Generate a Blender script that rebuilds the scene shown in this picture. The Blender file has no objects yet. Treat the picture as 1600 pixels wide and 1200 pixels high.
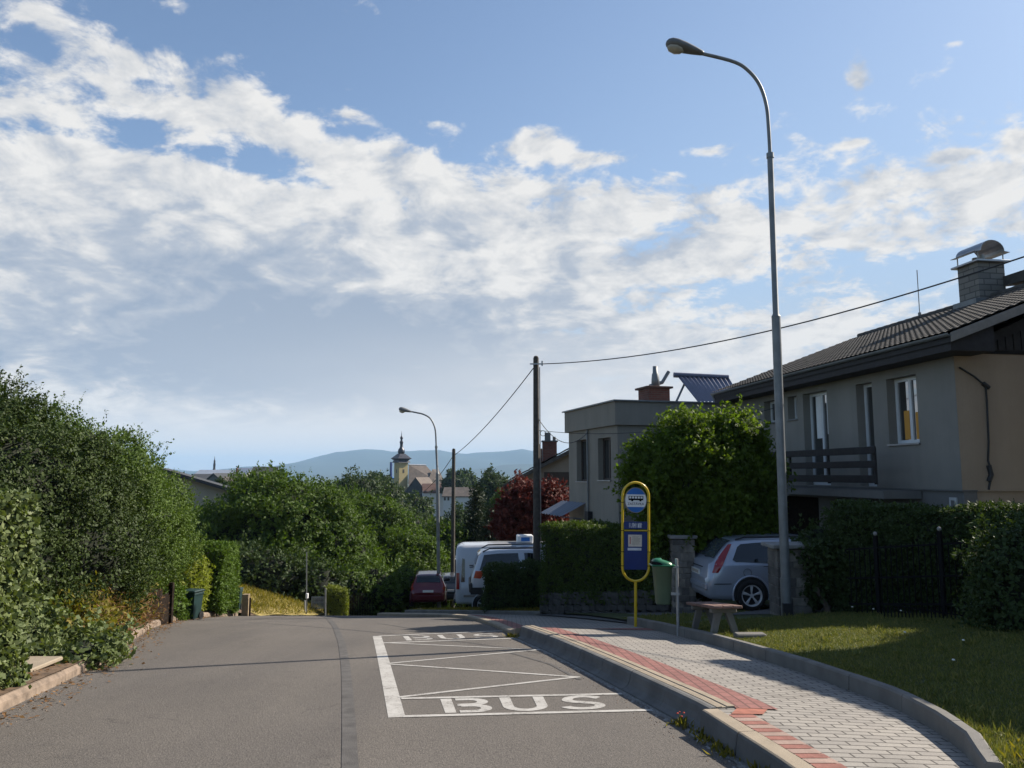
import bpy, math, random
import numpy as np
from mathutils import Vector, Matrix
R = math.radians
random.seed(7)
scene = bpy.context.scene
COL = scene.collection
FPX = 1200.0
PITCH = math.atan(140 / 1200.0)
EYE = Vector((0.0, 0.0, 1.65))
SUN_EL = R(36.0)
SUN_AZ = (0.91, 0.41)

# ------------------------------------------------------------------ camera maths (used to read positions off the survey photo)
def ray(px, py):
    x = (px - 800) / FPX
    v = (600 - py) / FPX
    return Vector((x, math.cos(PITCH) - v * math.sin(PITCH), math.sin(PITCH) + v * math.cos(PITCH)))
def at(px, py, Y):
    d = ray(px, py)
    return EYE + d * (Y / d.y)
_zy = [45.0, 70.0, 120.0, 200.0, 600.0, 4000.0]
def zr(y):
    if y <= 0: return -0.061 * y
    if y <= 28: return -(0.061 * y + 0.0021 * y * y)
    z28 = -(0.061 * 28 + 0.0021 * 784)
    if y <= 45: return z28 - 0.1786 * (y - 28)
    z45 = z28 - 0.1786 * 17
    return float(np.interp(y, _zy, [z45, z45 - 3.9, -16.0, -21.0, -22.0, -30.0]))
def gpt(px, py, off=0.0):
    d = ray(px, py)
    lo, hi = 1.0, 27.5
    f = lambda Y: (EYE.z + d.z * Y / d.y) - (zr(Y) + off)
    for _ in range(60):
        m = (lo + hi) / 2
        if f(m) > 0: lo = m
        else: hi = m
    Y = (lo + hi) / 2
    return Vector((d.x * Y / d.y, Y, zr(Y) + off))

XLt = ([-6, 3, 7.1, 9.5, 11.1, 16.5, 20, 24, 28, 33, 40, 60, 75], [-4.2, -4.5, -4.75, -5.25, -5.65, -7.6, -8.6, -9.2, -8.9, -8.1, -7.6, -9, -11])
XRt = ([-6, 3, 5.25, 7, 9.3, 11.9, 14.5, 17.6, 20, 22, 23.5, 24.6, 26, 28, 40, 60, 75], [2.1, 1.95, 1.77, 1.52, 1.085, .595, .06, -.44, -.88, -1.3, -2.1, -3.5, -4.4, -4.9, -4.0, -5.2, -7])
XSt = ([-6, 3, 4.95, 5.5, 6.2, 7.1, 8.8, 11, 12.9, 16.6, 20, 22, 23, 24, 25, 27, 40, 60, 75], [2.9, 2.9, 2.90, 3.12, 3.28, 3.38, 3.28, 3.02, 2.8, 2.45, 1.9, 1.2, .2, -1.0, -2.2, -3.7, -3.5, -4.5, -6])
def XL(y): return float(np.interp(y, *XLt))
def XR(y): return float(np.interp(y, *XRt))
def XS(y): return float(np.interp(y, *XSt))
def HSR(y): return float(np.interp(y, [0, 4.9, 12, 17, 22, 30], [.1, .13, .15, .10, .08, .1]))
def HP(x, y):
    a, b = XR(y), XS(y)
    t = min(1., max(0., (x - a - .4) / max(.3, b - a - .4)))
    return HS(y) * (1 - t) + HSR(y) * t
def HS(y): return float(np.interp(y, [0, 4, 6.8, 14.2, 15.3, 30], [.1, .12, .2, .2, .07, .1]))
def lawn_z(x, y):
    d = max(0.0, x - XS(y))
    return zr(y) + HSR(y) + .07 + min(.07 * d, .6) * min(1.0, max(0.05, (27 - y) / 5))
def left_z(x, y):
    d = max(0.0, XL(y) - x)
    k = float(np.interp(y, [24, 31], [.05, .3]))
    return zr(y) + .13 * min(1.0, d / .3 + max(0., (27 - y))) + min(k * d, 1.4 + .02 * d)
def gz(x, y):
    if x > XS(y): return lawn_z(x, y)
    if x < XL(y): return left_z(x, y)
    return zr(y)

# ------------------------------------------------------------------ objects
def tag(o, label=None, cat=None, group=None, kind=None):
    if label: o['label'] = label
    if cat: o['category'] = cat
    if group: o['group'] = group
    if kind: o['kind'] = kind
    return o
def empty(name, loc, rz=0.0, label=None, cat=None, group=None):
    o = bpy.data.objects.new(name, None)
    COL.objects.link(o)
    o.location = loc
    o.rotation_euler = (0, 0, rz)
    o.empty_display_size = .2
    return tag(o, label, cat, group)
def link(name, me, mats, parent=None, world=False):
    o = bpy.data.objects.new(name, me)
    COL.objects.link(o)
    for m in (mats if isinstance(mats, (list, tuple)) else [mats]):
        me.materials.append(m)
    if parent is not None:
        o.parent = parent
        if world and parent.parent is None and parent.type == 'EMPTY':
            o.matrix_parent_inverse = parent.matrix_basis.inverted()
    return o
class MB:
    def __init__(s):
        s.v = []; s.f = []; s.m = []; s.sm = []
    def add(s, vs, fs, mi=0, smooth=False, M=None):
        b = len(s.v)
        for p in vs:
            p = Vector(p)
            s.v.append(M @ p if M is not None else p)
        for f in fs:
            s.f.append([b + i for i in f]); s.m.append(mi); s.sm.append(smooth)
        return s
    def box(s, x0, x1, y0, y1, z0, z1, mi=0, M=None, bev=0.0):
        if bev <= 0:
            vs = [(x0, y0, z0), (x1, y0, z0), (x1, y1, z0), (x0, y1, z0), (x0, y0, z1), (x1, y0, z1), (x1, y1, z1), (x0, y1, z1)]
            fs = [(0, 3, 2, 1), (4, 5, 6, 7), (0, 1, 5, 4), (1, 2, 6, 5), (2, 3, 7, 6), (3, 0, 4, 7)]
            return s.add(vs, fs, mi, False, M)
        b = bev
        def ring(z, i):
            return [(x0 + i + b, y0 + i, z), (x1 - i - b, y0 + i, z), (x1 - i, y0 + i + b, z), (x1 - i, y1 - i - b, z), (x1 - i - b, y1 - i, z), (x0 + i + b, y1 - i, z), (x0 + i, y1 - i - b, z), (x0 + i, y0 + i + b, z)]
        vs = ring(z0, b) + ring(z0 + b, 0) + ring(z1 - b, 0) + ring(z1, b)
        fs = [tuple(reversed(range(8))), tuple(range(24, 32))]
        for k in range(3):
            for i in range(8):
                j = (i + 1) % 8
                fs.append((k * 8 + i, k * 8 + j, k * 8 + 8 + j, k * 8 + 8 + i))
        return s.add(vs, fs, mi, False, M)
    def tube(s, pts, r, n=10, mi=0, caps=True, M=None, smooth=True):
        pts = [Vector(p) for p in pts]
        rs = r if isinstance(r, (list, tuple)) else [r] * len(pts)
        vs = []; fs = []
        prev = None
        for i, p in enumerate(pts):
            t = (pts[min(i + 1, len(pts) - 1)] - pts[max(i - 1, 0)])
            if t.length < 1e-9: t = Vector((0, 0, 1))
            t.normalize()
            if prev is None:
                a = Vector((0, 0, 1)) if abs(t.z) < .9 else Vector((1, 0, 0))
                u = t.cross(a).normalized()
            else:
                u = (prev - t * prev.dot(t)).normalized()
            prev = u
            w = t.cross(u)
            for k in range(n):
                a = 2 * math.pi * k / n
                vs.append(p + (u * math.cos(a) + w * math.sin(a)) * rs[i])
        for i in range(len(pts) - 1):
            for k in range(n):
                j = (k + 1) % n
                fs.append((i * n + k, i * n + j, (i + 1) * n + j, (i + 1) * n + k))
        s.add(vs, fs, mi, smooth, M)
        if caps:
            s.add([vs[k] for k in range(n)], [tuple(reversed(range(n)))], mi, False, M)
            s.add([vs[(len(pts) - 1) * n + k] for k in range(n)], [tuple(range(n))], mi, False, M)
        return s
    def lathe(s, prof, n=16, mi=0, M=None, smooth=True, c=(0, 0, 0)):
        vs = []; fs = []
        for (r, z) in prof:
            for k in range(n):
                a = 2 * math.pi * k / n
                vs.append((c[0] + r * math.cos(a), c[1] + r * math.sin(a), c[2] + z))
        for i in range(len(prof) - 1):
            for k in range(n):
                j = (k + 1) % n
                fs.append((i * n + k, i * n + j, (i + 1) * n + j, (i + 1) * n + k))
        fs.append(tuple(reversed(range(n))))
        fs.append(tuple((len(prof) - 1) * n + k for k in range(n)))
        return s.add(vs, fs, mi, smooth, M)
    def prism(s, poly, h0, h1, mi=0, M=None, axis='z'):
        """poly: 2D points, extruded between h0 and h1 along the axis"""
        n = len(poly)
        def P(a, b, h):
            return (a, b, h) if axis == 'z' else ((a, h, b) if axis == 'y' else (h, a, b))
        vs = [P(a, b, h0) for a, b in poly] + [P(a, b, h1) for a, b in poly]
        fs = [tuple(reversed(range(n))), tuple(range(n, 2 * n))] + [(i, (i + 1) % n, n + (i + 1) % n, n + i) for i in range(n)]
        return s.add(vs, fs, mi, False, M)
    def build(s, name, mats, parent=None, world=False, bevel=0.0):
        me = bpy.data.meshes.new(name)
        me.from_pydata([tuple(p) for p in s.v], [], s.f)
        me.polygons.foreach_set('material_index', s.m)
        me.polygons.foreach_set('use_smooth', s.sm)
        me.update()
        import bmesh
        bm = bmesh.new(); bm.from_mesh(me)
        bmesh.ops.recalc_face_normals(bm, faces=bm.faces)
        bm.to_mesh(me); bm.free()
        o = link(name, me, mats, parent, world)
        if bevel > 0:
            md = o.modifiers.new('bevel', 'BEVEL'); md.width = bevel; md.segments = 2; md.limit_method = 'ANGLE'; md.angle_limit = R(40)
        return o

# ------------------------------------------------------------------ materials
def newmat(name):
    m = bpy.data.materials.new(name); m.use_nodes = True
    nt = m.node_tree
    b = nt.nodes['Principled BSDF']
    return m, nt, b
def setin(b, **kw):
    for k, v in kw.items():
        k = k.replace('_', ' ')
        if k in b.inputs: b.inputs[k].default_value = v
def ramp(nt, fac, stops):
    r = nt.nodes.new('ShaderNodeValToRGB')
    e = r.color_ramp.elements
    while len(e) < len(stops): e.new(.5)
    for i, (p, c) in enumerate(stops):
        e[i].position = p; e[i].color = (*c[:3], 1)
    nt.links.new(fac, r.inputs[0])
    return r.outputs[0]
def noise(nt, vec, scale, detail=4, rough=.55, dist=0):
    n = nt.nodes.new('ShaderNodeTexNoise')
    n.inputs['Scale'].default_value = scale; n.inputs['Detail'].default_value = detail; n.inputs['Roughness'].default_value = rough
    n.inputs['Distortion'].default_value = dist
    if vec is not None: nt.links.new(vec, n.inputs['Vector'])
    return n.outputs['Fac']
def objco(nt, scale=(1, 1, 1), rot=(0, 0, 0), out='Object'):
    t = nt.nodes.new('ShaderNodeTexCoord'); m = nt.nodes.new('ShaderNodeMapping')
    m.inputs['Scale'].default_value = scale; m.inputs['Rotation'].default_value = rot
    nt.links.new(t.outputs[out], m.inputs[0])
    return m.outputs[0]
def mixc(nt, fac, a, b, mode='MIX'):
    m = nt.nodes.new('ShaderNodeMix'); m.data_type = 'RGBA'; m.blend_type = mode
    for sock, v in ((m.inputs[0], fac), (m.inputs[6], a), (m.inputs[7], b)):
        if isinstance(v, (int, float)): sock.default_value = v
        elif isinstance(v, (tuple, list)): sock.default_value = (*v[:3], 1)
        else: nt.links.new(v, sock)
    return m.outputs[2]
def mth(nt, op, a, b=None, c=None, clamp=False):
    n = nt.nodes.new('ShaderNodeMath'); n.operation = op; n.use_clamp = clamp
    for i, v in enumerate((a, b, c)):
        if v is None: continue
        if isinstance(v, (int, float)): n.inputs[i].default_value = v
        else: nt.links.new(v, n.inputs[i])
    return n.outputs[0]
def bump(nt, b, h, strength=.3, dist=.01):
    n = nt.nodes.new('ShaderNodeBump'); n.inputs['Strength'].default_value = strength; n.inputs['Distance'].default_value = dist
    nt.links.new(h, n.inputs['Height']); nt.links.new(n.outputs[0], b.inputs['Normal'])
def simple(name, col, rough=.7, var=.18, scale=6., metallic=0., spec=.4, bmp=0., bscale=60., coat=0.):
    m, nt, b = newmat(name)
    v = objco(nt)
    n1 = noise(nt, v, scale, 5)
    lo = tuple(c * (1 - var) for c in col); hi = tuple(min(1, c * (1 + var)) for c in col)
    nt.links.new(ramp(nt, n1, [(.3, lo), (.7, hi)]), b.inputs['Base Color'])
    setin(b, Roughness=rough, Metallic=metallic, Specular_IOR_Level=spec, Coat_Weight=coat, Coat_Roughness=.06)
    if bmp: bump(nt, b, noise(nt, v, bscale, 3), bmp, .01)
    return m
LEAF_K = .85
def leafmat(name, dark, mid, light, transl=.35, clump=1.2, rough=.5, tcol=None):
    dark = tuple(d * .65 + q * .35 for d, q in zip(dark, mid)); light = tuple(d * .65 + q * .35 for d, q in zip(light, mid))
    dark, mid, light = [tuple(v * LEAF_K for v in c) for c in (dark, mid, light)]
    m, nt, b = newmat(name)
    at_ = nt.nodes.new('ShaderNodeAttribute'); at_.attribute_name = 'rnd'
    c = ramp(nt, at_.outputs['Fac'], [(0, dark), (.5, mid), (1, light)])
    n = noise(nt, objco(nt), clump, 3)
    c2 = mixc(nt, n, c, mixc(nt, .7, c, (1.15, 1.1, .7), 'MULTIPLY'))
    nt.links.new(c2, b.inputs['Base Color'])
    setin(b, Roughness=rough + .1, Specular_IOR_Level=.18)
    t = nt.nodes.new('ShaderNodeBsdfTranslucent')
    tc = mixc(nt, 1., c2, tcol or (1.5, 1.6, .5), 'MULTIPLY')
    nt.links.new(tc, t.inputs[0])
    ms = nt.nodes.new('ShaderNodeMixShader'); ms.inputs[0].default_value = transl
    nt.links.new(b.outputs[0], ms.inputs[1]); nt.links.new(t.outputs[0], ms.inputs[2])
    nt.links.new(ms.outputs[0], nt.nodes['Material Output'].inputs[0])
    return m

def asphalt_mat(name, base=(.103, .0945, .088)):
    m, nt, b = newmat(name)
    v = objco(nt)
    n1 = noise(nt, v, .35, 5, .6)
    n2 = noise(nt, v, 60, 3, .7)
    n3 = noise(nt, v, 150, 2, .6)
    c = ramp(nt, n1, [(.25, tuple(x * .86 for x in base)), (.75, tuple(x * 1.1 for x in base))])
    c = mixc(nt, 1., c, ramp(nt, n2, [(.3, (.72, .72, .72)), (.7, (1.25, 1.24, 1.22))]), 'MULTIPLY')
    c = mixc(nt, 1., c, ramp(nt, n3, [(.36, (.45, .45, .45)), (.64, (1.6, 1.57, 1.53))]), 'MULTIPLY')
    # worn lengthwise wheel lanes and blotchy patches
    v2 = objco(nt, (1.1, .06, 1))
    n4 = noise(nt, v2, 1.0, 3)
    c = mixc(nt, 1., c, ramp(nt, n4, [(.35, (.9, .9, .91)), (.65, (1.08, 1.07, 1.05))]), 'MULTIPLY')
    n5 = noise(nt, v, 1.6, 6, .7, .6)
    c = mixc(nt, 1., c, ramp(nt, n5, [(.28, (.78, .78, .79)), (.40, (1, 1, 1)), (.64, (1, 1, 1)), (.74, (1.1, 1.09, 1.07))]), 'MULTIPLY')
    vd = nt.nodes.new('ShaderNodeVectorMath'); vd.operation = 'ADD'; nn = nt.nodes.new('ShaderNodeTexNoise'); nn.inputs['Scale'].default_value = 1.3; nn.inputs['Detail'].default_value = 6
    nt.links.new(v, nn.inputs['Vector']); nt.links.new(nn.outputs['Color'], vd.inputs[0]); nt.links.new(v, vd.inputs[1])
    vo = nt.nodes.new('ShaderNodeTexVoronoi'); vo.feature = 'DISTANCE_TO_EDGE'; vo.inputs['Scale'].default_value = .33; nt.links.new(vd.outputs[0], vo.inputs['Vector'])
    ck = mth(nt, 'MULTIPLY', mth(nt, 'LESS_THAN', vo.outputs['Distance'], .0035), mth(nt, 'GREATER_THAN', noise(nt, v, .5, 3), .60))
    c = mixc(nt, mth(nt, 'MULTIPLY', ck, .35), c, (.03, .028, .026))
    nt.links.new(c, b.inputs['Base Color'])
    setin(b, Roughness=.88, Specular_IOR_Level=.3)
    bump(nt, b, n2, .6, .014)
    return m
def paver_mat(name, c1, c2, mortar, w=.2, h=.1, rot=0., mort=.008, upright=False):
    m, nt, b = newmat(name)
    v = objco(nt, (1, 1, 1), (0, 0, rot))
    if upright:
        sx = nt.nodes.new('ShaderNodeSeparateXYZ'); nt.links.new(v, sx.inputs[0])
        cx = nt.nodes.new('ShaderNodeCombineXYZ')
        nt.links.new(mth(nt, 'ADD', sx.outputs[0], sx.outputs[1]), cx.inputs[0]); nt.links.new(sx.outputs[2], cx.inputs[1])
        v = cx.outputs[0]
    t = nt.nodes.new('ShaderNodeTexBrick')
    nt.links.new(v, t.inputs['Vector'])
    t.inputs['Scale'].default_value = 1
    t.inputs['Brick Width'].default_value = w; t.inputs['Row Height'].default_value = h
    t.inputs['Mortar Size'].default_value = mort; t.inputs['Mortar Smooth'].default_value = .2; t.inputs['Bias'].default_value = 0
    t.inputs['Color1'].default_value = (*c1, 1); t.inputs['Color2'].default_value = (*c2, 1); t.inputs['Mortar'].default_value = (*mortar, 1)
    n = noise(nt, v, 1.3, 4)
    n2 = noise(nt, v, 90, 2)
    c = mixc(nt, 1., t.outputs['Color'], ramp(nt, n, [(.28, (.74, .73, .71)), (.45, (.97, .97, .96)), (.7, (1.08, 1.07, 1.05))]), 'MULTIPLY')
    c = mixc(nt, 1., c, ramp(nt, n2, [(.3, (.85, .85, .85)), (.7, (1.12, 1.12, 1.12))]), 'MULTIPLY')
    nt.links.new(c, b.inputs['Base Color'])
    setin(b, Roughness=.85, Specular_IOR_Level=.3)
    bump(nt, b, mth(nt, 'MULTIPLY', t.outputs['Fac'], -1.), .6, .008)
    return m
def glass_mat(name, tint=(.012, .015, .018), ior=2.0):
    m, nt, b = newmat(name)
    v = objco(nt)
    nt.links.new(mixc(nt, noise(nt, v, 2., 2), tint, tuple(x * 1.6 for x in tint)), b.inputs['Base Color'])
    setin(b, Roughness=.03, IOR=ior, Specular_IOR_Level=.5)
    return m
def paint_mat(name, col, metallic=.35, rough=.32):
    m, nt, b = newmat(name)
    v = objco(nt)
    n = noise(nt, v, 3., 4)
    nt.links.new(mixc(nt, n, tuple(c * .93 for c in col), tuple(min(1, c * 1.05) for c in col)), b.inputs['Base Color'])
    setin(b, Metallic=metallic, Roughness=rough, Coat_Weight=.7, Coat_Roughness=.05, Specular_IOR_Level=.5)
    return m

def wallmat(name, col, bscale=140):
    m, nt, b = newmat(name)
    v = objco(nt); n1 = noise(nt, v, 1.1, 5)
    st = noise(nt, objco(nt, (1.6, 1.6, .16)), 1.0, 6, .7); fine = noise(nt, v, 60, 3)
    c = ramp(nt, n1, [(.3, tuple(x * .92 for x in col)), (.7, tuple(x * 1.06 for x in col))])
    c = mixc(nt, 1., c, ramp(nt, st, [(.32, (.90, .90, .905)), (.6, (1.02, 1.02, 1.015))]), 'MULTIPLY')
    c = mixc(nt, 1., c, ramp(nt, fine, [(.3, (.93, .93, .93)), (.7, (1.06, 1.06, 1.06))]), 'MULTIPLY')
    nt.links.new(c, b.inputs['Base Color']); setin(b, Roughness=.93, Specular_IOR_Level=.25)
    bump(nt, b, noise(nt, v, bscale, 3), .5, .012)
    return m
M_ = {}
def mk():
    M_['asphalt'] = asphalt_mat('asphalt')
    M_['drive'] = asphalt_mat('driveway_asphalt', (.12, .12, .125))
    M_['tar'] = simple('tar_joint', (.076, .071, .068), .88, .3, 6, bmp=.6, bscale=90)
    m, nt, b = newmat('road_paint')
    v = objco(nt)
    n = noise(nt, v, 22, 5, .7); n2 = noise(nt, v, 3, 4)
    n3 = noise(nt, v, 70, 3, .7)
    k = mth(nt, 'ADD', mth(nt, 'MULTIPLY', mth(nt, 'ADD', n, n3), .5), mth(nt, 'MULTIPLY', n2, .40))
    nt.links.new(ramp(nt, k, [(.57, (.16, .145, .13)), (.65, (.44, .42, .39)), (.80, (.58, .56, .53))]), b.inputs['Base Color'])
    setin(b, Roughness=.75); M_['paint'] = m
    M_['pavers'] = paver_mat('grey_pavers', (.41, .38, .345), (.34, .315, .29), (.10, .09, .08))
    M_['redpav'] = paver_mat('red_tactile_pavers', (.35, .158, .140), (.28, .125, .112), (.17, .085, .075), .2, .1, R(90), .010)
    M_['redbrick'] = simple('red_brick', (.33, .135, .105), .85, .22, 9, bmp=.3)
    M_['palebrick'] = simple('pale_brick', (.42, .29, .24), .85, .15, 9, bmp=.3)
    M_['orange'] = simple('orange_red_patch', (.42, .15, .10), .8, .3, 9)
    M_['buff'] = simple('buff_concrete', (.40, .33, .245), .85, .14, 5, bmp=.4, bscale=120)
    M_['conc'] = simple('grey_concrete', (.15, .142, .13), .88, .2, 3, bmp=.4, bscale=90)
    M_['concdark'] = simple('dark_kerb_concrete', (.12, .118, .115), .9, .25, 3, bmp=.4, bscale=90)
    M_['oldkerb'] = simple('old_stone_kerb', (.27, .205, .155), .92, .4, 7, bmp=.8, bscale=30)
    M_['soil'] = simple('dry_soil', (.16, .105, .065), .95, .4, 6, bmp=.8, bscale=30)
    M_['land'] = simple('far_land', (.055, .075, .03), .95, .5, .02)
    M_['grassbase'] = simple('lawn_turf', (.075, .095, .028), .95, .4, 2.2, bmp=.6, bscale=40)
    M_['drygrass'] = simple('dry_grass', (.30, .235, .075), .95, .35, 2.5, bmp=.9, bscale=25)
    M_['bark'] = simple('bark', (.085, .065, .048), .92, .4, 8, bmp=.9, bscale=25)
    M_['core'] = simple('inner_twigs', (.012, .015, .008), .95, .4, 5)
    M_['galv'] = simple('galvanised_steel', (.36, .37, .38), .5, .2, 9, metallic=.55)
    M_['lampgrey'] = simple('lamp_grey_paint', (.17, .18, .185), .5, .18, 4, metallic=.3)
    M_['lamphead'] = simple('lamp_head_grey', (.13, .135, .14), .55, .15, 4)
    M_['lens'] = simple('lamp_lens', (.35, .32, .26), .2, .2, 8)
    M_['polewood'] = simple('weathered_pole_wood', (.10, .088, .075), .9, .3, 9, bmp=.6, bscale=20)
    M_['wood'] = simple('dark_stained_wood', (.022, .02, .022), .7, .3, 9, bmp=.4, bscale=30)
    M_['benchwood'] = simple('red_brown_bench_wood', (.17, .10, .08), .65, .35, 12, bmp=.3)
    M_['brownwood'] = simple('brown_fence_wood', (.020, .015, .012), .95, .5, 9, spec=.05, bmp=.5)
    M_['palewood'] = simple('pale_weathered_board', (.36, .27, .17), .9, .25, 9, bmp=.5)
    M_['orangewood'] = simple('orange_board', (.36, .17, .06), .85, .25, 6)
    M_['black'] = simple('black_metal', (.010, .010, .011), .85, .2, 8, spec=.1)
    M_['rubber'] = simple('tyre_rubber', (.014, .014, .015), .85, .2, 20)
    M_['plasticblk'] = simple('black_plastic', (.02, .02, .022), .6, .2, 10)
    M_['wire'] = simple('cable_black', (.03, .03, .032), .6, .1, 4)
    M_['yellow'] = simple('yellow_paint', (.60, .40, .015), .38, .12, 6, coat=.3)
    M_['blue'] = simple('blue_panel', (.012, .03, .15), .35, .15, 3, coat=.3)
    M_['signblue'] = simple('sign_blue', (.02, .13, .42), .35, .1, 5)
    M_['white'] = simple('white_panel', (.72, .72, .72), .5, .05, 5)
    M_['paper'] = simple('timetable_paper', (.62, .55, .46), .7, .12, 30)
    M_['paperink'] = simple('printed_ink', (.28, .22, .16), .7, .3, 60)
    M_['redink'] = simple('red_ink', (.45, .12, .10), .7, .2, 30)
    M_['letterwhite'] = simple('letter_white', (.6, .62, .65), .5, .1, 8)
    M_['bingreen'] = simple('litter_bin_green', (.085, .125, .08), .45, .1, 4)
    M_['lidgreen'] = simple('bin_lid_green', (.015, .12, .055), .32, .1, 4)
    M_['wheelie'] = simple('dark_green_plastic', (.012, .04, .04), .5, .2, 5)
    M_['greenpost'] = simple('green_metal_post', (.06, .2, .16), .5, .2, 5)
    M_['wallgrey'] = wallmat('grey_render', (.245, .23, .207))
    M_['walltan'] = wallmat('tan_render', (.36, .285, .215))
    M_['plinth'] = wallmat('plinth_render', (.17, .165, .16))
    M_['wallbeige'] = wallmat('beige_render', (.235, .217, .188))
    M_['wallbeige3'] = simple('old_beige_render', (.26, .225, .19), .92, .14, .9, bmp=.25, bscale=120)
    M_['cream'] = simple('cream_render', (.42, .40, .33), .92, .1, .8)
    M_['orangereflect'] = simple('reflection_orange', (.62, .30, .06), .92, .1, .8)  # colour of the painted window reflection and of the added orange side wall
    M_['upvc'] = simple('white_window_frame', (.6, .62, .64), .35, .04, 4)
    M_['darkframe'] = simple('brown_window_frame', (.05, .035, .028), .5, .2, 9)
    M_['glass'] = glass_mat('window_glass', (.012, .014, .016), 3.4)
    M_['carglass'] = glass_mat('car_glass', (.008, .01, .012), 1.6)
    M_['rearglass'] = glass_mat('tinted_rear_glass', (.05, .06, .07), 3.6)
    M_['roof'] = simple('dark_roof_tile', (.10, .09, .082), .9, .35, 5, bmp=.5, bscale=30)
    M_['roofgrey'] = simple('sheet_roof', (.16, .17, .24), .45, .15, 3, metallic=.4)
    M_['roofbrown'] = simple('brown_roof', (.16, .13, .11), .9, .25, .6)
    M_['roofred'] = simple('red_brown_roof', (.13, .07, .055), .9, .25, .6)
    M_['roofslate'] = simple('slate_roof', (.06, .063, .07), .8, .25, .6)
    M_['bargegrey'] = simple('grey_bargeboard', (.22, .20, .18), .8, .15, 6)
    M_['brick'] = paver_mat('chimney_brick', (.16, .06, .045), (.12, .045, .035), (.12, .1, .085), .25, .08, upright=True)
    M_['stonegrey'] = simple('split_stone', (.17, .16, .148), .92, .45, 4, bmp=.9, bscale=18)
    M_['chimstone'] = paver_mat('chimney_blockwork', (.21, .195, .175), (.15, .142, .13), (.09, .085, .08), .42, .17, 0, .016, upright=True)
    M_['darkstone'] = simple('dark_walling_stone', (.055, .053, .05), .95, .5, 4, bmp=.9, bscale=18)
    M_['capstone'] = simple('pale_cap_slab', (.34, .33, .32), .9, .18, 6, bmp=.4)
    M_['zinc'] = simple('zinc_sheet', (.42, .43, .45), .38, .15, 4, metallic=.8)
    M_['flue'] = simple('steel_flue', (.30, .29, .27), .45, .2, 5, metallic=.5)
    M_['silver'] = paint_mat('silver_blue_paint', (.33, .37, .45))
    M_['carwhite'] = paint_mat('white_car_paint', (.46, .49, .54), .1)
    M_['vanwhite'] = paint_mat('white_van_paint', (.44, .46, .50), 0., .35)
    M_['carred'] = paint_mat('dark_red_paint', (.10, .006, .014), .3)
    M_['cargrey'] = paint_mat('dark_grey_paint', (.05, .052, .06), .3)
    M_['alloy'] = simple('alloy_rim', (.5, .51, .53), .35, .1, 9, metallic=.15)
    M_['redlens'] = simple('red_tail_lens', (.26, .010, .014), .18, .15, 9, coat=.8)
    M_['orangelens'] = simple('orange_red_tail_lens', (.42, .05, .018), .18, .15, 9, coat=.8)
    M_['headlens'] = simple('headlamp_lens', (.5, .52, .55), .1, .1, 9, coat=.8)
    M_['plate'] = simple('number_plate', (.6, .6, .58), .5, .05, 9)
    M_['yellowwall'] = simple('yellow_church_render', (.50, .40, .20), .92, .12, .1)
    M_['churchwhite'] = simple('white_render', (.68, .68, .68), .9, .06, .2)
    M_['domedark'] = simple('dark_copper_roof', (.035, .035, .045), .4, .2, .6, metallic=.3)
    M_['domelight'] = simple('bright_sheet_metal', (.6, .62, .66), .3, .1, .6, metallic=.6)
    M_['mount'] = simple('mountain_forest', (.035, .05, .03), .95, .3, .004)
    M_['awning'] = simple('corrugated_plastic', (.13, .145, .18), .4, .12, 3)
    nt = M_['stonegrey'].node_tree; b = nt.nodes['Principled BSDF']; l = b.inputs['Base Color'].links[0]
    g = nt.nodes.new('ShaderNodeNewGeometry'); src = l.from_socket; nt.links.remove(l)
    nt.links.new(mixc(nt, 1., src, ramp(nt, g.outputs['Random Per Island'], [(0, (.5, .5, .52)), (.5, (.85, .83, .8)), (1, (1.35, 1.3, 1.2))]), 'MULTIPLY'), b.inputs['Base Color'])
    # foliage
    def tone(keys, f):
        for k in keys:
            nt = M_[k].node_tree; b = nt.nodes['Principled BSDF']; l = b.inputs['Base Color'].links[0]
            src = l.from_socket; nt.links.remove(l)
            nt.links.new(mixc(nt, 1., src, (f, f, f), 'MULTIPLY'), b.inputs['Base Color'])
    tone(['pavers', 'redpav', 'redbrick', 'palebrick', 'orange', 'buff', 'oldkerb', 'soil', 'land', 'grassbase', 'drygrass', 'paint', 'roof', 'roofgrey', 'roofbrown', 'roofred', 'roofslate', 'yellowwall', 'churchwhite', 'cream', 'zinc', 'polewood', 'capstone', 'mount', 'palewood', 'orangewood', 'wheelie', 'domelight'], .68)
    M_['lf_shrub'] = leafmat('shrub_leaves', (.036, .064, .016), (.074, .122, .025), (.135, .19, .042), .22)
    M_['lf_shrubshade'] = leafmat('shaded_shrub_leaves', (.016, .030, .010), (.036, .058, .015), (.09, .125, .034), .15)  # darker copy of the shrub leaves, self-shadow put into the colour
    M_['lf_ivy'] = leafmat('ivy_leaves', (.055, .08, .034), (.122, .158, .07), (.27, .31, .175), .2, 2.5, .4)
    M_['lf_tree'] = leafmat('tree_leaves', (.034, .062, .015), (.064, .108, .022), (.112, .17, .036), .32, .5)
    M_['lf_bright'] = leafmat('bright_tree_leaves', (.045, .078, .015), (.082, .13, .02), (.15, .205, .034), .46, 1.)
    M_['lf_hedge'] = leafmat('hedge_leaves', (.034, .056, .016), (.06, .094, .024), (.10, .14, .036), .25, 2.)
    M_['lf_darkhedge'] = leafmat('dark_hedge_leaves', (.026, .042, .018), (.044, .07, .026), (.075, .11, .038), .2, 2.)
    M_['lf_thuja'] = leafmat('thuja_sprays', (.045, .08, .015), (.075, .13, .022), (.11, .17, .03), .25, 2.)
    M_['lf_gold'] = leafmat('golden_conifer_sprays', (.13, .165, .03), (.21, .245, .045), (.29, .32, .075), .3, 2.)
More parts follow.
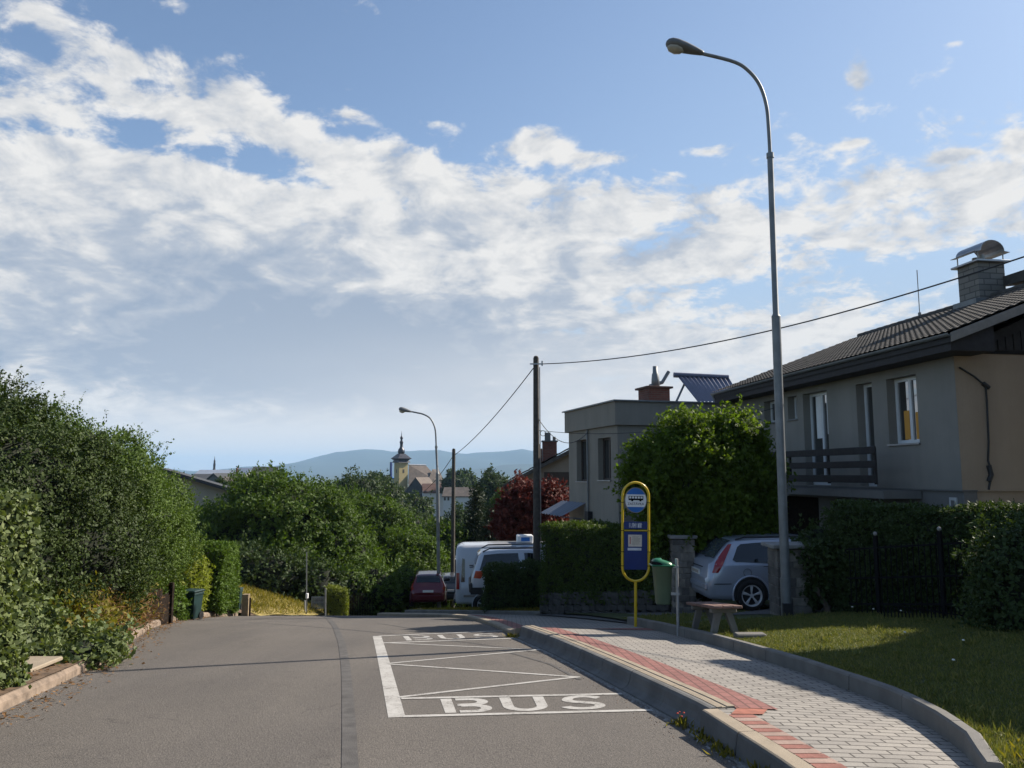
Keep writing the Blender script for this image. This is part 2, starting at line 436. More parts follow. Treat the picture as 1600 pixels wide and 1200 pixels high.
    M_['lf_yellowhedge'] = leafmat('yellowish_hedge_leaves', (.09, .12, .025), (.15, .18, .035), (.22, .24, .06), .25, 2.)
    M_['lf_maple'] = leafmat('red_maple_leaves', (.055, .016, .017), (.105, .03, .028), (.18, .064, .05), .28, 1.2, .5, (1.3, .8, .7))
    M_['lf_dark'] = leafmat('conifer_needles', (.014, .024, .014), (.022, .036, .018), (.036, .055, .022), .1, 1.)
    M_['lf_far'] = leafmat('distant_leaves', (.024, .042, .02), (.04, .064, .026), (.062, .092, .033), .25, .08)
    M_['lf_weed'] = leafmat('yellowing_weeds', (.07, .08, .02), (.17, .15, .03), (.3, .22, .05), .35, 3.)
    M_['lf_dry'] = leafmat('dry_leaves', (.10, .05, .022), (.18, .095, .045), (.26, .16, .08), .15, 3.)
    M_['lf_grass'] = leafmat('grass_blades', (.066, .095, .034), (.15, .165, .055), (.36, .30, .115), .2, .8)
    M_['flower'] = simple('white_flower', (.7, .7, .65), .8, .05, 9)
    M_['redflower'] = simple('red_flower', (.6, .08, .05), .8, .1, 9)
mk()

# ------------------------------------------------------------------ foliage
def _norm(a): return a / np.maximum(np.linalg.norm(a, axis=1, keepdims=True), 1e-9)
def leaf_arrays(P, D, N, L, W):
    S = _norm(np.cross(D, N))
    mid = P + D * (L * .5)[:, None] + N * (L * .07)[:, None]
    V = np.stack([P, mid + S * (W * .5)[:, None], P + D * L[:, None], mid - S * (W * .5)[:, None]], axis=1)
    return V.reshape(-1, 3)
def quads_mesh(name, V, rnd, core=None):
    """V: (4n,3) leaf quads; core: optional (verts, quads) of the inner twig mass in material slot 1"""
    n = len(V) // 4
    if core is not None:
        cv, cf = core
        nv = len(V) + len(cv); nf = n + len(cf)
        allv = np.concatenate([V, cv]); li = np.concatenate([np.arange(4 * n), (np.asarray(cf) + 4 * n).ravel()])
        mi = np.concatenate([np.zeros(n, np.int32), np.ones(len(cf), np.int32)])
        rr = np.concatenate([np.repeat(rnd, 4), np.zeros(len(cv))])
    else:
        nv = len(V); nf = n; allv = V; li = np.arange(4 * n); mi = np.zeros(n, np.int32); rr = np.repeat(rnd, 4)
    me = bpy.data.meshes.new(name)
    me.vertices.add(nv); me.vertices.foreach_set('co', allv.astype(np.float32).ravel())
    me.loops.add(4 * nf); me.loops.foreach_set('vertex_index', li.astype(np.int32))
    me.polygons.add(nf); me.polygons.foreach_set('loop_start', np.arange(0, 4 * nf, 4, dtype=np.int32))
    me.polygons.foreach_set('material_index', mi.astype(np.int32))
    a = me.attributes.new('rnd', 'FLOAT', 'POINT'); a.data.foreach_set('value', rr.astype(np.float32))
    me.update(calc_edges=True)
    return me
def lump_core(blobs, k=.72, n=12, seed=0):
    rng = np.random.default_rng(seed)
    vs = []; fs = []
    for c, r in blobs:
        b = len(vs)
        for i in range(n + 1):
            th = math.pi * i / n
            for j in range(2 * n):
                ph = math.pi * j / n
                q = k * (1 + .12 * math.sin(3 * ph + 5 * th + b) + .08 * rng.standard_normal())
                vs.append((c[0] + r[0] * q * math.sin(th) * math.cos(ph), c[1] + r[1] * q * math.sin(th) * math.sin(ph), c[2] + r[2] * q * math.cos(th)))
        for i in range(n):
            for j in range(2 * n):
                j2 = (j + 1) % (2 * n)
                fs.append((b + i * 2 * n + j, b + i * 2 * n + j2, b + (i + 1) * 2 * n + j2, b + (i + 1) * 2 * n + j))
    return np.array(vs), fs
def twig_leaves(tp, td, tn, k, tl, L, W, rng, droop=0., spread=.9):
    """k leaves on each twig at tp in direction td"""
    n = len(tp)
    t = rng.random((n, k)) * tl
    P = tp[:, None, :] + td[:, None, :] * t[..., None] + rng.standard_normal((n, k, 3)) * (tl * .12)
    D = td[:, None, :] * .7 + rng.standard_normal((n, k, 3)) * spread
    D[..., 2] -= droop
    N = tn[:, None, :] * 1.1 + rng.standard_normal((n, k, 3)) * .42
    N[..., 2] += .25
    P = P.reshape(-1, 3); D = _norm(D.reshape(-1, 3)); N = N.reshape(-1, 3)
    N = _norm(N - D * np.sum(N * D, axis=1, keepdims=True))
    m = len(P)
    sz = .45 + 1.1 * rng.random(m) ** 1.2; Ls = L * sz * (.85 + .3 * rng.random(m)); Ws = W * sz * (.85 + .3 * rng.random(m))
    rn = np.clip(np.repeat(rng.random(n) * .5, k) + rng.random(m) * .5, 0, 1)
    return leaf_arrays(P, D, N, Ls, Ws), rn
def blob_points(blobs, n, rng, depth=.3, lump=.16):
    C = np.array([b[0] for b in blobs], float); Rr = np.array([b[1] for b in blobs], float)
    w = (Rr[:, 0] * Rr[:, 1] + Rr[:, 1] * Rr[:, 2] + Rr[:, 0] * Rr[:, 2]); w /= w.sum()
    out = []; outn = []; got = 0
    for _ in range(12):
        m = int((n - got) * 1.7) + 10
        i = rng.choice(len(blobs), m, p=w)
        d = _norm(rng.standard_normal((m, 3)))
        ph = i * 1.7
        f = 1 + lump * (np.sin(5 * d[:, 0] + ph) * np.cos(4 * d[:, 2] + 2 * ph) + .7 * np.sin(9 * d[:, 1] + 7 * d[:, 2] + ph) - .75)
        r = f * (1 - depth * rng.random(m) ** 1.5)
        p = C[i] + d * Rr[i] * r[:, None]
        nn = _norm(d / Rr[i])
        q = np.linalg.norm((p[:, None, :] - C[None]) / Rr[None], axis=2)
        q[np.arange(m), i] = 9
        keep = (q.min(axis=1) > .8) | (rng.random(m) < .12)
        out.append(p[keep]); outn.append(nn[keep]); got += keep.sum()
        if got >= n: break
    return np.concatenate(out)[:n], np.concatenate(outn)[:n]
def crown_mesh(name, blobs, n_clump, per, k, L, W, tl, cr, seed, depth=.3, lump=.16, core=.7, up=.3, droop=0., fdeep=.06, shoots=0, shoot_len=.6, zmin=None, fill=.8):
    """foliage: clumps of twigs of leaf quads over and inside a union of ellipsoids"""
    rng = np.random.default_rng(seed)
    cp, cn = blob_points(blobs, n_clump, rng, depth, lump)
    n = len(cp)
    tp = (cp[:, None, :] + rng.standard_normal((n, per, 3)) * cr).reshape(-1, 3)
    tn = np.repeat(cn, per, axis=0)
    td = tn + rng.standard_normal(tn.shape) * .55; td[:, 2] += up
    td = _norm(td)
    if zmin is not None:
        kp = tp[:, 2] > zmin; tp, tn, td = tp[kp], tn[kp], td[kp]
    V, rn = twig_leaves(tp, td, tn, k, tl, L, W, rng, droop)
    if fill:
        fp, fn = blob_points(blobs, int(n_clump * per * fill), rng, .34, lump * .5)
        fd = fn * .3 + rng.standard_normal(fn.shape) * .7; fd[:, 2] += .2; fd = _norm(fd)
        fp = fp - fn * fdeep
        if zmin is not None:
            kp = fp[:, 2] > zmin; fp, fn, fd = fp[kp], fn[kp], fd[kp]
        V3_, r3 = twig_leaves(fp, fd, fn, max(3, k // 2), tl * .8, L * 1.35, W * 1.45, rng, droop)
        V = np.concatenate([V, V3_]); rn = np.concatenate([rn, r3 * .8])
    if shoots:
        sp, sn = blob_points(blobs, shoots * 4, rng, .05, lump)
        sel = sn[:, 2] > .15
        sp, sn = sp[sel][:shoots], sn[sel][:shoots]
        sd = sn * .5 + rng.standard_normal(sn.shape) * .3; sd[:, 2] += .9; sd = _norm(sd)
        ln = shoot_len * (.5 + rng.random(len(sp)))
        for j in range(6):
            V2, r2 = twig_leaves(sp + sd * (ln * j / 6)[:, None], sd, sn, max(3, k // 2), shoot_len * .22, L, W, rng, 0., .8)
            V = np.concatenate([V, V2]); rn = np.concatenate([rn, r2])
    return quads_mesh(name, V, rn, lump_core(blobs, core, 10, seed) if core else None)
def hedge_mesh(name, p0, p1, thick, ztop0, ztop1, zb0, zb1, n_tw, k, L, W, tl, seed, wob=.06, up=.2, side=1, rim=.0):
    """clipped hedge: leaves over the faces of a long box from p0 to p1 (front face line), thickness to the left normal * side"""
    rng = np.random.default_rng(seed)
    p0 = np.array(p0, float); p1 = np.array(p1, float)
    d = p1 - p0; ln = np.linalg.norm(d); d /= ln
    nrm = np.array([-d[1], d[0]]) * side
    h = ((ztop0 - zb0) + (ztop1 - zb1)) / 2
    areas = np.array([ln * h, ln * thick, thick * h, thick * h, ln * h * .5]); pr = areas / areas.sum()
    f = rng.choice(5, n_tw, p=pr)
    a = rng.random(n_tw); b = rng.random(n_tw); c = rng.random(n_tw)
    s = np.where(f == 2, 0., np.where(f == 3, 1., a)); t = np.where(f == 0, 0., np.where(f == 4, 1., c)); q = np.where(f == 1, 1., b)
    z0 = zb0 + (zb1 - zb0) * s; z1 = ztop0 + (ztop1 - ztop0) * s
    ins = np.abs(rng.standard_normal(n_tw)) * wob
    wave = wob * .7 * (np.sin(s * ln * 2.1 + q * 3 + seed) + np.sin(s * ln * 5.3 + q * 7))
    N = np.zeros((n_tw, 3))
    N[f == 0, :2] = -nrm; N[f == 4, :2] = nrm; N[f == 1, 2] = 1; N[f == 2, :2] = -d; N[f == 3, :2] = d
    P = np.zeros((n_tw, 3))
    P[:, :2] = p0 + d * (s * ln)[:, None] + nrm * (t * thick)[:, None]
    P[:, 2] = z0 + (z1 - z0) * q
    P += N * (wave - ins)[:, None]
    td = N + rng.standard_normal(N.shape) * .5; td[:, 2] += up; td = _norm(td)
    V, rn = twig_leaves(P, td, N, k, tl, L, W, rng)
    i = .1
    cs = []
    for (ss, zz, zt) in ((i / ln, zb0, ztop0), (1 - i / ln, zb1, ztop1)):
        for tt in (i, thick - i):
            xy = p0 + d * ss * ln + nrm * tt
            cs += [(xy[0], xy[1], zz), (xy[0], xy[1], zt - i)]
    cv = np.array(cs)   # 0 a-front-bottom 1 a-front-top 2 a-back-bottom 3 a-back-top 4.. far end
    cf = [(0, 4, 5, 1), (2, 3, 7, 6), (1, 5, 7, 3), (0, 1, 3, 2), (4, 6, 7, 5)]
    return quads_mesh(name, V, rn, (cv, cf))
def trunk(mb, base, top, r0, r1, wob=.1, n=6, seed=0, mi=0):
    rng = random.Random(seed)
    base = Vector(base); top = Vector(top)
    pts = []; rs = []
    for i in range(n + 1):
        t = i / n
        p = base.lerp(top, t)
        if 0 < i < n: p += Vector((rng.uniform(-wob, wob), rng.uniform(-wob, wob), 0))
        pts.append(p); rs.append(r0 * (1.25 if i == 0 else 1) * (1 - t) + r1 * t)
    mb.tube(pts, rs, 8, mi)
def make_tree(name, label, cat, base, blobs, lf, n_clump, per, k, L, W, tl, cr, seed, group=None, trunk_r=.15, limbs=5, **kw):
    root = empty(name, base, 0, label, cat, group)
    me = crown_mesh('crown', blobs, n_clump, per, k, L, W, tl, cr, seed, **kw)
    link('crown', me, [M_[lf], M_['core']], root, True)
    mb = MB()
    c = Vector(blobs[0][0])
    mid = Vector(base).lerp(c, .55)
    trunk(mb, base, c, trunk_r, trunk_r * .5, trunk_r * .6, 6, seed)
    rng = random.Random(seed)
    for i in range(limbs):
        b = blobs[i % len(blobs)]
        e = Vector(b[0]) + Vector((rng.uniform(-.6, .6) * b[1][0], rng.uniform(-.6, .6) * b[1][1], rng.uniform(.1, .7) * b[1][2]))
        trunk(mb, mid.lerp(c, rng.random() * .6), e, trunk_r * .5, trunk_r * .12, trunk_r, 5, seed + i)
    mb.build('trunk', M_['bark'], root, True)
    return root
# ------------------------------------------------------------------ camera, sun, sky
cam = bpy.data.cameras.new('camera'); co = bpy.data.objects.new('camera', cam); COL.objects.link(co)
co.location = EYE; co.rotation_euler = (R(90) + PITCH, 0, 0)
cam.sensor_width = 36; cam.lens = 27.0; cam.clip_start = .05; cam.clip_end = 60000
scene.camera = co
sun = bpy.data.lights.new('sun', 'SUN'); so = bpy.data.objects.new('sun', sun); COL.objects.link(so)
sun.energy = 5.0; sun.angle = R(.53); sun.color = (1.0, .91, .78)
sv = Vector((SUN_AZ[0] * math.cos(SUN_EL), SUN_AZ[1] * math.cos(SUN_EL), math.sin(SUN_EL))).normalized()
so.rotation_euler = sv.to_track_quat('Z', 'Y').to_euler()
so.location = sv * 50

world = bpy.data.worlds.new('World'); scene.world = world; world.use_nodes = True
def build_sky():
    nt = world.node_tree
    bg = nt.nodes['Background']
    sky = nt.nodes.new('ShaderNodeTexSky'); sky.sky_type = 'NISHITA'; sky.sun_disc = False
    sky.sun_elevation = SUN_EL; sky.sun_rotation = math.atan2(SUN_AZ[0], SUN_AZ[1])
    sky.altitude = 300; sky.air_density = 1.0; sky.dust_density = .6; sky.ozone_density = 1.4
    tc = nt.nodes.new('ShaderNodeTexCoord')
    sp = nt.nodes.new('ShaderNodeSeparateXYZ'); nt.links.new(tc.outputs['Generated'], sp.inputs[0])
    x, y, z = sp.outputs
    m = lambda op, a, b=None, c=None, clamp=False: mth(nt, op, a, b, c, clamp)
    A = m('ARCTAN2', x, y)
    E = m('ARCSINE', z)
    zz = m('ADD', m('MAXIMUM', z, 0.0), .27)
    cb = nt.nodes.new('ShaderNodeCombineXYZ')
    nt.links.new(m('DIVIDE', x, zz), cb.inputs[0]); nt.links.new(m('DIVIDE', y, zz), cb.inputs[1])
    q = cb.outputs[0]
    def vadd(v, off):
        n = nt.nodes.new('ShaderNodeVectorMath'); n.operation = 'ADD'
        nt.links.new(v, n.inputs[0]); n.inputs[1].default_value = off
        return n.outputs[0]
    def blob(px, py, rx, ry, w, tilt=0.0):
        """soft patch of cloud cover at a compass bearing and height above the horizon; tilt = rise per unit bearing"""
        d = ray(px, py).normalized()
        a0 = math.atan2(d.x, d.y); e0 = math.asin(d.z)
        da = m('SUBTRACT', A, a0)
        de = m('SUBTRACT', m('SUBTRACT', E, e0), m('MULTIPLY', da, tilt)) if tilt else m('SUBTRACT', E, e0)
        u = m('MULTIPLY', da, 1200 / rx); v = m('MULTIPLY', de, 1200 / ry)
        r = m('ADD', m('MULTIPLY', u, u), m('MULTIPLY', v, v))
        return m('MULTIPLY', m('POWER', 2.718, m('MULTIPLY', r, -1.0)), w)
    def total(lst):
        t = lst[0]
        for b in lst[1:]: t = m('ADD', t, b)
        return t
    cover = total([
        blob(150, 340, 420, 95, .46, -.10),
        blob(520, 330, 330, 75, .36, -.14),
        blob(420, 190, 250, 44, .34, -.28),
        blob(620, 235, 90, 40, .20, -.2),
        blob(70, 130, 160, 85, .25),
        blob(175, 90, 55, 26, .24), blob(60, 20, 90, 24, .2), blob(465, 82, 40, 14, .3), blob(330, 95, 70, 22, .2),
        blob(268, 10, 40, 22, .34),
        blob(770, 320, 200, 85, .34, -.1),
        blob(1080, 300, 130, 45, .14),
        blob(1030, 395, 210, 60, .27),
        blob(1330, 325, 240, 60, .22), blob(1000, 290, 260, 50, .08), blob(1450, 230, 260, 50, .07),
        blob(1560, 330, 120, 40, .2),
        blob(1100, 530, 600, 90, .30),
        blob(430, 520, 520, 130, .62),
        blob(60, 470, 280, 120, .46),
        blob(700, 690, 1100, 70, .6),
        blob(860, 200, 70, 13, .36), blob(835, 228, 60, 16, .36), blob(935, 248, 70, 15, .32), blob(685, 194, 55, 11, .30), blob(535, 138, 36, 8, .38), blob(545, 180, 40, 14, .3),
        blob(1340, 105, 26, 36, .62), blob(1110, 235, 50, 12, .42), blob(1080, 192, 26, 5, .30), blob(1335, 224, 26, 8, .4), blob(1490, 68, 18, 6, .24), blob(1595, 220, 20, 14, .4), blob(1010, 160, 16, 4, .4), blob(1490, 243, 26, 8, .36),
        blob(1500, 275, 120, 18, .18),
        blob(1050, 90, 560, 130, -.22),
        blob(400, 262, 300, 24, -.36, -.12), blob(60, 205, 160, 16, -.14),
        blob(300, 60, 200, 60, -.08),
        blob(700, 120, 330, 80, -.2),
        blob(930, 300, 60, 30, -.14), blob(1180, 470, 120, 26, -.16), blob(1420, 420, 150, 26, -.2),
        blob(95, 340, 40, 10, -.26), blob(470, 345, 40, 22, -.22),
    ])
    n1 = noise(nt, q, 1.9, 6, .56, .3)
    q2 = vadd(q, (4.1, 1.7, 3.)); q2s = vadd(q, (4.15, 1.725, 3.))
    n2 = noise(nt, q2, 6.0, 9, .60, .3)
    n2s = noise(nt, q2s, 6.0, 5, .60, .3)
    n3 = noise(nt, vadd(q, (9.3, 2.2, 1.)), 3.2, 6, .6, .2)
    n4 = noise(nt, vadd(q, (2.3, 5.2, 7.)), 15., 5, .62, .3)
    f = m('ADD', m('ADD', m('MULTIPLY', n1, .30), m('MULTIPLY', n2, .45)), m('MULTIPLY', n4, .25))
    dens = m('SUBTRACT', m('ADD', m('ADD', m('MULTIPLY', m('SUBTRACT', f, .5), 2.9), .5), cover), .665)
    alpha = nt.nodes.new('ShaderNodeMapRange'); alpha.interpolation_type = 'SMOOTHSTEP'
    alpha.inputs[1].default_value = -.06; alpha.inputs[2].default_value = .20
    nt.links.new(dens, alpha.inputs[0])
    # sun-side edges of the cloudlets are bright, thick middles and bases grey
    lit = m('MULTIPLY', m('SUBTRACT', n2, n2s), 2.0)
    grey = total([blob(440, 540, 330, 85, .78, -.02), blob(640, 520, 260, 60, .3), blob(160, 420, 260, 26, .14), blob(640, 600, 420, 50, .55), blob(150, 545, 220, 40, .3), blob(700, 340, 120, 50, .10), blob(330, 195, 120, 22, .14), blob(600, 430, 200, 22, .14)])
    bright = total([blob(185, 440, 60, 16, .35), blob(560, 445, 140, 14, .35), blob(700, 440, 110, 45, .25), blob(60, 540, 240, 75, .30), blob(330, 640, 300, 24, .2)])
    mott = m('MULTIPLY', m('SUBTRACT', .5, m('ADD', m('MULTIPLY', n3, .6), m('MULTIPLY', n2, .4))), 1.35)
    thick = m('MULTIPLY', m('MAXIMUM', m('SUBTRACT', dens, .10), 0.0), .35)
    shade = m('SUBTRACT', m('ADD', m('ADD', m('ADD', grey, mott), thick), .16), m('ADD', lit, bright), None, True)
    cloudc = ramp(nt, shade, [(0.0, CL[0]), (.25, CL[1]), (.55, CL[2]), (1.0, CL[3])])
    skyc = nt.nodes.new('ShaderNodeVectorMath'); skyc.operation = 'SCALE'
    nt.links.new(sky.outputs[0], skyc.inputs[0]); skyc.inputs['Scale'].default_value = SKY_K
    # thin milky veil in the clear parts, thicker to the sunward side and low down
    veil = m('ADD', blob(1500, 420, 700, 420, .5), blob(900, 640, 1600, 190, .6), None, True)
    skyv = mixc(nt, veil, skyc.outputs[0], VEIL)
    colr = mixc(nt, m('MULTIPLY', alpha.outputs[0], m('GREATER_THAN', z, -.01)), skyv, cloudc)
    # pale band just over the horizon
    low = total([blob(420, 695, 1100, 50, .95), blob(1000, 610, 560, 85, .7)])
    low = m('MULTIPLY', low, m('ADD', .65, m('MULTIPLY', n1, .7)), None, True)
    colr = mixc(nt, low, colr, LOWC)
    nt.links.new(colr, bg.inputs[0])
    bg.inputs['Strength'].default_value = 1.0
    world.cycles.sampling_method = 'MANUAL'; world.cycles.sample_map_resolution = 512
SKY_F = 1 / 1.52
SKY_K = .132 * SKY_F
CL = [(.71, .70, .685), (.585, .59, .60), (.40, .44, .505), (.285, .345, .44)]
VEIL = (.34, .44, .57); LOWC = (.68, .675, .67)
CL = [tuple(v * SKY_F for v in c) for c in CL]; VEIL = tuple(v * SKY_F for v in VEIL); LOWC = tuple(v * SKY_F for v in LOWC)
build_sky()
scene.view_settings.view_transform = 'Standard'
scene.view_settings.look = 'None'
scene.view_settings.exposure = 0.9
scene.view_settings.gamma = 1.0
# ------------------------------------------------------------------ ground, road, pavement
def grid_mesh(name, xs_of, ys, nx, zf, mat, kind='structure', du=0.0):
    """sheet between two side lines; xs_of(y) -> (x0, x1)"""
    vs = []; fs = []
    for y in ys:
        x0, x1 = xs_of(y)
        for i in range(nx + 1):
            x = x0 + (x1 - x0) * i / nx
            vs.append((x, y, zf(x, y)))
    for j in range(len(ys) - 1):
        for i in range(nx):
            a = j * (nx + 1) + i
            fs.append((a, a + 1, a + nx + 2, a + nx + 1))
    me = bpy.data.meshes.new(name); me.from_pydata(vs, [], fs)
    for p in me.polygons: p.use_smooth = True
    o = link(name, me, mat)
    o['kind'] = kind
    return o
def steps(a, b, d):
    n = max(1, int(round((b - a) / d)))
    return [a + (b - a) * i / n for i in range(n + 1)]

# one sheet of land out to the horizon, sunk below the street
def land_z(x, y):
    z = zr(y)
    if y > 60:   # the valley side, with the town's low rise beyond
        z += 6 * math.exp(-((y - 420) / 160) ** 2) + 1.2 * math.sin(x * .011 + y * .004)
    street = max(0.0, 1 - max(0.0, abs(x + 2) - 14) / 10) * (1 if y < 75 else max(0.0, 1 - (y - 75) / 30))
    return z - .35 - .25 * street
xs = sorted(set([-14000, -9000, -5000, -2500, -1200, -700, -400, -250, -150, -90, -60, -40] + list(range(-30, 31, 3)) + [40, 60, 90, 150, 250, 400, 700, 1200, 2500, 5000, 9000, 14000]))
ys = sorted(set([-3000, -1000, -400, -150, -60, -30] + list(range(-15, 76, 3)) + [85, 100, 120, 150, 200, 260, 330, 400, 480, 600, 900, 1500, 2500, 4000, 7000, 12000, 16000]))
vs = [(x, y, land_z(x, y)) for y in ys for x in xs]
nx = len(xs)
fs = [(j * nx + i, j * nx + i + 1, (j + 1) * nx + i + 1, (j + 1) * nx + i) for j in range(len(ys) - 1) for i in range(nx - 1)]
me = bpy.data.meshes.new('ground'); me.from_pydata(vs, [], fs)
o = link('ground', me, M_['land']); o['kind'] = 'structure'

YS = steps(-6, 28, .4) + steps(28, 75, 1.5)[1:]
grid_mesh('road', lambda y: (XL(y) - .02, XR(y) + .05), YS, 10, lambda x, y: zr(y), M_['asphalt'])
grid_mesh('pavement', lambda y: (XR(y) + .145, max(XS(y), XR(y) + .5) + .05), steps(-6, 28, .3), 8, lambda x, y: zr(y) + HP(x, y) - .004, M_['pavers'])
grid_mesh('pavement_apron', lambda y: (2.9, 16.0), steps(-6, 4.86, .4), 6, lambda x, y: zr(y) + HSR(y) - .008, M_['pavers'])
grid_mesh('lawn', lambda y: (XS(y) + .04, XS(y) + 26), steps(4.9, 28, .4) + steps(28, 60, 2)[1:], 40, lawn_z, M_['grassbase'])
grid_mesh('left_verge', lambda y: (XL(y) - 22, XL(y) - .03), steps(-6, 28, .5) + steps(28, 60, 1.0)[1:], 40, left_z, M_['soil'])
# asphalt drive between the pavement and the parked estate car
def drive_lim(y):
    return None
DRV = [(XS(16.9) + .03, 16.75), (4.4, 16.0), (5.5, 14.9), (12, 14.6), (12, 19.4), (4.6, 18.6), (3.6, 19.6), (XS(22.6) + .02, 22.6)]
def drive_patch():
    n = 26
    vs = []; fs = []
    lo = DRV[:4]; hi = DRV[7:3:-1]
    def samp(pl, t):
        k = t * (len(pl) - 1); i = min(int(k), len(pl) - 2); f = k - i
        return (pl[i][0] + (pl[i + 1][0] - pl[i][0]) * f, pl[i][1] + (pl[i + 1][1] - pl[i][1]) * f)
    for i in range(n + 1):
        a = samp(lo, i / n); b = samp(hi, i / n)
        for j in range(9):
            x = a[0] + (b[0] - a[0]) * j / 8; y = a[1] + (b[1] - a[1]) * j / 8
            d = max(0., x - XS(y))
            vs.append((x, y, lawn_z(x, y) - .06 * max(0., 1 - d / 1.0) + .012))
    for i in range(n):
        for j in range(8):
            a = i * 9 + j
            fs.append((a, a + 9, a + 10, a + 1))
    me = bpy.data.meshes.new('driveway'); me.from_pydata(vs, [], fs)
    o = link('driveway', me, M_['drive']); o['kind'] = 'structure'
drive_patch()

def dense(tbl, y0, y1, d=.35):
    return [(float(np.interp(y, *tbl)), y) for y in steps(y0, y1, d)]
def sweep(name, pts, prof, zf, mat, seed=0, seg=1.0, joint=.014, wob=.0, kind='structure', smooth=False):
    """kerb: a profile [(offset to the right of the line, height)] swept along pts, broken into stones with narrow joints"""
    rng = random.Random(seed)
    P = [Vector((p[0], p[1])) for p in pts]
    acc = [0.0]
    for i in range(1, len(P)): acc.append(acc[-1] + (P[i] - P[i - 1]).length)
    L = acc[-1]
    def pos(s):
        s = min(max(s, 0), L)
        i = max(0, min(len(P) - 2, int(np.searchsorted(acc, s)) - 1))
        f = (s - acc[i]) / max(1e-9, acc[i + 1] - acc[i])
        return P[i].lerp(P[i + 1], f)
    def nrm(s):
        t = (pos(s + .25) - pos(s - .25)).normalized()
        return Vector((t.y, -t.x))
    mb = MB()
    s = 0.0
    while s < L - .05:
        e = min(L, s + seg)
        n = max(1, int((e - s) / .3))
        dx = rng.uniform(-wob, wob); dz = rng.uniform(-wob, wob) * .6
        rows = []
        for k in range(n + 1):
            ss = s + joint / 2 + (e - s - joint) * k / n
            p = pos(ss); nn = nrm(ss)
            row = []
            for (o_, h) in prof:
                w = p + nn * (o_ + dx)
                row.append((w.x, w.y, zf(p.x, p.y) + h + dz))
            rows.append(row)
        m = len(prof); vs = [v for r in rows for v in r]
        fs = [(k * m + i, k * m + i + 1, (k + 1) * m + i + 1, (k + 1) * m + i) for k in range(n) for i in range(m - 1)]
        fs.append(tuple(range(m))); fs.append(tuple(n * m + i for i in reversed(range(m))))
        mb.add(vs, fs, 0, smooth)
        s = e
    o = mb.build(name, mat)
    if kind: o['kind'] = kind
    return o
zroad = lambda x, y: zr(y)
# raised boarding kerb of the bus stop: concave dark face, pale top
kp = dense(XRt, 6.7, 14.45)
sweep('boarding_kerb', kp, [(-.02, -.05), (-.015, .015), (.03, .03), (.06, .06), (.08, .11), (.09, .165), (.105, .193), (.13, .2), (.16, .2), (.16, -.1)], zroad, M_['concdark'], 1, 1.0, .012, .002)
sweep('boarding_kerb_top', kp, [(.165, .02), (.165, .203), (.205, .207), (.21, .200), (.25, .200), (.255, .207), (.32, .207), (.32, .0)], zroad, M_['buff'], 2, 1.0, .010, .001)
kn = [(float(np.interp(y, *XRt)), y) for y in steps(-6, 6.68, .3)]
sweep('pavement_kerb', kn, [(-.01, -.05), (.012, .095), (.022, .112), (.024, .05)], lambda x, y: zr(y) + HS(y) - .118, M_['concdark'], 3, 1.0, .012, .002)  # face darker than the top: partly darker concrete, partly shade put into colour
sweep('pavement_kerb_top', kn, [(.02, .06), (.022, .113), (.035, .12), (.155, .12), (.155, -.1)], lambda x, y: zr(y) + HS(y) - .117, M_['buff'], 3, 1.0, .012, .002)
kf = dense(XRt, 14.5, 26.5, .3)
sweep('pavement_kerb_far', kf, [(-.01, -.05), (.0, .06), (.02, .085), (.16, .09), (.16, -.1)], lambda x, y: zr(y) + HS(y) - .085, M_['buff'], 4, 1.0, .012, .003)
# upstand kerb between pavement and lawn
kl = [(XS(y) , y) for y in steps(4.95, 16.7, .3)]
sweep('lawn_kerb', kl, [(-.01, -.05), (.0, .13), (.015, .148), (.085, .15), (.1, .14), (.1, -.1)], lambda x, y: zr(y) + HSR(y) - .03 * (y < 5.4), M_['conc'], 5, 1.0, .008, .003)
kl2 = [(XS(y), y) for y in steps(22.4, 27.2, .3)]
sweep('verge_kerb', kl2, [(-.01, -.05), (.0, .09), (.015, .1), (.085, .1), (.1, .09), (.1, -.1)], lambda x, y: zr(y) + HSR(y), M_['conc'], 6, 1.0, .008, .003)
# old stone kerb along the left side
ko = [(XL(y), y) for y in steps(-6, 26, .3)]
sweep('old_kerb', ko, [(.03, -.05), (.02, .08), (-.02, .125), (-.17, .135), (-.2, .1), (-.2, -.1)], zroad, M_['oldkerb'], 7, .9, .015, .018)

# sunken gutter line of broken mortar at the foot of the boarding kerb
def ribbon_world(mb, pts, w, lift, mi=0):
    """flat painted band of width w along world points, following the road surface"""
    out = []
    for i in range(len(pts) - 1):
        a = Vector(pts[i]); b = Vector(pts[i + 1])
        n = max(1, int((b - a).length / .5))
        d = (b - a); d2 = Vector((d.x, d.y)).normalized(); nn = Vector((-d2.y, d2.x)) * (w / 2)
        for k in range(n):
            p = a.lerp(b, k / n); q = a.lerp(b, (k + 1) / n)
            vs = [(p.x + nn.x, p.y + nn.y), (q.x + nn.x, q.y + nn.y), (q.x - nn.x, q.y - nn.y), (p.x - nn.x, p.y - nn.y)]
            mb.add([(x, y, zr(y) + lift) for x, y in vs], [(3, 2, 1, 0)], mi)
mbp = MB()
P = lambda px, py: gpt(px, py)
L1 = [P(589, 994), P(620, 1121)]
ribbon_world(mbp, L1, .155, .003)
for a, b, w in [((592, 994), (806, 985), .13), ((597, 1005), (821, 997), .12), ((598, 1004.5), (843, 1015.5), .075), ((843, 1015.5), (606, 1037), .075), ((608, 1038), (905, 1058.5), .075), ((905, 1058), (622, 1090), .075), ((627, 1092), (972, 1084.5), .085), ((630, 1120), (1019, 1110), .085)]:
    ribbon_world(mbp, [P(*a), P(*b)], w, .0036 + .0004 * len(mbp.f) / 10)
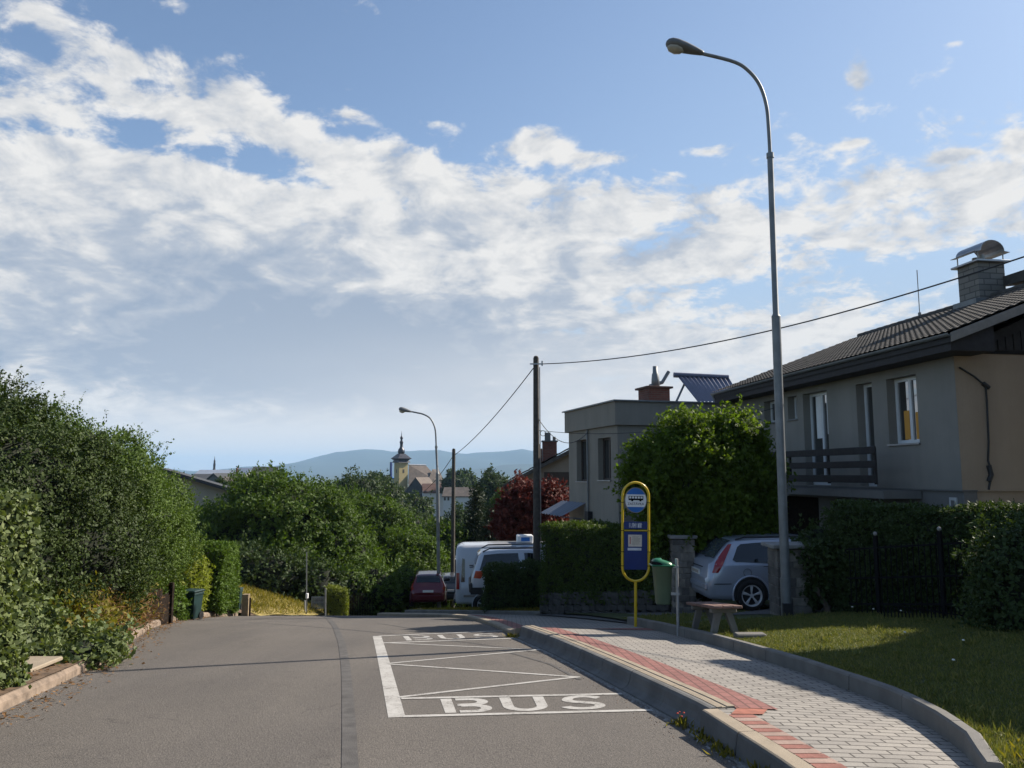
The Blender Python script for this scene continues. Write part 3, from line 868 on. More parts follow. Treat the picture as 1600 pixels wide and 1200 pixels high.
o = mbp.build('bus_bay_marking', M_['paint']); o['kind'] = 'structure'

# lettering strokes on a unit cell: x 0..1, y 0..1 per letter
def arc(cx, cy, rx, ry, a0, a1, n=14):
    return [(cx + rx * math.cos(R(a0 + (a1 - a0) * i / n)), cy + ry * math.sin(R(a0 + (a1 - a0) * i / n))) for i in range(n + 1)]
LET = {
    'B': [[(.13, 0), (.13, 1)], [(.33, .93), (.62, .93)] + arc(.62, .73, .28, .20, 90, -90) + [(.33, .53)], [(.33, .47)][:0] + [(.40, .47), (.64, .47)] + arc(.64, .27, .29, .20, 90, -90) + [(.33, .07)]],
    'U': [[(.13, 1), (.13, .34)] + arc(.5, .34, .37, .27, 180, 360) + [(.87, .34), (.87, 1)]],
    'S': [[(.90, .80)] + arc(.56, .74, .34, .19, 20, 175) + arc(.52, .70, .33, .19, 185, 262) + arc(.52, .27, .34, .20, 85, -85) + arc(.46, .27, .38, .20, -90, -165)],
}
def stroke2d(poly, w):
    """quads of a constant-width stroke along a 2-D polyline"""
    n = len(poly); Lf = []; Rt = []
    for i in range(n):
        a = Vector(poly[max(0, i - 1)]); b = Vector(poly[min(n - 1, i + 1)])
        d = (b - a)
        d = d.normalized() if d.length > 1e-9 else Vector((1, 0))
        nn = Vector((-d.y, d.x)) * (w / 2); p = Vector(poly[i])
        Lf.append(p + nn); Rt.append(p - nn)
    return [(Rt[i], Rt[i + 1], Lf[i + 1], Lf[i]) for i in range(n - 1)]
def bus_word(name, bl, br, tl, tr, th):
    BL, BR, TL, TR = [gpt(*p) for p in (bl, br, tl, tr)]
    width = (BR - BL).length
    up = ((TL - BL) + (TR - BR)).length / 2
    mb = MB()
    k = 0
    for i, ch in enumerate('BUS'):
        for st in LET[ch]:
            pts = [((i * .36 + x * .28) * width, y * up) for x, y in st]
            for q in stroke2d(pts, th):
                k += 1
                vs = []
                for v in q:
                    u = v.x / width; w = v.y / up
                    p = (BL.lerp(BR, u)).lerp(TL.lerp(TR, u), w)
                    vs.append((p.x, p.y, zr(p.y) + .0032 + .00001 * k))
                mb.add(vs, [(0, 1, 2, 3)])
    o = mb.build(name, M_['paint']); o['kind'] = 'structure'
bus_word('bus_lettering', (695, 1114.5), (951, 1108), (687, 1092.5), (938, 1086.5), .105)
bus_word('bus_lettering_far', (634, 1001.2), (783, 996.2), (628, 994.2), (772, 989.8), .10)

# long tar joint down the road
mb = MB()
ribbon_world(mb, [P(*p) for p in [(548, 1240), (546, 1150), (543, 1080), (540, 1040), (534, 1005), (524, 980), (512, 966), (498, 960)]], .12, .0045)
o = mb.build('tar_joint', M_['tar']); o['kind'] = 'structure'
mb = MB()
for pts, w in (([(590, 974), (660, 985), (705, 991)], .06), ([(395, 968), (500, 962), (560, 957)], .1), ([(790, 1018), (860, 1038), (905, 1062)], .05)):
    ribbon_world(mb, [P(*p) for p in pts], w, .0042)
o = mb.build('road_crack_seal', M_['tar']); o['kind'] = 'structure'

# red tactile strips and brick edging
def strip(name, ys, o0, o1, mat, lift=.004):
    return grid_mesh(name, lambda y: (XR(y) + o0, XR(y) + o1), ys, 2, lambda x, y: zr(y) + HP(x, y) + lift, mat)
strip('red_tactile_strip', steps(6.72, 14.4, .3), .322, .68, M_['redpav'])
strip('red_tactile_strip_far', steps(15.2, 23.0, .3), .17, .5, M_['redpav'])
# signal strip across to the bus stop sign
grid_mesh('red_signal_strip', lambda y: (XR(y) + .18, XS(y) - .02), steps(14.45, 15.15, .1), 6, lambda x, y: zr(y) + HP(x, y) + .0045, M_['redpav'])
mb = MB()
y = 2.2; i = 0
while y < 6.5:
    y2 = y + .095
    x0 = XR(y) + .162; x1 = XR(y2) + .162; wd = .20
    mb.add([(x0, y, zr(y) + HS(y) + .004), (x0 + wd, y, zr(y) + HS(y) + .004), (x1 + wd, y2, zr(y2) + HS(y2) + .004), (x1, y2, zr(y2) + HS(y2) + .004)], [(0, 1, 2, 3)], i % 2)
    y += .105; i += 1
o = mb.build('striped_brick_edging', [M_['redbrick'], M_['palebrick']]); o['kind'] = 'structure'
mb = MB()
mb.add([(XR(6.55) + .2, 6.52, zr(6.52) + HP(XR(6.55) + .2, 6.52) + .004), (XR(6.55) + .46, 6.52, zr(6.52) + HP(XR(6.55) + .46, 6.52) + .004), (XR(6.7) + .58, 6.71, zr(6.71) + HP(XR(6.7) + .58, 6.71) + .004), (XR(6.7) + .322, 6.71, zr(6.71) + HP(XR(6.7) + .322, 6.71) + .004)], [(0, 1, 2, 3)])
o = mb.build('worn_orange_patch', M_['orange']); o['kind'] = 'structure'
# concrete slab over the gutter inlet on the left
mb = MB()
mb.box(-6.3, -5.42, 8.85, 9.6, -.05, 0, bev=.012)
o = mb.build('drain_slab', M_['buff']); o.location = (0, 0, zr(9.2) + .2)
tag(o, 'flat concrete slab bridging the gutter gap beside the old kerb', 'slab')
# mound of dry grass at the far left corner
def mound(x, y):
    zb = left_z(x, y)
    return zb
grid_mesh('grass_bank', lambda y: (XL(y) - 12, XL(y) + .02), steps(27.6, 36, .4), 24, lambda x, y: left_z(x, y) + .03 + .03 * math.sin(x * 3) * math.sin(y * 2.3), M_['drygrass'])
grid_mesh('dry_verge', lambda y: (XS(y) + .12, XS(y) + 2.6), steps(22.6, 27.0, .3), 8, lambda x, y: lawn_z(x, y) + .02, M_['drygrass'])

def mortar():
    rng = random.Random(12); mb = MB()
    for _ in range(900):
        y = rng.uniform(5.0, 14.4); w = max(.004, rng.gauss(.012, .008)); d = XR(y) - .03 - abs(rng.gauss(0, .035))
        a = rng.uniform(0, 3.14); h = rng.uniform(.003, .012); z = zr(y)
        pts = [(d + w * math.cos(a + k * 1.257) * rng.uniform(.7, 1.3), y + 2.2 * w * math.sin(a + k * 1.257) * rng.uniform(.7, 1.3)) for k in range(5)]
        mb.add([(p[0], p[1], z - .003) for p in pts] + [(d, y, z + h)], [(k, (k + 1) % 5, 5) for k in range(5)])
    o = mb.build('mortar_crumbs', M_['capstone']); o['kind'] = 'stuff'
mortar()
grid_mesh('mortar_joint', lambda y: (XR(y) - .085 - .02 * math.sin(y * 7) - .015 * math.sin(y * 17), XR(y) - .0), steps(4.6, 14.45, .07), 2, lambda x, y: zr(y) + .0025, M_['conc'])

def grit():
    rng = random.Random(21); mb = MB()
    for _ in range(1500):
        if rng.random() < .55: y = rng.uniform(5, 25); x = XL(y) + .03 + abs(rng.gauss(0, .16))
        else: y = rng.uniform(4.8, 22); x = XR(y) - .09 - abs(rng.gauss(0, .14))
        w = rng.uniform(.004, .013); z = zr(y); a = rng.uniform(0, 6.28)
        pts = [(x + w * math.cos(a + k * 1.571) * rng.uniform(.6, 1.3), y + w * math.sin(a + k * 1.571) * rng.uniform(.6, 1.3)) for k in range(4)]
        mb.add([(p[0], p[1], z - .002) for p in pts] + [(x, y, z + w * .8)], [(k, (k + 1) % 4, 4) for k in range(4)])
    o = mb.build('gravel', M_['oldkerb']); o['kind'] = 'stuff'
grit()
# ------------------------------------------------------------------ houses
class Frame:
    """house axes: u to the right of the street line, s along it; phi = turn of the street line from straight ahead"""
    def __init__(s, phi, u0, s0, z0):
        s.phi = phi; s.u0 = u0; s.s0 = s0; s.z0 = z0
        c, n = math.cos(phi), math.sin(phi)
        s.origin = Vector((u0 * c - s0 * n, u0 * n + s0 * c, z0))
    def to_local_ray(s, px, py):
        d = ray(px, py); c, n = math.cos(-s.phi), math.sin(-s.phi)
        return Vector((d.x * c - d.y * n, d.x * n + d.y * c, d.z))
    def on_u(s, px, py, u):
        """point of the view line on the plane u = const, as (s, z) in house-local coordinates"""
        d = s.to_local_ray(px, py); t = u / d.x
        return (d.y * t - s.s0, EYE.z + d.z * t - s.z0)
    def on_s(s, px, py, sv):
        d = s.to_local_ray(px, py); t = sv / d.y
        return (d.x * t - s.u0, EYE.z + d.z * t - s.z0)
def wall_cells(mb, axis, fixed0, fixed1, a0, a1, z0, z1, holes, mi=0):
    """wall slab with rectangular holes. axis 'u' : wall lies in u=const, runs along s"""
    As = sorted({a0, a1} | {h[0] for h in holes} | {h[1] for h in holes})
    Zs = sorted({z0, z1} | {h[2] for h in holes} | {h[3] for h in holes})
    As = [a for a in As if a0 <= a <= a1]; Zs = [z for z in Zs if z0 <= z <= z1]
    for i in range(len(As) - 1):
        k = 0
        while k < len(Zs) - 1:
            def hole(kk):
                am = (As[i] + As[i + 1]) / 2; zm = (Zs[kk] + Zs[kk + 1]) / 2
                return any(h[0] < am < h[1] and h[2] < zm < h[3] for h in holes)
            if hole(k): k += 1; continue
            e = k
            while e < len(Zs) - 1 and not hole(e): e += 1
            if axis == 'u': mb.box(fixed0, fixed1, As[i], As[i + 1], Zs[k], Zs[e], mi)
            else: mb.box(As[i], As[i + 1], fixed0, fixed1, Zs[k], Zs[e], mi)
            k = e
def window(root, name, u, s0, s1, z0, z1, fmat, gmat, mull=True, fw=.07, sill=None, depth=.09, label=None, trans=0):
    """window set in a wall facing -u, its glass plane at u"""
    mb = MB()
    mb.box(u, u + depth, s0, s0 + fw, z0, z1); mb.box(u, u + depth, s1 - fw, s1, z0, z1)
    mb.box(u, u + depth, s0 + fw, s1 - fw, z0, z0 + fw); mb.box(u, u + depth, s0 + fw, s1 - fw, z1 - fw, z1)
    if mull:
        m = (s0 + s1) / 2
        mb.box(u - .004, u + depth - .01, m - fw * .55, m + fw * .55, z0 + fw, z1 - fw)
    if trans:
        mb.box(u - .002, u + depth - .02, s0 + fw, s1 - fw, trans - .035, trans + .035)
    w = mb.build(name, M_[fmat], root)
    if label: w['label'] = label
    g = MB(); g.box(u + .035, u + .055, s0 + fw * .9, s1 - fw * .9, z0 + fw * .9, z1 - fw * .9)
    g.build('pane', M_[gmat], w)
    if sill is not None:
        b = MB(); b.box(sill - .05, u, s0 - .03, s1 + .03, z0 - .04, z0 - .002)
        b.build('sill', M_['zinc'], w)
    return w
def tile_sheet(u0, z0, u1, z1, s0, s1, pitch=.26, course=.34, amp=.022, lift=.0):
    """pantiled roof plane: waves along s, small steps down the slope"""
    n = Vector((z0 - z1, 0, u1 - u0)).normalized()
    if n.z < 0: n = -n
    L = math.hypot(u1 - u0, z1 - z0)
    nc = max(1, int(L / course)); ns = int((s1 - s0) / pitch * 6)
    vs = []; fs = []
    for r in range(nc):
        for e, (t, h) in enumerate(((r / nc, .028), ((r + 1) / nc, 0.0))):
            for k in range(ns + 1):
                s = s0 + (s1 - s0) * k / ns
                w = amp * math.cos(2 * math.pi * (s - s0) / pitch) + h + lift
                p = Vector((u0 + (u1 - u0) * t, s, z0 + (z1 - z0) * t)) + n * w
                vs.append(p)
    m = ns + 1
    for r in range(2 * nc - 1):
        for k in range(ns):
            a = r * m + k
            fs.append((a, a + 1, a + m + 1, a + m))
    return vs, fs

def house_one():
    F = Frame(R(8.25), 11.63, 14.67, -1.0)
    zw = lambda z: z - F.z0
    LEN = 10.75; WID = 10.2
    root = empty('grey_house', F.origin, F.phi, 'grey two storey house with dark tiled roof, white windows and timber balcony', 'house')
    FL = zw(1.31); TOP = zw(4.25)
    # openings read off the photo on the front plane
    def op(px0, px1, pyt, pyb):
        a = F.on_u(px0, (pyt + pyb) / 2, F.u0)[0]; b = F.on_u(px1, (pyt + pyb) / 2, F.u0)[0]
        pm = (px0 + px1) / 2
        return (min(a, b), max(a, b), F.on_u(pm, pyb, F.u0)[1], F.on_u(pm, pyt, F.u0)[1])
    w1 = op(1387, 1434, 588, 693)
    d1 = op(1341, 1366, 598, 760); d1 = (d1[0], d1[1], FL + .02, d1[3])
    d2 = op(1257, 1295, 612, 760); d2 = (d2[0], d2[1], FL + .02, d2[3])
    s1_ = op(1194, 1213, 626, 660); s2_ = op(1231, 1245, 619, 655)
    gar = op(1228, 1279, 790, 850); gar = (gar[0], gar[1] + 1.6, zw(-1.0), zw(.98))
    holes = [w1, d1, d2, s1_, s2_]
    mb = MB()
    wall_cells(mb, 'u', 0, .34, 0, LEN, FL, TOP, holes, 0)
    wall_cells(mb, 'u', .03, .34, 0, LEN, zw(-1.6), FL - .03, [gar], 2)
    # near gable wall (tan), far gable, back
    mb.box(.34, WID, .0, .34, FL, TOP + .02, 1); mb.box(.004, .34, -.006, -.0005, FL, TOP + .02, 1); mb.box(.34, WID, .03, .34, zw(-1.6), FL - .03, 1)
    mb.box(.34, WID, LEN - .34, LEN, zw(-1.6), TOP, 0); mb.box(WID - .34, WID, .34, LEN - .34, zw(-1.6), TOP, 0)
    mb.box(.34, WID - .34, .34, LEN - .34, FL - .2, FL, 0)
    # string course between the storeys
    mb.box(-.02, .34, -.02, LEN, FL - .03, FL - .002, 2)
    mb.box(.34, WID, -.02, .03, FL - .03, FL - .002, 1)
    mb.build('wall', [M_['wallgrey'], M_['walltan'], M_['plinth']], root)
    g = MB(); g.box(.9, .96, gar[0] - .2, gar[1] + .2, zw(-1.6), zw(1.1)); g.build('garage_door', M_['brownwood'], root)
    # interior backs so that windows look into dark rooms
    rm = MB(); rm.box(3.4, 3.5, .4, LEN - .4, FL, TOP); rm.build('room_wall', M_['plinth'], root)
    RU = .22
    w_ = window(root, 'window', RU, *w1, 'upvc', 'glass', True, .085, -.0)
    cm = (w1[0] + w1[1]) / 2; h_ = w1[2] + (w1[3] - w1[2]) * .50
    cu_ = MB(); cu_.box(RU + .024, RU + .033, cm + .1, w1[1] - .25, w1[2] + .1, h_); cu_.box(RU + .024, RU + .033, w1[0] + .1, cm - .12, w1[2] + .1, h_ - .06); cu_.build('curtain_or_reflection', M_['orangereflect'], w_)  # orange panels before the pane: reflection of something sunlit, painted as colour
    wd_ = window(root, 'balcony_door', RU, *d2, 'upvc', 'glass', True, .08)
    cu_ = MB(); cm_ = (d2[0] + d2[1]) / 2; cu_.box(RU + .024, RU + .033, cm_ + .1, d2[1] - .28, d2[3] - 1.3, d2[3] - .09); cu_.box(RU + .024, RU + .033, d2[0] + .09, cm_ - .2, d2[3] - 1.2, d2[3] - .09); cu_.build('curtain_or_reflection', M_['white'], wd_)
    window(root, 'balcony_door', RU, *d1, 'upvc', 'glass', False, .08, trans=d1[2] + .95)
    window(root, 'window', RU, *s1_, 'upvc', 'glass', False, .07, -.0)
    window(root, 'window', RU, *s2_, 'upvc', 'glass', False, .07, -.0)
    # balcony: slab, three planks, posts
    bu = 10.6
    zt = lambda py: F.on_u(1367, py, bu)[1]
    sa = F.on_u(1367, 720, bu)[0]; sb = F.on_u(1188, 720, bu)[0] + .4
    b0 = bu - F.u0
    bl = MB(); bl.box(b0 + .1, -.002, sa - .1, sb, FL - .22, FL - .04); bl.build('balcony_slab', M_['plinth'], root)
    for (a, b) in ((697, 709), (719.5, 731), (742.5, 755)):
        pl = MB(); pl.box(b0, b0 + .045, sa, sb, zt(b), zt(a), bev=.008); pl.build('railing_plank', M_['wood'], root)
    for k in range(4):
        ps = sa + .08 + (sb - sa - .2) * k / 3
        p = MB(); p.box(b0 + .05, b0 + .1, ps, ps + .06, zt(757), zt(699)); p.build('railing_post', M_['wood'], root)
    # roof: eave to ridge, near verge out over the gable
    eu, ez = 11.0 - F.u0, zw(4.50); ru, rz = 16.6 - F.u0, zw(6.62)
    bu2, bz2 = ru + (ru - eu), ez
    sv0, sv1 = -.80, LEN + .55
    rf = MB()
    v, f = tile_sheet(eu - .06, ez + .0, ru, rz + .02, sv0, sv1, .19, .28, .010); rf.add(v, f, 0, False)
    v, f = tile_sheet(bu2, bz2, ru, rz + .02, sv0, sv1); rf.add(v, f, 0, False)
    for (ua, za, ub, zb) in ((eu, ez, ru, rz), (ru, rz, bu2, bz2)):
        poly = [(ua, za - .05), (ub, zb - .05), (ub, zb - .2), (ua, za - .2)]
        rf.prism(poly, sv0 + .03, sv1 - .03, 1, axis='y')
    roof = rf.build('roof', [M_['roof'], M_['wood']], root)
    rt = MB()
    for k in range(int((sv1 - sv0) / .38)):
        rt.tube([(ru, sv0 + .38 * k, rz + .03), (ru, sv0 + .38 * k + .4, rz + .045)], .1, 8)
    rt.build('ridge_tile', M_['roof'], roof)
    # boxed soffit and gutter under the front eave
    so_ = MB(); sl_ = (rz - ez) / (ru - eu)
    so_.prism([(eu + .04, ez - .36), (.4, ez - .36), (.4, ez - .1 + sl_ * (.4 - eu)), (eu + .04, ez - .1)], sv0 + .1, sv1 - .1, axis='y')
    so_.prism([(.0, TOP), (2 * ru, TOP), (bu2, ez - .1), (ru, rz - .12), (eu, ez - .1)], LEN - .3, LEN - .05, axis='y')
    so_.build('soffit', M_['wood'], root)
    gt = MB()
    n = 8
    prof = [(-.07 * math.cos(math.pi * i / n), -.07 * math.sin(math.pi * i / n)) for i in range(n + 1)]
    pro2 = [(x * .9, z * .9) for x, z in reversed(prof)]
    gt.prism([(eu - .03 + x, ez - .02 + z) for x, z in prof + pro2], sv0, sv1, axis='y')
    gt.tube([(eu - .03, sv1 - .05, ez - .08), (eu + .1, sv1 - .08, ez - .35), (-.05, LEN - .1, ez - .75), (-.05, LEN - .1, zw(-1.2))], .045, 8)
    gt.build('gutter', M_['lampgrey'], root)
    # dark boarded gable triangle and grey bargeboard
    gb = MB()
    gb.prism([(.0, TOP + .02), (2 * (ru), TOP + .02), (bu2 - .5, ez - .3), (ru, rz - .25), (eu + .5, ez - .3)], -.02, .06, axis='y')
    for k in range(50):
        gb.box(.1 + k * .19, .1 + k * .19 + .16, -.045, -.021, TOP + .03, TOP + .03 + min(max(.05, (.1 + k * .19) * .36 - .15), max(.05, (2 * ru - .1 - k * .19) * .36 - .15)))
    gb.build('gable_boarding', M_['wood'], root)
    bg = MB()
    for (ua, za, ub, zb) in ((eu - .02, ez, ru, rz), (bu2 + .02, bz2, ru, rz)):
        bg.prism([(ua, za - .01), (ub, zb - .01), (ub, zb - .2), (ua, za - .2)], sv0 - .03, sv0 + .02, axis='y')
    bg.build('bargeboard', M_['bargegrey'], root)
    # chimney with arched metal cowl
    cs = 19.6 - F.s0; cu = ru
    ct = F.on_u(1540, 413, 16.6)[1]
    ch = MB(); ch.box(cu - .42, cu + .42, cs - .40, cs + .40, rz - .7, ct, 0)
    chim = ch.build('chimney', M_['chimstone'], root)
    a = MB(); a.box(cu - .54, cu + .54, cs - .54, cs + .54, ct, ct + .06, bev=.01); a.build('chimney_slab', M_['zinc'], chim)
    b = MB()
    for i in (-1, 1):
        for j in (-1, 1):
            b = MB(); b.tube([(cu + .40 * i, cs + .40 * j, ct + .06), (cu + .40 * i, cs + .40 * j, ct + .34)], .018, 6); b.build('cowl_post', M_['flue'], chim)
    for (du_, ds_, r__) in ((0, .15, .11), (-.1, -.2, .07)):
        b = MB(); b.tube([(cu + du_, cs + ds_, ct + .06), (cu + du_, cs + ds_, ct + .28)], r__, 10); b.build('flue', M_['flue'], chim)
    c = MB()
    arcp = [(-.56, .30)] + [(-.38 * math.cos(math.pi * i / 12), .33 + .31 * math.sin(math.pi * i / 12)) for i in range(13)] + [(.56, .30)]
    inn = [(x * .97, z - .012) for x, z in reversed(arcp)]
    c.prism([(cu + x, ct + z) for x, z in arcp + inn], cs - .5, cs + .5, axis='y')
    c.build('cowl', M_['zinc'], chim)
    fl = MB(); fl.box(cu - .6, cu + .5, cs - .46, cs + .46, rz - .28, rz - .04); fl.build('flashing', M_['lampgrey'], chim)
    # antenna rod on the ridge
    an = F.on_u(1437, 490, 16.6); at2 = F.on_u(1438, 420, 16.6)
    r_ = MB(); r_.tube([(ru, an[0], rz), (ru, an[0], at2[1])], .014, 6); r_.tube([(ru, an[0], rz), (ru, an[0], rz + .22)], .05, 6); r_.build('antenna_rod', M_['lampgrey'], root)
    # raised rear roof seen beyond the chimney
    dr = MB()
    dr.prism([(ru + .35, rz + .62), (ru + 3.4, rz + 1.0), (ru + 3.4, rz + .7), (ru + .35, rz + .34)], cs - 3.2, cs - .3, 0, axis='y')
    dr.box(ru + .9, ru + 3.2, cs - 3.0, cs - .5, rz - 1.4, rz + .5, 1)
    dr.build('dormer', [M_['roof'], M_['wood']], root)
    # cable down the tan gable and a house lamp plate
    cb = MB()
    def gp(px, py): 
        a, z = F.on_s(px, py, F.s0 - .03); return (a, -.03, z)
    cb.tube([gp(1499, 574), gp(1522, 588), gp(1540, 603), gp(1542, 625), gp(1545, 690), gp(1544, 720), gp(1550, 738), gp(1545, 765)], .02, 6)
    cb.tube([gp(1545, 727), gp(1549, 742), gp(1545, 752)], .05, 6); cb.tube([gp(1536, 599), gp(1545, 606)], .05, 6)
    cb.build('wall_cable', M_['wire'], root)
    s_, z_ = F.on_u(1491, 787, F.u0 + .03)
    pl = MB(); pl.box(.0, .028, s_ - .11, s_ + .11, z_ - .13, z_ + .13, 0); pl.box(-.01, .0, s_ - .05, s_ + .05, z_ - .08, z_ + .07, 1); pl.box(-.04, .028, s_ - .14, s_ + .14, z_ - .2, z_ - .16, 0)
    pl.build('wall_lamp', [M_['churchwhite'], M_['plinth']], root)
house_one()

def neighbour():
    """house just outside the right edge of the picture: it throws the near shadow on the lawn"""
    F = Frame(R(8.25), 11.9, 10.9, -.8)
    zw = lambda z: z - F.z0
    root = empty('neighbour_house', F.origin, F.phi, 'second rendered house beyond the right edge shading the near lawn', 'house')
    L0, L1 = -12.0, 0.0
    mb = MB(); mb.box(0, 9.6, L0, L1, zw(-1.4), zw(4.75), 0); mb.build('wall', M_['wallbeige'], root)
    eu, ez, ru, rz = -.75, zw(4.9), 4.8, zw(7.1)
    rf = MB()
    for (ua, za, ub, zb) in ((eu, ez, ru, rz), (ru, rz, 2 * ru - eu, ez)):
        rf.prism([(ua, za), (ub, zb), (ub, zb - .2), (ua, za - .2)], L0 - .6, L1 + .6, axis='y')
    v, f = tile_sheet(eu - .05, ez + .04, ru, rz + .05, L0 - .6, L1 + .6, .3, .4); rf.add(v, f)
    rf.prism([(0, zw(4.75)), (9.6, zw(4.75)), (ru, rz - .2)], L1 - .2, L1 - .01, axis='y')
    rf.build('roof', M_['roof'], root)
    for k in range(3):
        window(root, 'window', -.06, -10.5 + k * 3.8, -9.0 + k * 3.8, zw(1.6), zw(3.1), 'upvc', 'glass', True, .08, None)
    ms = MB(); ms.tube([(1.0, -.4, ez), (1.0, -.4, zw(6.35))], .035, 8); ms.build('cable_mast', M_['lampgrey'], root)
    c, n = math.cos(F.phi), math.sin(F.phi)
    return F.origin + Vector((1.0 * c + .4 * n, 1.0 * n - .4 * c, zw(6.2)))
MAST = neighbour()

def house_two():
    # flat-roofed beige house beyond the bright tree
    phi = math.atan(.27)
    c, n = math.cos(phi), math.sin(phi)
    X0, Y0 = at(965, 700, 26.0).x, 26.0
    u0 = X0 * c + Y0 * n; s0 = -X0 * n + Y0 * c
    F = Frame(phi, u0, s0, -2.6)
    zw = lambda z: z - F.z0
    root = empty('flat_roofed_house', F.origin, F.phi, 'beige flat roofed house with projecting parapet behind the bright green tree', 'house')
    LEN = F.on_u(889, 720, u0)[0]
    TOP = F.on_u(965, 627, u0)[1]; PB = F.on_u(965, 664, u0)[1]
    def op(px0, px1, pyt, pyb):
        a = F.on_u(px0, (pyt + pyb) / 2, u0)[0]; b = F.on_u(px1, (pyt + pyb) / 2, u0)[0]; pm = (px0 + px1) / 2
        return (min(a, b), max(a, b), F.on_u(pm, pyb, u0)[1], F.on_u(pm, pyt, u0)[1])
    w = [op(901, 918, 687, 752), op(934.5, 954.5, 684, 750)]
    mb = MB()
    wall_cells(mb, 'u', 0, .3, 0, LEN, zw(-3.2), PB, w, 0)
    mb.box(.3, 10.5, 0, .3, zw(-3.2), PB, 0); mb.box(.3, 10.5, LEN - .3, LEN, zw(-3.2), PB, 0); mb.box(10.2, 10.5, .3, LEN - .3, zw(-3.2), PB, 0)
    mb.box(-.12, 10.6, -.12, LEN + .15, PB + .002, TOP, 0)
    mb.build('wall', M_['wallbeige'], root)
    r_ = MB(); r_.box(-.2, 10.7, -.2, LEN + .25, TOP + .002, TOP + .05); r_.build('parapet_capping', M_['lampgrey'], root)
    rm = MB(); rm.box(2.4, 2.5, .4, LEN - .4, zw(-2.6), PB); rm.build('room_wall', M_['plinth'], root)
    for k in w:
        wo_ = window(root, 'window', .2, *k, 'darkframe', 'glass', True, .07, -.0)
        cu_ = MB(); cu_.box(.224, .233, k[0] + .1, k[0] + .3, k[2] + .1, k[3] - .1); cu_.build('curtain_or_reflection', M_['churchwhite'], wo_)
    dp = MB(); p0 = F.on_u(920, 690, u0)[0]; dp.tube([(-.06, p0, PB), (-.06, p0, zw(-2.6))], .035, 8); dp.build('downpipe', M_['lampgrey'], root)
    # corrugated awning on brackets over the entrance
    aw = MB()
    a0 = F.on_u(915, 800, u0)[0]; a1 = F.on_u(878, 800, u0)[0]
    zt_ = F.on_u(914, 786, u0)[1]
    n_ = 40; vs = []; fs = []
    for k in range(n_ + 1):
        s_ = a0 + (a1 - a0) * k / n_; w_ = .03 * math.sin(k * 2 * math.pi / 5)
        vs += [(0, s_, zt_ + w_), (-.95, s_, zt_ - .48 + w_)]
    for k in range(n_): fs.append((2 * k, 2 * k + 1, 2 * k + 3, 2 * k + 2))
    aw.add(vs, fs)
    aw.tube([(-.9, a0 + .05, zt_ - .5), (0, a0 + .05, zt_ - .6), (0, a0 + .05, zt_ - .1)], .02, 6)
    aw.build('awning', M_['awning'], root)
    dd = MB(); dd.box(-.03, 0, a0 + .2, a0 + 1.3, zw(-2.7), zt_ - .6); dd.build('door', M_['darkframe'], root)
    bx = MB(); b0 = F.on_u(926, 808, u0); bx.box(-.18, 0, b0[0], b0[0] + .35, b0[1] - .3, b0[1] + .2); bx.build('meter_box', M_['plasticblk'], root)
    # brick chimney on the flat roof with pots
    cpx = at(1008, 610, 28.0); 
    def loc(v):
        d = v - F.origin; return Vector((d.x * c + d.y * n, -d.x * n + d.y * c, d.z))
    a = loc(at(1010, 628, 28.4)); b = loc(at(1047, 608, 28.4))
    ch = MB(); ch.box(a.x, b.x, a.y - .2, a.y + .7, TOP, b.z + .02); chim = ch.build('chimney', M_['brick'], root)
    s_ = MB(); s_.box(a.x - .1, b.x + .1, a.y - .3, a.y + .8, b.z + .025, b.z + .1, bev=.01); s_.build('chimney_cap', M_['roofred'], chim)
    pt = MB(); pt.lathe([(.16, 0), (.15, .3), (.13, .5), (.1, .55), (.09, .8)], 10, c=(b.x - .38, a.y + .2, b.z + .1))
    pt.tube([(b.x - .62, a.y + .2, b.z + .14), (b.x - .1, a.y + .2, b.z + .3), (b.x + .2, a.y + .25, b.z + .72)], .07, 8)
    pt.build('chimney_pot', M_['lampgrey'], chim)
    # steep sheet-metal roof lantern with strut
    p = [loc(at(1056, 587, 31.5)), loc(at(1138, 591, 31.5)), loc(at(1160, 628, 28.3)), loc(at(1089, 628, 28.3))]
    sh = MB()
    vs = []; fs = []; NN = 48
    for k in range(NN + 1):
        t = k / NN
        top = p[0].lerp(p[1], t); bot = p[3].lerp(p[2], t); w_ = Vector((0, -.03, .03)) * math.cos(k * math.pi / 2)
        vs += [top + w_, bot + w_]
    for k in range(NN): fs.append((2 * k, 2 * k + 1, 2 * k + 3, 2 * k + 2))
    sh.add(vs, fs)
    sh.tube([p[0] + Vector((-.1, 0, .03)), p[1] + Vector((0, 0, .03))], .11, 8)
    lant = sh.build('sheet_roof', M_['roofgrey'], root)
    for a_, b_ in ((loc(at(1057, 627, 29.5)), loc(at(1069, 601, 30.6))), (p[1] + Vector((0, 0, -.1)), Vector((p[1].x, p[1].y, TOP)))):
        st = MB(); st.tube([a_, b_], .05, 6); st.build('strut', M_['lampgrey'], lant)
house_two()

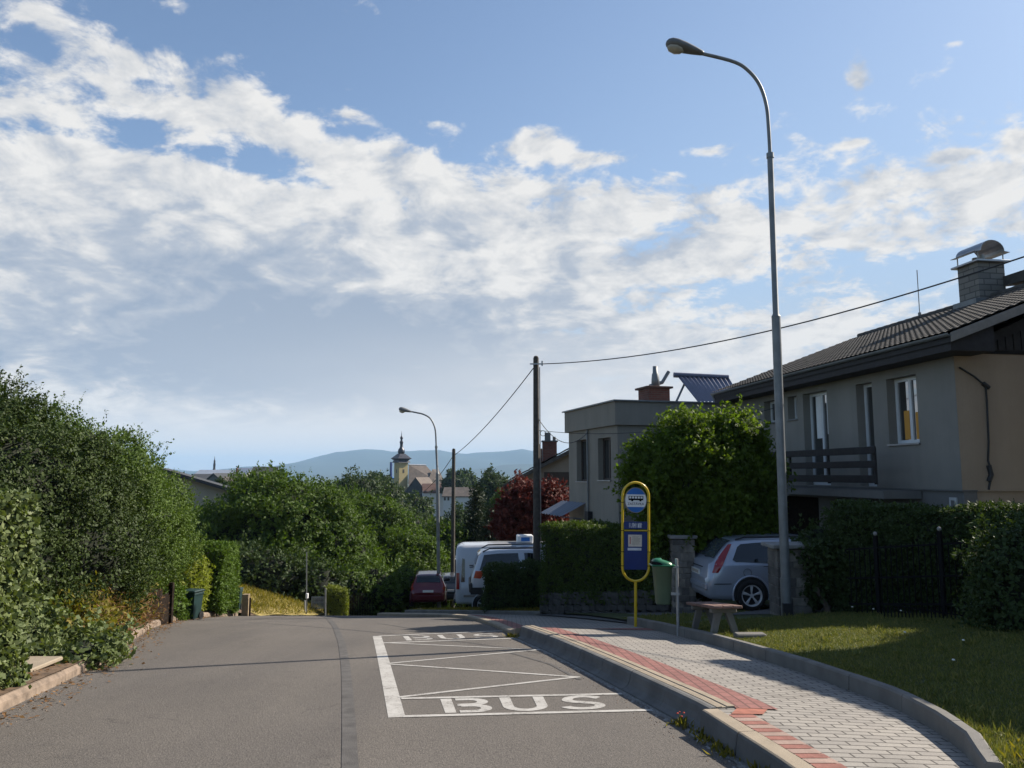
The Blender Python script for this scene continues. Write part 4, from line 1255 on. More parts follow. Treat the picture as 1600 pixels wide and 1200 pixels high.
def house_three():
    # low gabled house further down, chimney with three pots
    Y = 38.0
    l = at(786, 757, Y); r = at(892, 700, Y); 
    loc = Vector((l.x, Y, -5.6))
    root = empty('gabled_house', loc, R(-1), 'low gabled brown house behind the red maple, stout chimney on its roof slope', 'house')
    q = lambda px, py: (lambda v: (v.x - loc.x, v.z - loc.z))(at(px, py, Y))
    e = q(786, 757); k = q(892, 701)
    sl = (k[1] - e[1]) / (k[0] - e[0])
    W = 3.5
    ru = e[0] + W; rz = e[1] + sl * W
    mb = MB()
    mb.prism([(e[0] + .45, 0), (e[0] + .45, e[1] + .45 * sl - .1), (ru, rz - .1), (2 * ru - e[0] - .45, e[1] + .45 * sl - .1), (2 * ru - e[0] - .45, 0)], .5, 5.2, axis='y')
    mb.build('wall', M_['wallbeige3'], root)
    rf = MB()
    for (ua, za, ub, zb) in ((e[0], e[1], ru, rz), (2 * ru - e[0], e[1], ru, rz)):
        rf.prism([(ua, za), (ub, zb), (ub, zb - .2), (ua, za - .2)], .02, 5.6, axis='y')
    v, f = tile_sheet(e[0], e[1] + .05, ru, rz + .05, .05, 5.5, .32, .45); rf.add(v, f)
    rf.build('roof', M_['roof'], root)
    br = MB(); br.tube([(e[0] + .1, .3, e[1] - .15), (e[0] + .15, .3, e[1] - .5), (e[0] + .55, .45, e[1] - 1.0), (e[0] + .5, .45, .2)], .07, 8); br.build('downpipe', M_['wood'], root)
    vt = MB()
    for i in range(6):
        a = q(880, 768 + i * 6); vt.box(a[0], a[0] + 1.2, .44, .498, a[1] - .06, a[1] + .04)
    vt.build('louvre', M_['bargegrey'], root)
    d = q(860, 744); dk = MB(); dk.box(d[0] - .3, d[0] + 2.0, .46, .499, d[1] - .45, d[1] + .2); dk.build('window', M_['darkframe'], root)
    a = q(849, 724); b = q(872, 688)
    ch = MB(); ch.box(a[0], b[0], 1.6, 2.5, a[1] - .8, b[1]); ch.box(a[0] - .42, a[0] - .02, 1.7, 2.4, a[1] - .8, b[1] - .35)
    chim = ch.build('chimney', M_['brick'], root)
    cc = MB(); cc.box(a[0] - .05, b[0] + .06, 1.55, 2.55, b[1] + .003, b[1] + .06)
    cc.box(a[0] + .12, a[0] + .42, 1.8, 2.1, b[1] + .06, b[1] + .48); cc.box(b[0] - .2, b[0] - .05, 1.8, 2.0, b[1] + .06, b[1] + .26); cc.box(a[0] - .35, a[0] - .12, 1.8, 2.1, b[1] - .35, b[1] - .12)
    cc.build('chimney_pot', M_['concdark'], chim)
house_three()

def house_four():
    # cream gable among the trees on the left; orange side wall added for the grey house window to reflect
    Y = 47.0
    a = at(300, 752, Y); b = at(350, 768, Y)
    ax = a.x - 2.0
    loc = Vector((ax, Y, -6.5))
    root = empty('cream_gabled_house', loc, R(21), 'cream house with shallow dark gable roof glimpsed between the left trees', 'house')
    z = lambda v: v.z - loc.z
    sl = (z(a) - z(b)) / (b.x - a.x)
    e_u = b.x - ax + .6; rz = z(a) + 2.0 * sl; ez = rz - sl * e_u
    mb = MB()
    mb.prism([(-e_u + .5, 0), (-e_u + .5, ez + .35), (0, rz - .15), (e_u - .5, ez + .35), (e_u - .5, 0)], 0, 11, 0, axis='y')
    mb.box(e_u - .498, e_u - .46, .05, 10.95, .2, ez + .3, 1)
    mb.build('wall', [M_['cream'], M_['orangereflect']], root)
    rf = MB()
    for sgn in (-1, 1):
        rf.prism([(sgn * e_u, ez), (0, rz), (0, rz + .2), (sgn * e_u, ez + .2)], -.5, 11.5, axis='y')
    rf.build('roof', M_['roofslate'], root)
    wn = MB(); wn.box(.3, 1.5, -.03, -.002, rz - 2.6, rz - 1.6); wn.build('window', M_['darkframe'], root)
    for k in range(3):
        w_ = MB(); w_.box(e_u - .46, e_u - .44, 1.5 + 3 * k, 2.7 + 3 * k, ez - 2.2, ez - .8); w_.build('window', M_['darkframe'], root)
house_four()
# ------------------------------------------------------------------ street furniture
def V3(px, py, Y): return at(px, py, Y)
def street_lamp(name, label, Y, base_px, path_px, rads, head_a, head_b, head_r, group='street lamps', box=None, bare=False):
    base = V3(*base_px, Y); base.z = gz(base.x, base.y) - .05
    root = empty(name, base, 0, label, 'street lamp', group)
    pts = [base] + [V3(*p, Y) for p in path_px]
    i0 = 3
    mb = MB()
    mb.tube(pts[:2], [rads[0], rads[0]], 14); mb.tube([pts[1], pts[1] + Vector((0, 0, .06)), pts[2]], [rads[0] * 1.08, rads[1], rads[1]], 14)
    mb.tube([pts[0], pts[0] + Vector((0, 0, .75))], rads[0] * 1.12, 14)
    mb.build('pole', M_['lampgrey'], root, True)
    if Y < 20:
        bc = MB(); bc.box(base.x - .09, base.x + .09, base.y - .1, base.y - .02, base.z, base.z + .30, bev=.01); bc.build('base_cover', M_['plasticblk'], root, True)
    ar = MB(); ap = pts[2:]
    fine = []
    for i in range(len(ap) - 1):   # smooth the bend
        p0 = ap[max(0, i - 1)]; p1 = ap[i]; p2 = ap[i + 1]; p3 = ap[min(len(ap) - 1, i + 2)]
        for k in range(6):
            t = k / 6
            fine.append(.5 * ((2 * p1) + (p2 - p0) * t + (2 * p0 - 5 * p1 + 4 * p2 - p3) * t * t + (3 * p1 - p0 - 3 * p2 + p3) * t ** 3))
    fine.append(ap[-1])
    ar.tube(fine, rads[2], 10); ar.tube([ap[0], ap[0] + Vector((0, 0, .1))], rads[1] * 1.25, 12)
    ar.build('arm', M_['lampgrey'], root, True)
    A = V3(*head_a, Y); B = V3(*head_b, Y)   # A outer tip, B socket end
    d = (B - A); L = d.length; d.normalize(); up = Vector((-d.z, 0, d.x));
    if up.z < 0: up = -up
    side = Vector((0, 1, 0))
    hd = MB(); n = 14; prof = [(0, .25), (.04, .62), (.14, .92), (.28, 1.0), (.5, .9), (.75, .66), (.95, .42), (1.0, .3)]
    vs = []; fs = []
    for (t, r) in prof:
        for k in range(n):
            a = 2 * math.pi * k / n
            h = math.sin(a); w = math.cos(a)
            vs.append(A + d * (t * L) + up * (h * r * head_r * (.85 if h > 0 else .55) + head_r * .2 * (1 - t)) + side * (w * r * head_r * 1.15))
    for i in range(len(prof) - 1):
        for k in range(n):
            j = (k + 1) % n; fs.append((i * n + k, i * n + j, (i + 1) * n + j, (i + 1) * n + k))
    fs.append(tuple(reversed(range(n)))); fs.append(tuple((len(prof) - 1) * n + k for k in range(n)))
    hd.add(vs, fs, 0, True); h = hd.build('lamp_head', M_['lamphead'], root, True)
    ln = MB(); vs = []; fs = []
    lp = [(.06, .2), (.12, .75), (.28, 1.0), (.42, .75), (.5, .2)]
    for (t, r) in lp:
        for k in range(n):
            a = 2 * math.pi * k / n
            vs.append(A + d * (t * L) + up * (-.30 * head_r + math.sin(a) * r * head_r * .62) + side * (math.cos(a) * r * head_r * .9))
    for i in range(len(lp) - 1):
        for k in range(n):
            j = (k + 1) % n; fs.append((i * n + k, i * n + j, (i + 1) * n + j, (i + 1) * n + k))
    ln.add(vs, fs, 0, True); ln.build('lens', M_['lens'], h)
    return root
street_lamp('street_lamp', 'tall grey street lamp on the lawn between bench and stone gate pillar', 14.6, (1229, 957), [(1212.5, 495), (1203.5, 247), (1201, 200), (1197.5, 165), (1188, 135), (1172, 113), (1148, 97), (1096, 83.5)], (.083, .058, .036), (1040, 69), (1099, 84), .15)
street_lamp('street_lamp', 'slim street lamp in the distance beside the dark red car', 38.0, (686, 960), [(683.5, 740), (681.6, 700), (680.6, 676), (678, 664), (672, 653.5), (662, 647.5), (652, 645), (642, 643)], (.085, .055, .04), (623, 640), (643, 643.5), .16)

def wooden_pole(label, px, Y, top_py, r, lean=0):
    t = V3(px, top_py, Y); base = Vector((t.x + lean, Y, gz(t.x, Y) - .3))
    root = empty('utility_pole', base, 0, label, 'utility pole', 'wooden utility poles')
    mb = MB(); mb.tube([base, t], [r * 1.15, r * .86], 14); mb.lathe([(r * .86, 0), (r * .6, .07), (0.01, .09)], 14, c=(t.x, t.y, t.z)); mb.build('pole', M_['polewood'], root, True)
    return root, t
pr, ptop = wooden_pole('tall weathered wooden pole rising behind the dark clipped bush', 837.5, 24.9, 560, .107)
b = MB(); b.box(ptop.x - .2, ptop.x + .22, 24.76, 24.8, ptop.z - .22, ptop.z - .18); b.tube([(ptop.x + .2, 24.78, ptop.z - .26), (ptop.x + .2, 24.78, ptop.z - .1)], .03, 8); b.build('bracket', M_['galv'], pr, True)
b = MB(); b.tube([(ptop.x + .115, 24.83, ptop.z - .3), (ptop.x + .14, 24.83, ptop.z - 8)], .018, 6); b.build('conduit', M_['bargegrey'], pr, True)
pr2, ptop2 = wooden_pole('shorter distant wooden pole between the far lamp and the white van', 709, 45.0, 703, .115)
def cable(label, a, b_, sag, r=.011, n=26, group='overhead cables'):
    a = Vector(a); b_ = Vector(b_)
    pts = []
    for i in range(n + 1):
        t = i / n; p = a.lerp(b_, t); p.z -= sag * 4 * t * (1 - t); pts.append(p)
    mb = MB(); mb.tube(pts, r, 6)
    return tag(mb.build('overhead_cable', M_['wire']), label, 'cable', group)
cable('long sagging cable from the tall wooden pole up to the right', ptop + Vector((.2, -.12, -.2)), MAST, .62, .016)
cable('cable sloping down from the tall pole to the distant pole', ptop + Vector((-.1, -.1, -.35)), ptop2 + Vector((.05, -.05, -.3)), .25, .017)
cable('cable running on beyond the distant pole into the trees', ptop2 + Vector((-.1, 0, -.45)), V3(655, 772, 66), .3, .02)
h2 = V3(905, 692, 25.5)
cable('thin slack cable from the tall pole to the flat roofed house', V3(841, 654, 24.8), V3(918, 676, 26.6), .55, .011)
cable('thin level cable crossing in front of the flat roofed house', V3(842, 672.5, 24.8), V3(1215, 636, 21.0) , .35, .009)
lp = MB()
c0 = V3(848.5, 677, 24.75)
lp.tube([c0 + Vector((.085 * math.cos(a), 0, .085 * math.sin(a))) for a in [2 * math.pi * i / 20 for i in range(21)]], .01, 6)
tag(lp.build('cable_coil', M_['wire']), 'small coil of spare cable hanging beside the tall wooden pole', 'cable coil')

# ------------------------------------------------------------------ bus stop sign
def text_mesh(txt, size):
    cu = bpy.data.curves.new('lettering', 'FONT'); cu.body = txt; cu.size = size; cu.align_x = 'CENTER'; cu.align_y = 'CENTER'; cu.extrude = .0008
    ob = bpy.data.objects.new('lettering', cu); COL.objects.link(ob)
    bpy.context.view_layer.update()
    me = bpy.data.meshes.new_from_object(ob.evaluated_get(bpy.context.evaluated_depsgraph_get()))
    bpy.data.objects.remove(ob)
    return me
def bus_stop():
    Y = 15.7
    g = V3(992.5, 958, Y); zb = gz(g.x, Y) - .05
    root = empty('bus_stop_sign', (g.x, Y, zb), 0, 'yellow tubular bus stop sign with blue and white disc and timetable board', 'bus stop')
    root.rotation_euler = (0, R(1.1), R(6))
    sc = 15.9 / 1200
    cx = 0.0
    zt = lambda py: V3(993, py, Y).z - zb
    top, bot = zt(754), zt(908); hw = .27; r = .026
    pts = []
    zc1, zc0 = top - hw, bot + hw
    for i in range(25):
        a = math.pi * i / 24; pts.append((hw * math.cos(a), 0, zc1 + hw * math.sin(a)))
    for i in range(25):
        a = math.pi + math.pi * i / 24; pts.append((hw * math.cos(a), 0, zc0 + hw * math.sin(a)))
    pts.append(pts[0])
    fr = MB(); fr.tube(pts, r, 12); fr.build('frame', M_['yellow'], root)
    po = MB(); po.tube([(0, 0, -.1), (0, 0, bot)], .03, 12); po.build('post', M_['yellow'], root)
    # disc: blue with a white middle band, bus pictogram and stop lettering
    dz = zt(781.5); dr = .222
    d = MB(); d.prism([(dr * math.cos(2 * math.pi * i / 40), dz + 1.12 * dr * math.sin(2 * math.pi * i / 40)) for i in range(40)], -.012, .006, axis='y'); disc = d.build('disc', M_['signblue'], root)
    rim = MB(); rim.tube([(dr * math.cos(2 * math.pi * i / 40), -.006, dz + 1.12 * dr * math.sin(2 * math.pi * i / 40)) for i in range(41)], .010, 6); rim.build('rim', M_['bargegrey'], disc)
    b0, b1 = -.135, .115
    band = []
    rr = dr * .97
    for i in range(11):
        z = b0 + (b1 - b0) * i / 10; band.append((rr * math.sqrt(1 - (z / (rr * 1.12)) ** 2), dz + z))
    band += [(-x, z) for x, z in reversed(band)]
    w = MB(); w.prism(band, -.0155, -.0125, axis='y'); w.build('band', M_['white'], disc)
    p = MB()
    w0, w1, z0, z1 = -.15, .155, dz + .0, dz + .085
    p.box(w0, w1, -.018, -.016, z0, z0 + .034); p.box(w0, w1, -.018, -.016, z1 - .010, z1)
    for k in range(6):
        x = w0 + (w1 - w0 - .014) * k / 5; p.box(x, x + .014, -.018, -.016, z0 + .034, z1 - .01)
    for x in (w0 + .075, w1 - .06): p.prism([(x + .026 * math.cos(2 * math.pi * i / 14), z0 + .002 + .026 * math.sin(2 * math.pi * i / 14)) for i in range(14)], -.0195, -.018, axis='y')
    p.build('bus_pictogram', M_['black'], disc)
    me = text_mesh('ZASTÁVKA', .068)
    t = link('stop_lettering', me, M_['black'], disc); t.rotation_euler = (R(90), 0, 0); t.location = (0, -.0165, dz - .075)
    # name board, cross bar and timetable board
    nb = MB(); nb.box(-hw + .03, hw - .03, -.008, .008, zt(826.5), zt(815)); nbo = nb.build('name_board', M_['blue'], root)
    lt = MB(); rng = random.Random(3)
    x = -.135
    za, zb_ = zt(824.5), zt(817)
    while x < .13:   # worn, unreadable white name
        wd = rng.uniform(.012, .024)
        lt.box(x, x + .008, -.011, -.0085, za, zb_); lt.box(x + .008, x + wd, -.011, -.0085, *sorted((rng.uniform(za, zb_ - .02), rng.uniform(za + .02, zb_))))
        if rng.random() < .6: lt.box(x + wd, x + wd + .007, -.011, -.0085, za, zb_)
        x += wd + .017
    lt.build('faded_name', M_['letterwhite'], nbo)
    cb = MB(); cb.tube([(-hw, 0, zt(829)), (hw, 0, zt(829))], .013, 8); cb.build('cross_bar', M_['yellow'], root)
    tb = MB(); tb.box(-hw + .035, hw - .035, -.008, .008, zt(890), zt(831)); tbo = tb.build('timetable_board', M_['blue'], root)
    pa = MB(); pa.box(-.155, .125, -.013, -.009, zt(854), zt(835.5)); pap = pa.build('timetable', M_['paper'], tbo)
    ik = MB()
    for k in range(9): 
        z = zt(837.5 + k * 1.55); ik.box(-.08 + rng.uniform(0, .02), .10 - rng.uniform(0, .05), -.0145, -.0135, z - .006, z)
    ik.build('print', M_['paperink'], pap)
    rk = MB(); rk.box(-.125, -.105, -.0145, -.0135, zt(850), zt(839)); rk.build('red_print', M_['redink'], pap)
    st = MB(); st.box(-.165, .115, -.013, -.009, zt(860), zt(856)); st.build('notice_strip', M_['letterwhite'], tbo)
    for sx in (-1, 1):
        for py in (785, 829, 862, 884):
            cl = MB(); cl.box(sx * hw - .03, sx * hw + .03, -.029, .029, zt(py) - .007, zt(py) + .005); cl.build('clip', M_['black'], root)
bus_stop()

# ------------------------------------------------------------------ litter bin on its post
def litter_bin():
    Y = 13.2
    g = V3(1059.5, 978, Y); zb = gz(g.x, Y) - .03
    root = empty('litter_bin', (g.x, Y, zb), 0, 'green litter bin with rounded hood hung on a thin steel post', 'litter bin')
    zt = lambda py: V3(1059, py, Y).z - zb
    po = MB(); po.tube([(0, 0, -.1), (0, 0, zt(873))], .026, 10); po.build('post', M_['galv'], root)
    cx = -.245
    z0, z1 = zt(944), zt(884)
    bd = MB()
    prof = [(.03, z0), (.112, z0 + .005), (.122, z0 + .03), (.165, z1), (.178, z1 + .005), (.178, z1 + .03)]
    vs = []; fs = []; n = 24
    def sq(a):   # rounded-square plan
        c, s = math.cos(a), math.sin(a); k = (abs(c) ** 3.2 + abs(s) ** 3.2) ** (-1 / 3.2); return c * k, s * k
    for (r, z) in prof:
        for k in range(n):
            x, y = sq(2 * math.pi * k / n); vs.append((cx + x * r, y * r * .85, z))
    for i in range(len(prof) - 1):
        for k in range(n):
            j = (k + 1) % n; fs.append((i * n + k, i * n + j, (i + 1) * n + j, (i + 1) * n + k))
    fs.append(tuple(reversed(range(n)))); 
    bd.add(vs, fs, 0, True)
    bd.build('bucket', M_['bingreen'], root)
    ld = MB(); vs = []; fs = []
    lp = [(.184, z1 + .03), (.18, z1 + .065), (.155, z1 + .105), (.10, z1 + .125), (.02, z1 + .13)]
    for (r, z) in lp:
        for k in range(n):
            x, y = sq(2 * math.pi * k / n); vs.append((cx + x * r + .0, y * r * .85, z - .05 * (x + 1) * (1 if i else 1) * .5))
    for i in range(len(lp) - 1):
        for k in range(n):
            j = (k + 1) % n; fs.append((i * n + k, i * n + j, (i + 1) * n + j, (i + 1) * n + k))
    fs.append(tuple((len(lp) - 1) * n + k for k in range(n)))
    ld.add(vs, fs, 0, True); lid = ld.build('hood', M_['lidgreen'], root)
    op = MB(); op.add([(cx - .19, .115, z1 + .035), (cx - .19, -.115, z1 + .035), (cx - .115, -.164, z1 + .035), (cx - .02, -.166, z1 + .035), (cx - .055, -.157, z1 + .068), (cx - .125, -.147, z1 + .082), (cx - .184, -.10, z1 + .085), (cx - .186, .10, z1 + .085)], [(0, 1, 6, 7), (1, 2, 5, 6), (2, 3, 4, 5)]); op.build('opening', M_['black'], lid)
    rm = MB(); rm.box(cx - .20, cx + .195, -.168, .168, z1 + .003, z1 + .03, bev=.012); rm.build('rim', M_['lidgreen'], root)
    for (u_, q_) in ((.15, z1 - .03), (.13, z0 + .15)):
        br = MB(); br.box(cx + u_, .03, -.03, .03, q_, q_ + .035); br.build('bracket', M_['galv'], root)
litter_bin()

# ------------------------------------------------------------------ bench
def bench():
    a = Vector((3.17, 13.15, 0)); b = Vector((3.25, 11.95, 0))
    mid = (a + b) / 2; zg = gz(mid.x, mid.y)
    ang = math.atan2((b - a).y, (b - a).x)
    slope = (gz(b.x, b.y) - gz(a.x, a.y)) / (b - a).length
    root = empty('bench', (mid.x, mid.y, zg), ang, 'small backless bench with red brown planks on two concrete trestles', 'bench')
    root.rotation_euler = (0, -math.atan(slope), ang)
    L = (b - a).length / 2
    for i, y in enumerate((-.155, -.0, .155)):
        pl = MB(); pl.box(-L - .12, L + .12, y - .07, y + .07, .40, .445, bev=.008); pl.build('seat_plank', M_['benchwood'], root)
    for x in (-L + .12, L - .12):
        t = MB()
        t.box(x - .05, x + .05, -.2, .2, .33, .398, bev=.01)
        for sy in (-1, 1):
            t.prism([(sy * .03, .33), (sy * .13, .33), (sy * .235, -.04), (sy * .15, -.04)], x - .045, x + .045, axis='x')
        t.build('trestle', M_['conc'], root)
    bl = MB(); bl.box(-.22, .22, -.09, .09, -.05, .07, bev=.015)
    o = bl.build('concrete_block', M_['conc']); p = V3(1150, 1001, 11.6); o.location = (3.47, 11.55, gz(3.47, 11.55)); o.rotation_euler = (0, 0, R(2))
    tag(o, 'low concrete block in the grass at the near foot of the bench', 'concrete block')
bench()

# ------------------------------------------------------------------ stone gate pillars, fence
def pillar(label, x0, x1, y, depth, ztop, cap=.1, mat='stonegrey', rot=0):
    zb = gz((x0 + x1) / 2, y) - .15
    root = empty('stone_pillar', ((x0 + x1) / 2, y, zb), rot, label, 'stone pillar', 'stone gate pillars')
    w = (x1 - x0) / 2; rng = random.Random(int(x0 * 100))
    mb = MB()
    z = 0.0
    while z < ztop - zb - .12:   # courses of rough split stone
        h = rng.uniform(.11, .2); h = min(h, ztop - zb - z)
        x = -w
        while x < w - .05:
            l = rng.uniform(.18, .36); l = min(l, w - x)
            pr = rng.uniform(-.012, .018)
            mb.box(x + .003, x + l - .003, -pr, depth + pr, z + .003, z + h - .003, bev=.012)
            x += l
        z += h
    mb.box(-w + .012, w - .012, .008, depth - .008, 0, ztop - zb - .02)
    mb.build('shaft', M_[mat], root)
    c = MB(); c.box(-w - cap, w + cap, -cap, depth + cap, ztop - zb, ztop - zb + .075, bev=.012); c.build('cap', M_['capstone'], root)
    return root
a = V3(1050, 842, 17.9); b = V3(1086, 842, 17.9)
pillar('rough stone gate pillar between the clipped hedge and the silver estate car', a.x, b.x, 17.9, .6, a.z, .05)
a = V3(1213, 857, 14.95); b = V3(1262, 857, 14.95)
pillar('ivy clad stone gate pillar with pale slab behind the tall lamp', a.x, b.x + .04, 14.95, .55, a.z, .09)
a = V3(1598, 868, 11.1)
pillar('stone gate pillar at the right edge of the picture', a.x, a.x + .5, 11.1, .5, a.z, .06)

def fence():
    A = Vector((5.95, 13.9)); B = Vector((7.62, 11.3))
    d = (B - A); L = d.length; d.normalize(); ang = math.atan2(d.y, d.x)
    zA = gz(A.x, A.y); zB = gz(B.x, B.y); sl = (zB - zA) / L
    root = empty('metal_fence', (A.x, A.y, zA), ang, 'black metal bar fence with pale ball finials in front of the hedge', 'fence')
    H = 1.22
    zf = lambda s: sl * s
    posts = []
    for px in (1371, 1472):
        r = ray(px, 900); # meet the fence line in plan
        # A + d s = t r
        det = d.x * (-r.y) - d.y * (-r.x)
        s = ((-A.x) * (-r.y) - (-A.y) * (-r.x)) / det
        posts.append(s)
    for s in posts:
        p = MB(); p.box(s - .03, s + .03, -.03, .03, zf(s) - .2, zf(s) + H + .12); po = p.build('post', M_['black'], root)
        f = MB(); f.lathe([(.010, 0), (.026, .012), (.034, .035), (.026, .058), (.01, .07)], 12, c=(s, 0, zf(s) + H + .12)); f.build('finial', M_['capstone'], po)
    rl = MB()
    for h in (.18, .62, 1.12):
        rl.add([(0, -.015, zf(0) + h), (L, -.015, zf(L) + h), (L, .015, zf(L) + h), (0, .015, zf(0) + h), (0, -.015, zf(0) + h + .03), (L, -.015, zf(L) + h + .03), (L, .015, zf(L) + h + .03), (0, .015, zf(0) + h + .03)], [(0, 1, 2, 3), (7, 6, 5, 4), (0, 4, 5, 1), (2, 6, 7, 3), (1, 5, 6, 2), (0, 3, 7, 4)])
    n = int(L / .095)
    for k in range(n):
        s = (k + .5) * L / n; rl.tube([(s, 0, zf(s) + .05), (s, 0, zf(s) + 1.18)], .009, 5)
    rl.build('bar_panel', M_['black'], root)
    # low comb-like bed edging and a small letter plate
    e = MB()
    for k in range(26):
        s = .9 + k * .06; e.box(s, s + .016, -.42, -.41, zf(s) - .05, zf(s) + .19)
    e.box(.88, 2.5, -.412, -.404, zf(1.7) + .12, zf(1.7) + .14)
    e = e.build('garden_edging', M_['black']); e.parent = None
    e.matrix_world = root.matrix_basis.copy()
    tag(e, 'low black comb edging stuck in the grass before the fence', 'garden edging')
fence()

# low stone retaining wall under the clipped hedge
HA, HB = Vector((.80, 22.6)), Vector((3.62, 18.15))
def retaining():
    d = (HB - HA); L = d.length; d.normalize(); ang = math.atan2(d.y, d.x)
    zA = gz(HA.x, HA.y); zB = gz(HB.x, HB.y)
    root = empty('stone_wall', (HA.x, HA.y, zA), ang, 'low rough stone retaining wall below the clipped green hedge', 'wall')
    mb = MB(); rng = random.Random(4)
    for row in range(4):
        s = 0.0
        while s < L - .05:
            l = min(rng.uniform(.2, .45), L - s); z = (zB - zA) * s / L + row * .16 - .1
            mb.box(s + .003, s + l - .003, -rng.uniform(.0, .025), .4, z + .003, z + .157, bev=.014); s += l
    mb.build('stonework', M_['darkstone'], root)
retaining()

# ------------------------------------------------------------------ left side things
def wheelie_bin(label, px, Y, w, h, rot=0.0):
    p = V3(px, 950, Y); zb = gz(p.x, Y)
    root = empty('wheelie_bin', (p.x, Y, zb), rot, label, 'wheelie bin', 'green wheelie bins')
    b = MB(); a = w / 2; k = .82
    vs = [(-a * k, -a * k, .04), (a * k, -a * k, .04), (a * k, a * k, .04), (-a * k, a * k, .04), (-a, -a, h), (a, -a, h), (a, a, h), (-a, a, h)]
    b.add(vs, [(3, 2, 1, 0), (4, 5, 6, 7), (0, 1, 5, 4), (1, 2, 6, 5), (2, 3, 7, 6), (3, 0, 4, 7)])
    b.box(-a - .015, a + .015, -a - .015, a + .015, h - .07, h - .01, bev=.008)
    b.build('body', M_['wheelie'], root, bevel=.015)
    l = MB(); l.box(-a - .03, a + .03, -a - .04, a + .03, h + .002, h + .06, bev=.02); l.tube([(-a, a + .05, h + .01), (a, a + .05, h + .01)], .018, 8); l.build('lid', M_['wheelie'], root)
    s = MB(); s.box(-.035, .035, -a * .95 - .004, -a * .93, h * .62, h * .62 + .02); s.build('sticker', M_['letterwhite'], root)
    for sx in (-1, 1):
        wh = MB(); wh.tube([(sx * a * .8, a * .8, .1), (sx * a * .98, a * .8, .1)], .1, 12); wh.build('wheel', M_['rubber'], root)
wheelie_bin('dark green wheelie bin standing before the golden conifer', 299.5, 21.0, .40, .72, R(-12))
wheelie_bin('smaller dark green wheelie bin beside the weathered timber stump', 368, 26.5, .34, .68, R(5))
def board(name, label, cat, px0, px1, py0, py1, Y, mat, t=.05):
    a = V3(px0, py1, Y); b = V3(px1, py0, Y)
    zb = min(a.z, gz(a.x, Y)) - .03
    mb = MB(); mb.box(a.x, b.x, Y, Y + t, zb, b.z, bev=.006)
    return tag(mb.build(name, M_[mat]), label, cat)
def fence_left():
    a = V3(221, 965, 17.2); b = V3(266, 962, 18.6)
    zb = gz(b.x, 18.6)
    root = empty('board_fence', (a.x, a.y, gz(a.x, a.y)), 0, 'dark brown board fence under the overgrown shrubs', 'fence')
    mb = MB(); n = 9
    for k in range(n):
        p = Vector((a.x, a.y)).lerp(Vector((b.x, b.y)), k / n); q = Vector((a.x, a.y)).lerp(Vector((b.x, b.y)), (k + .9) / n)
        h = .66 + .04 * (k % 2)
        z = gz(p.x, p.y)
        mb.add([(p.x, p.y, z), (q.x, q.y, z), (q.x, q.y, z + h), (p.x, p.y, z + h), (p.x, p.y + .03, z), (q.x, q.y + .03, z), (q.x, q.y + .03, z + h), (p.x, p.y + .03, z + h)], [(0, 1, 2, 3), (7, 6, 5, 4), (0, 4, 5, 1), (3, 2, 6, 7), (1, 5, 6, 2), (0, 3, 7, 4)])
    mb.build('boards', M_['brownwood'], root, True)
    p = MB(); p.box(b.x - .05, b.x + .05, b.y - .06, b.y + .04, zb - .2, zb + .95); p.build('post', M_['brownwood'], root, True)
fence_left()
board('orange_board', 'short orange timber board leaning in the weeds under the shrubs', 'board', 211, 221, 930, 968, 16.9, 'orangewood')
board('timber_stump', 'weathered pale timber stump at the far road corner', 'timber stump', 377, 388, 929, 958, 25.6, 'palewood', .2)
board('brown_post', 'short brown post against the dry grass bank', 'post', 388.5, 392, 934, 958, 25.6, 'brownwood')
board('pale_board', 'narrow pale board beside the green metal post', 'board', 354, 359.5, 931, 956, 26.0, 'palewood')
def thin_post(name, label, px, Y, py0, py1, r, mat, cat='post', extra=None):
    a = V3(px, py1, Y); b = V3(px, py0, Y); zb = min(a.z, gz(a.x, Y)) - .1
    root = empty(name, (a.x, Y, zb), 0, label, cat)
    mb = MB(); mb.tube([(a.x, Y, zb), (b.x, Y, b.z)], r, 10); mb.build('shaft', M_[mat], root, True)
    if extra:
        c = V3(extra[0], extra[1], Y); e = MB(); e.box(c.x - extra[2], c.x + extra[2], Y - .06, Y + .06, c.z - extra[3], c.z + extra[3], bev=.01); e.build('box', M_['white'], root, True)
thin_post('green_post', 'turquoise green metal post in front of the dark clipped hedge', 350.5, 25.5, 922, 957, .035, 'greenpost')
thin_post('white_post', 'pale metal post at the corner of the yellowish hedge', 508.5, 33.0, 919, 955, .035, 'lampgrey')
thin_post('thin_mast', 'slender grey mast with a small white box before the dark trees', 479, 32.0, 863, 958, .022, 'lampgrey', 'mast', (479.8, 931, .045, .10))
thin_post('grey_post', 'slim grey post beside the small wire gate', 476.5, 32.3, 938, 957, .03, 'galv')
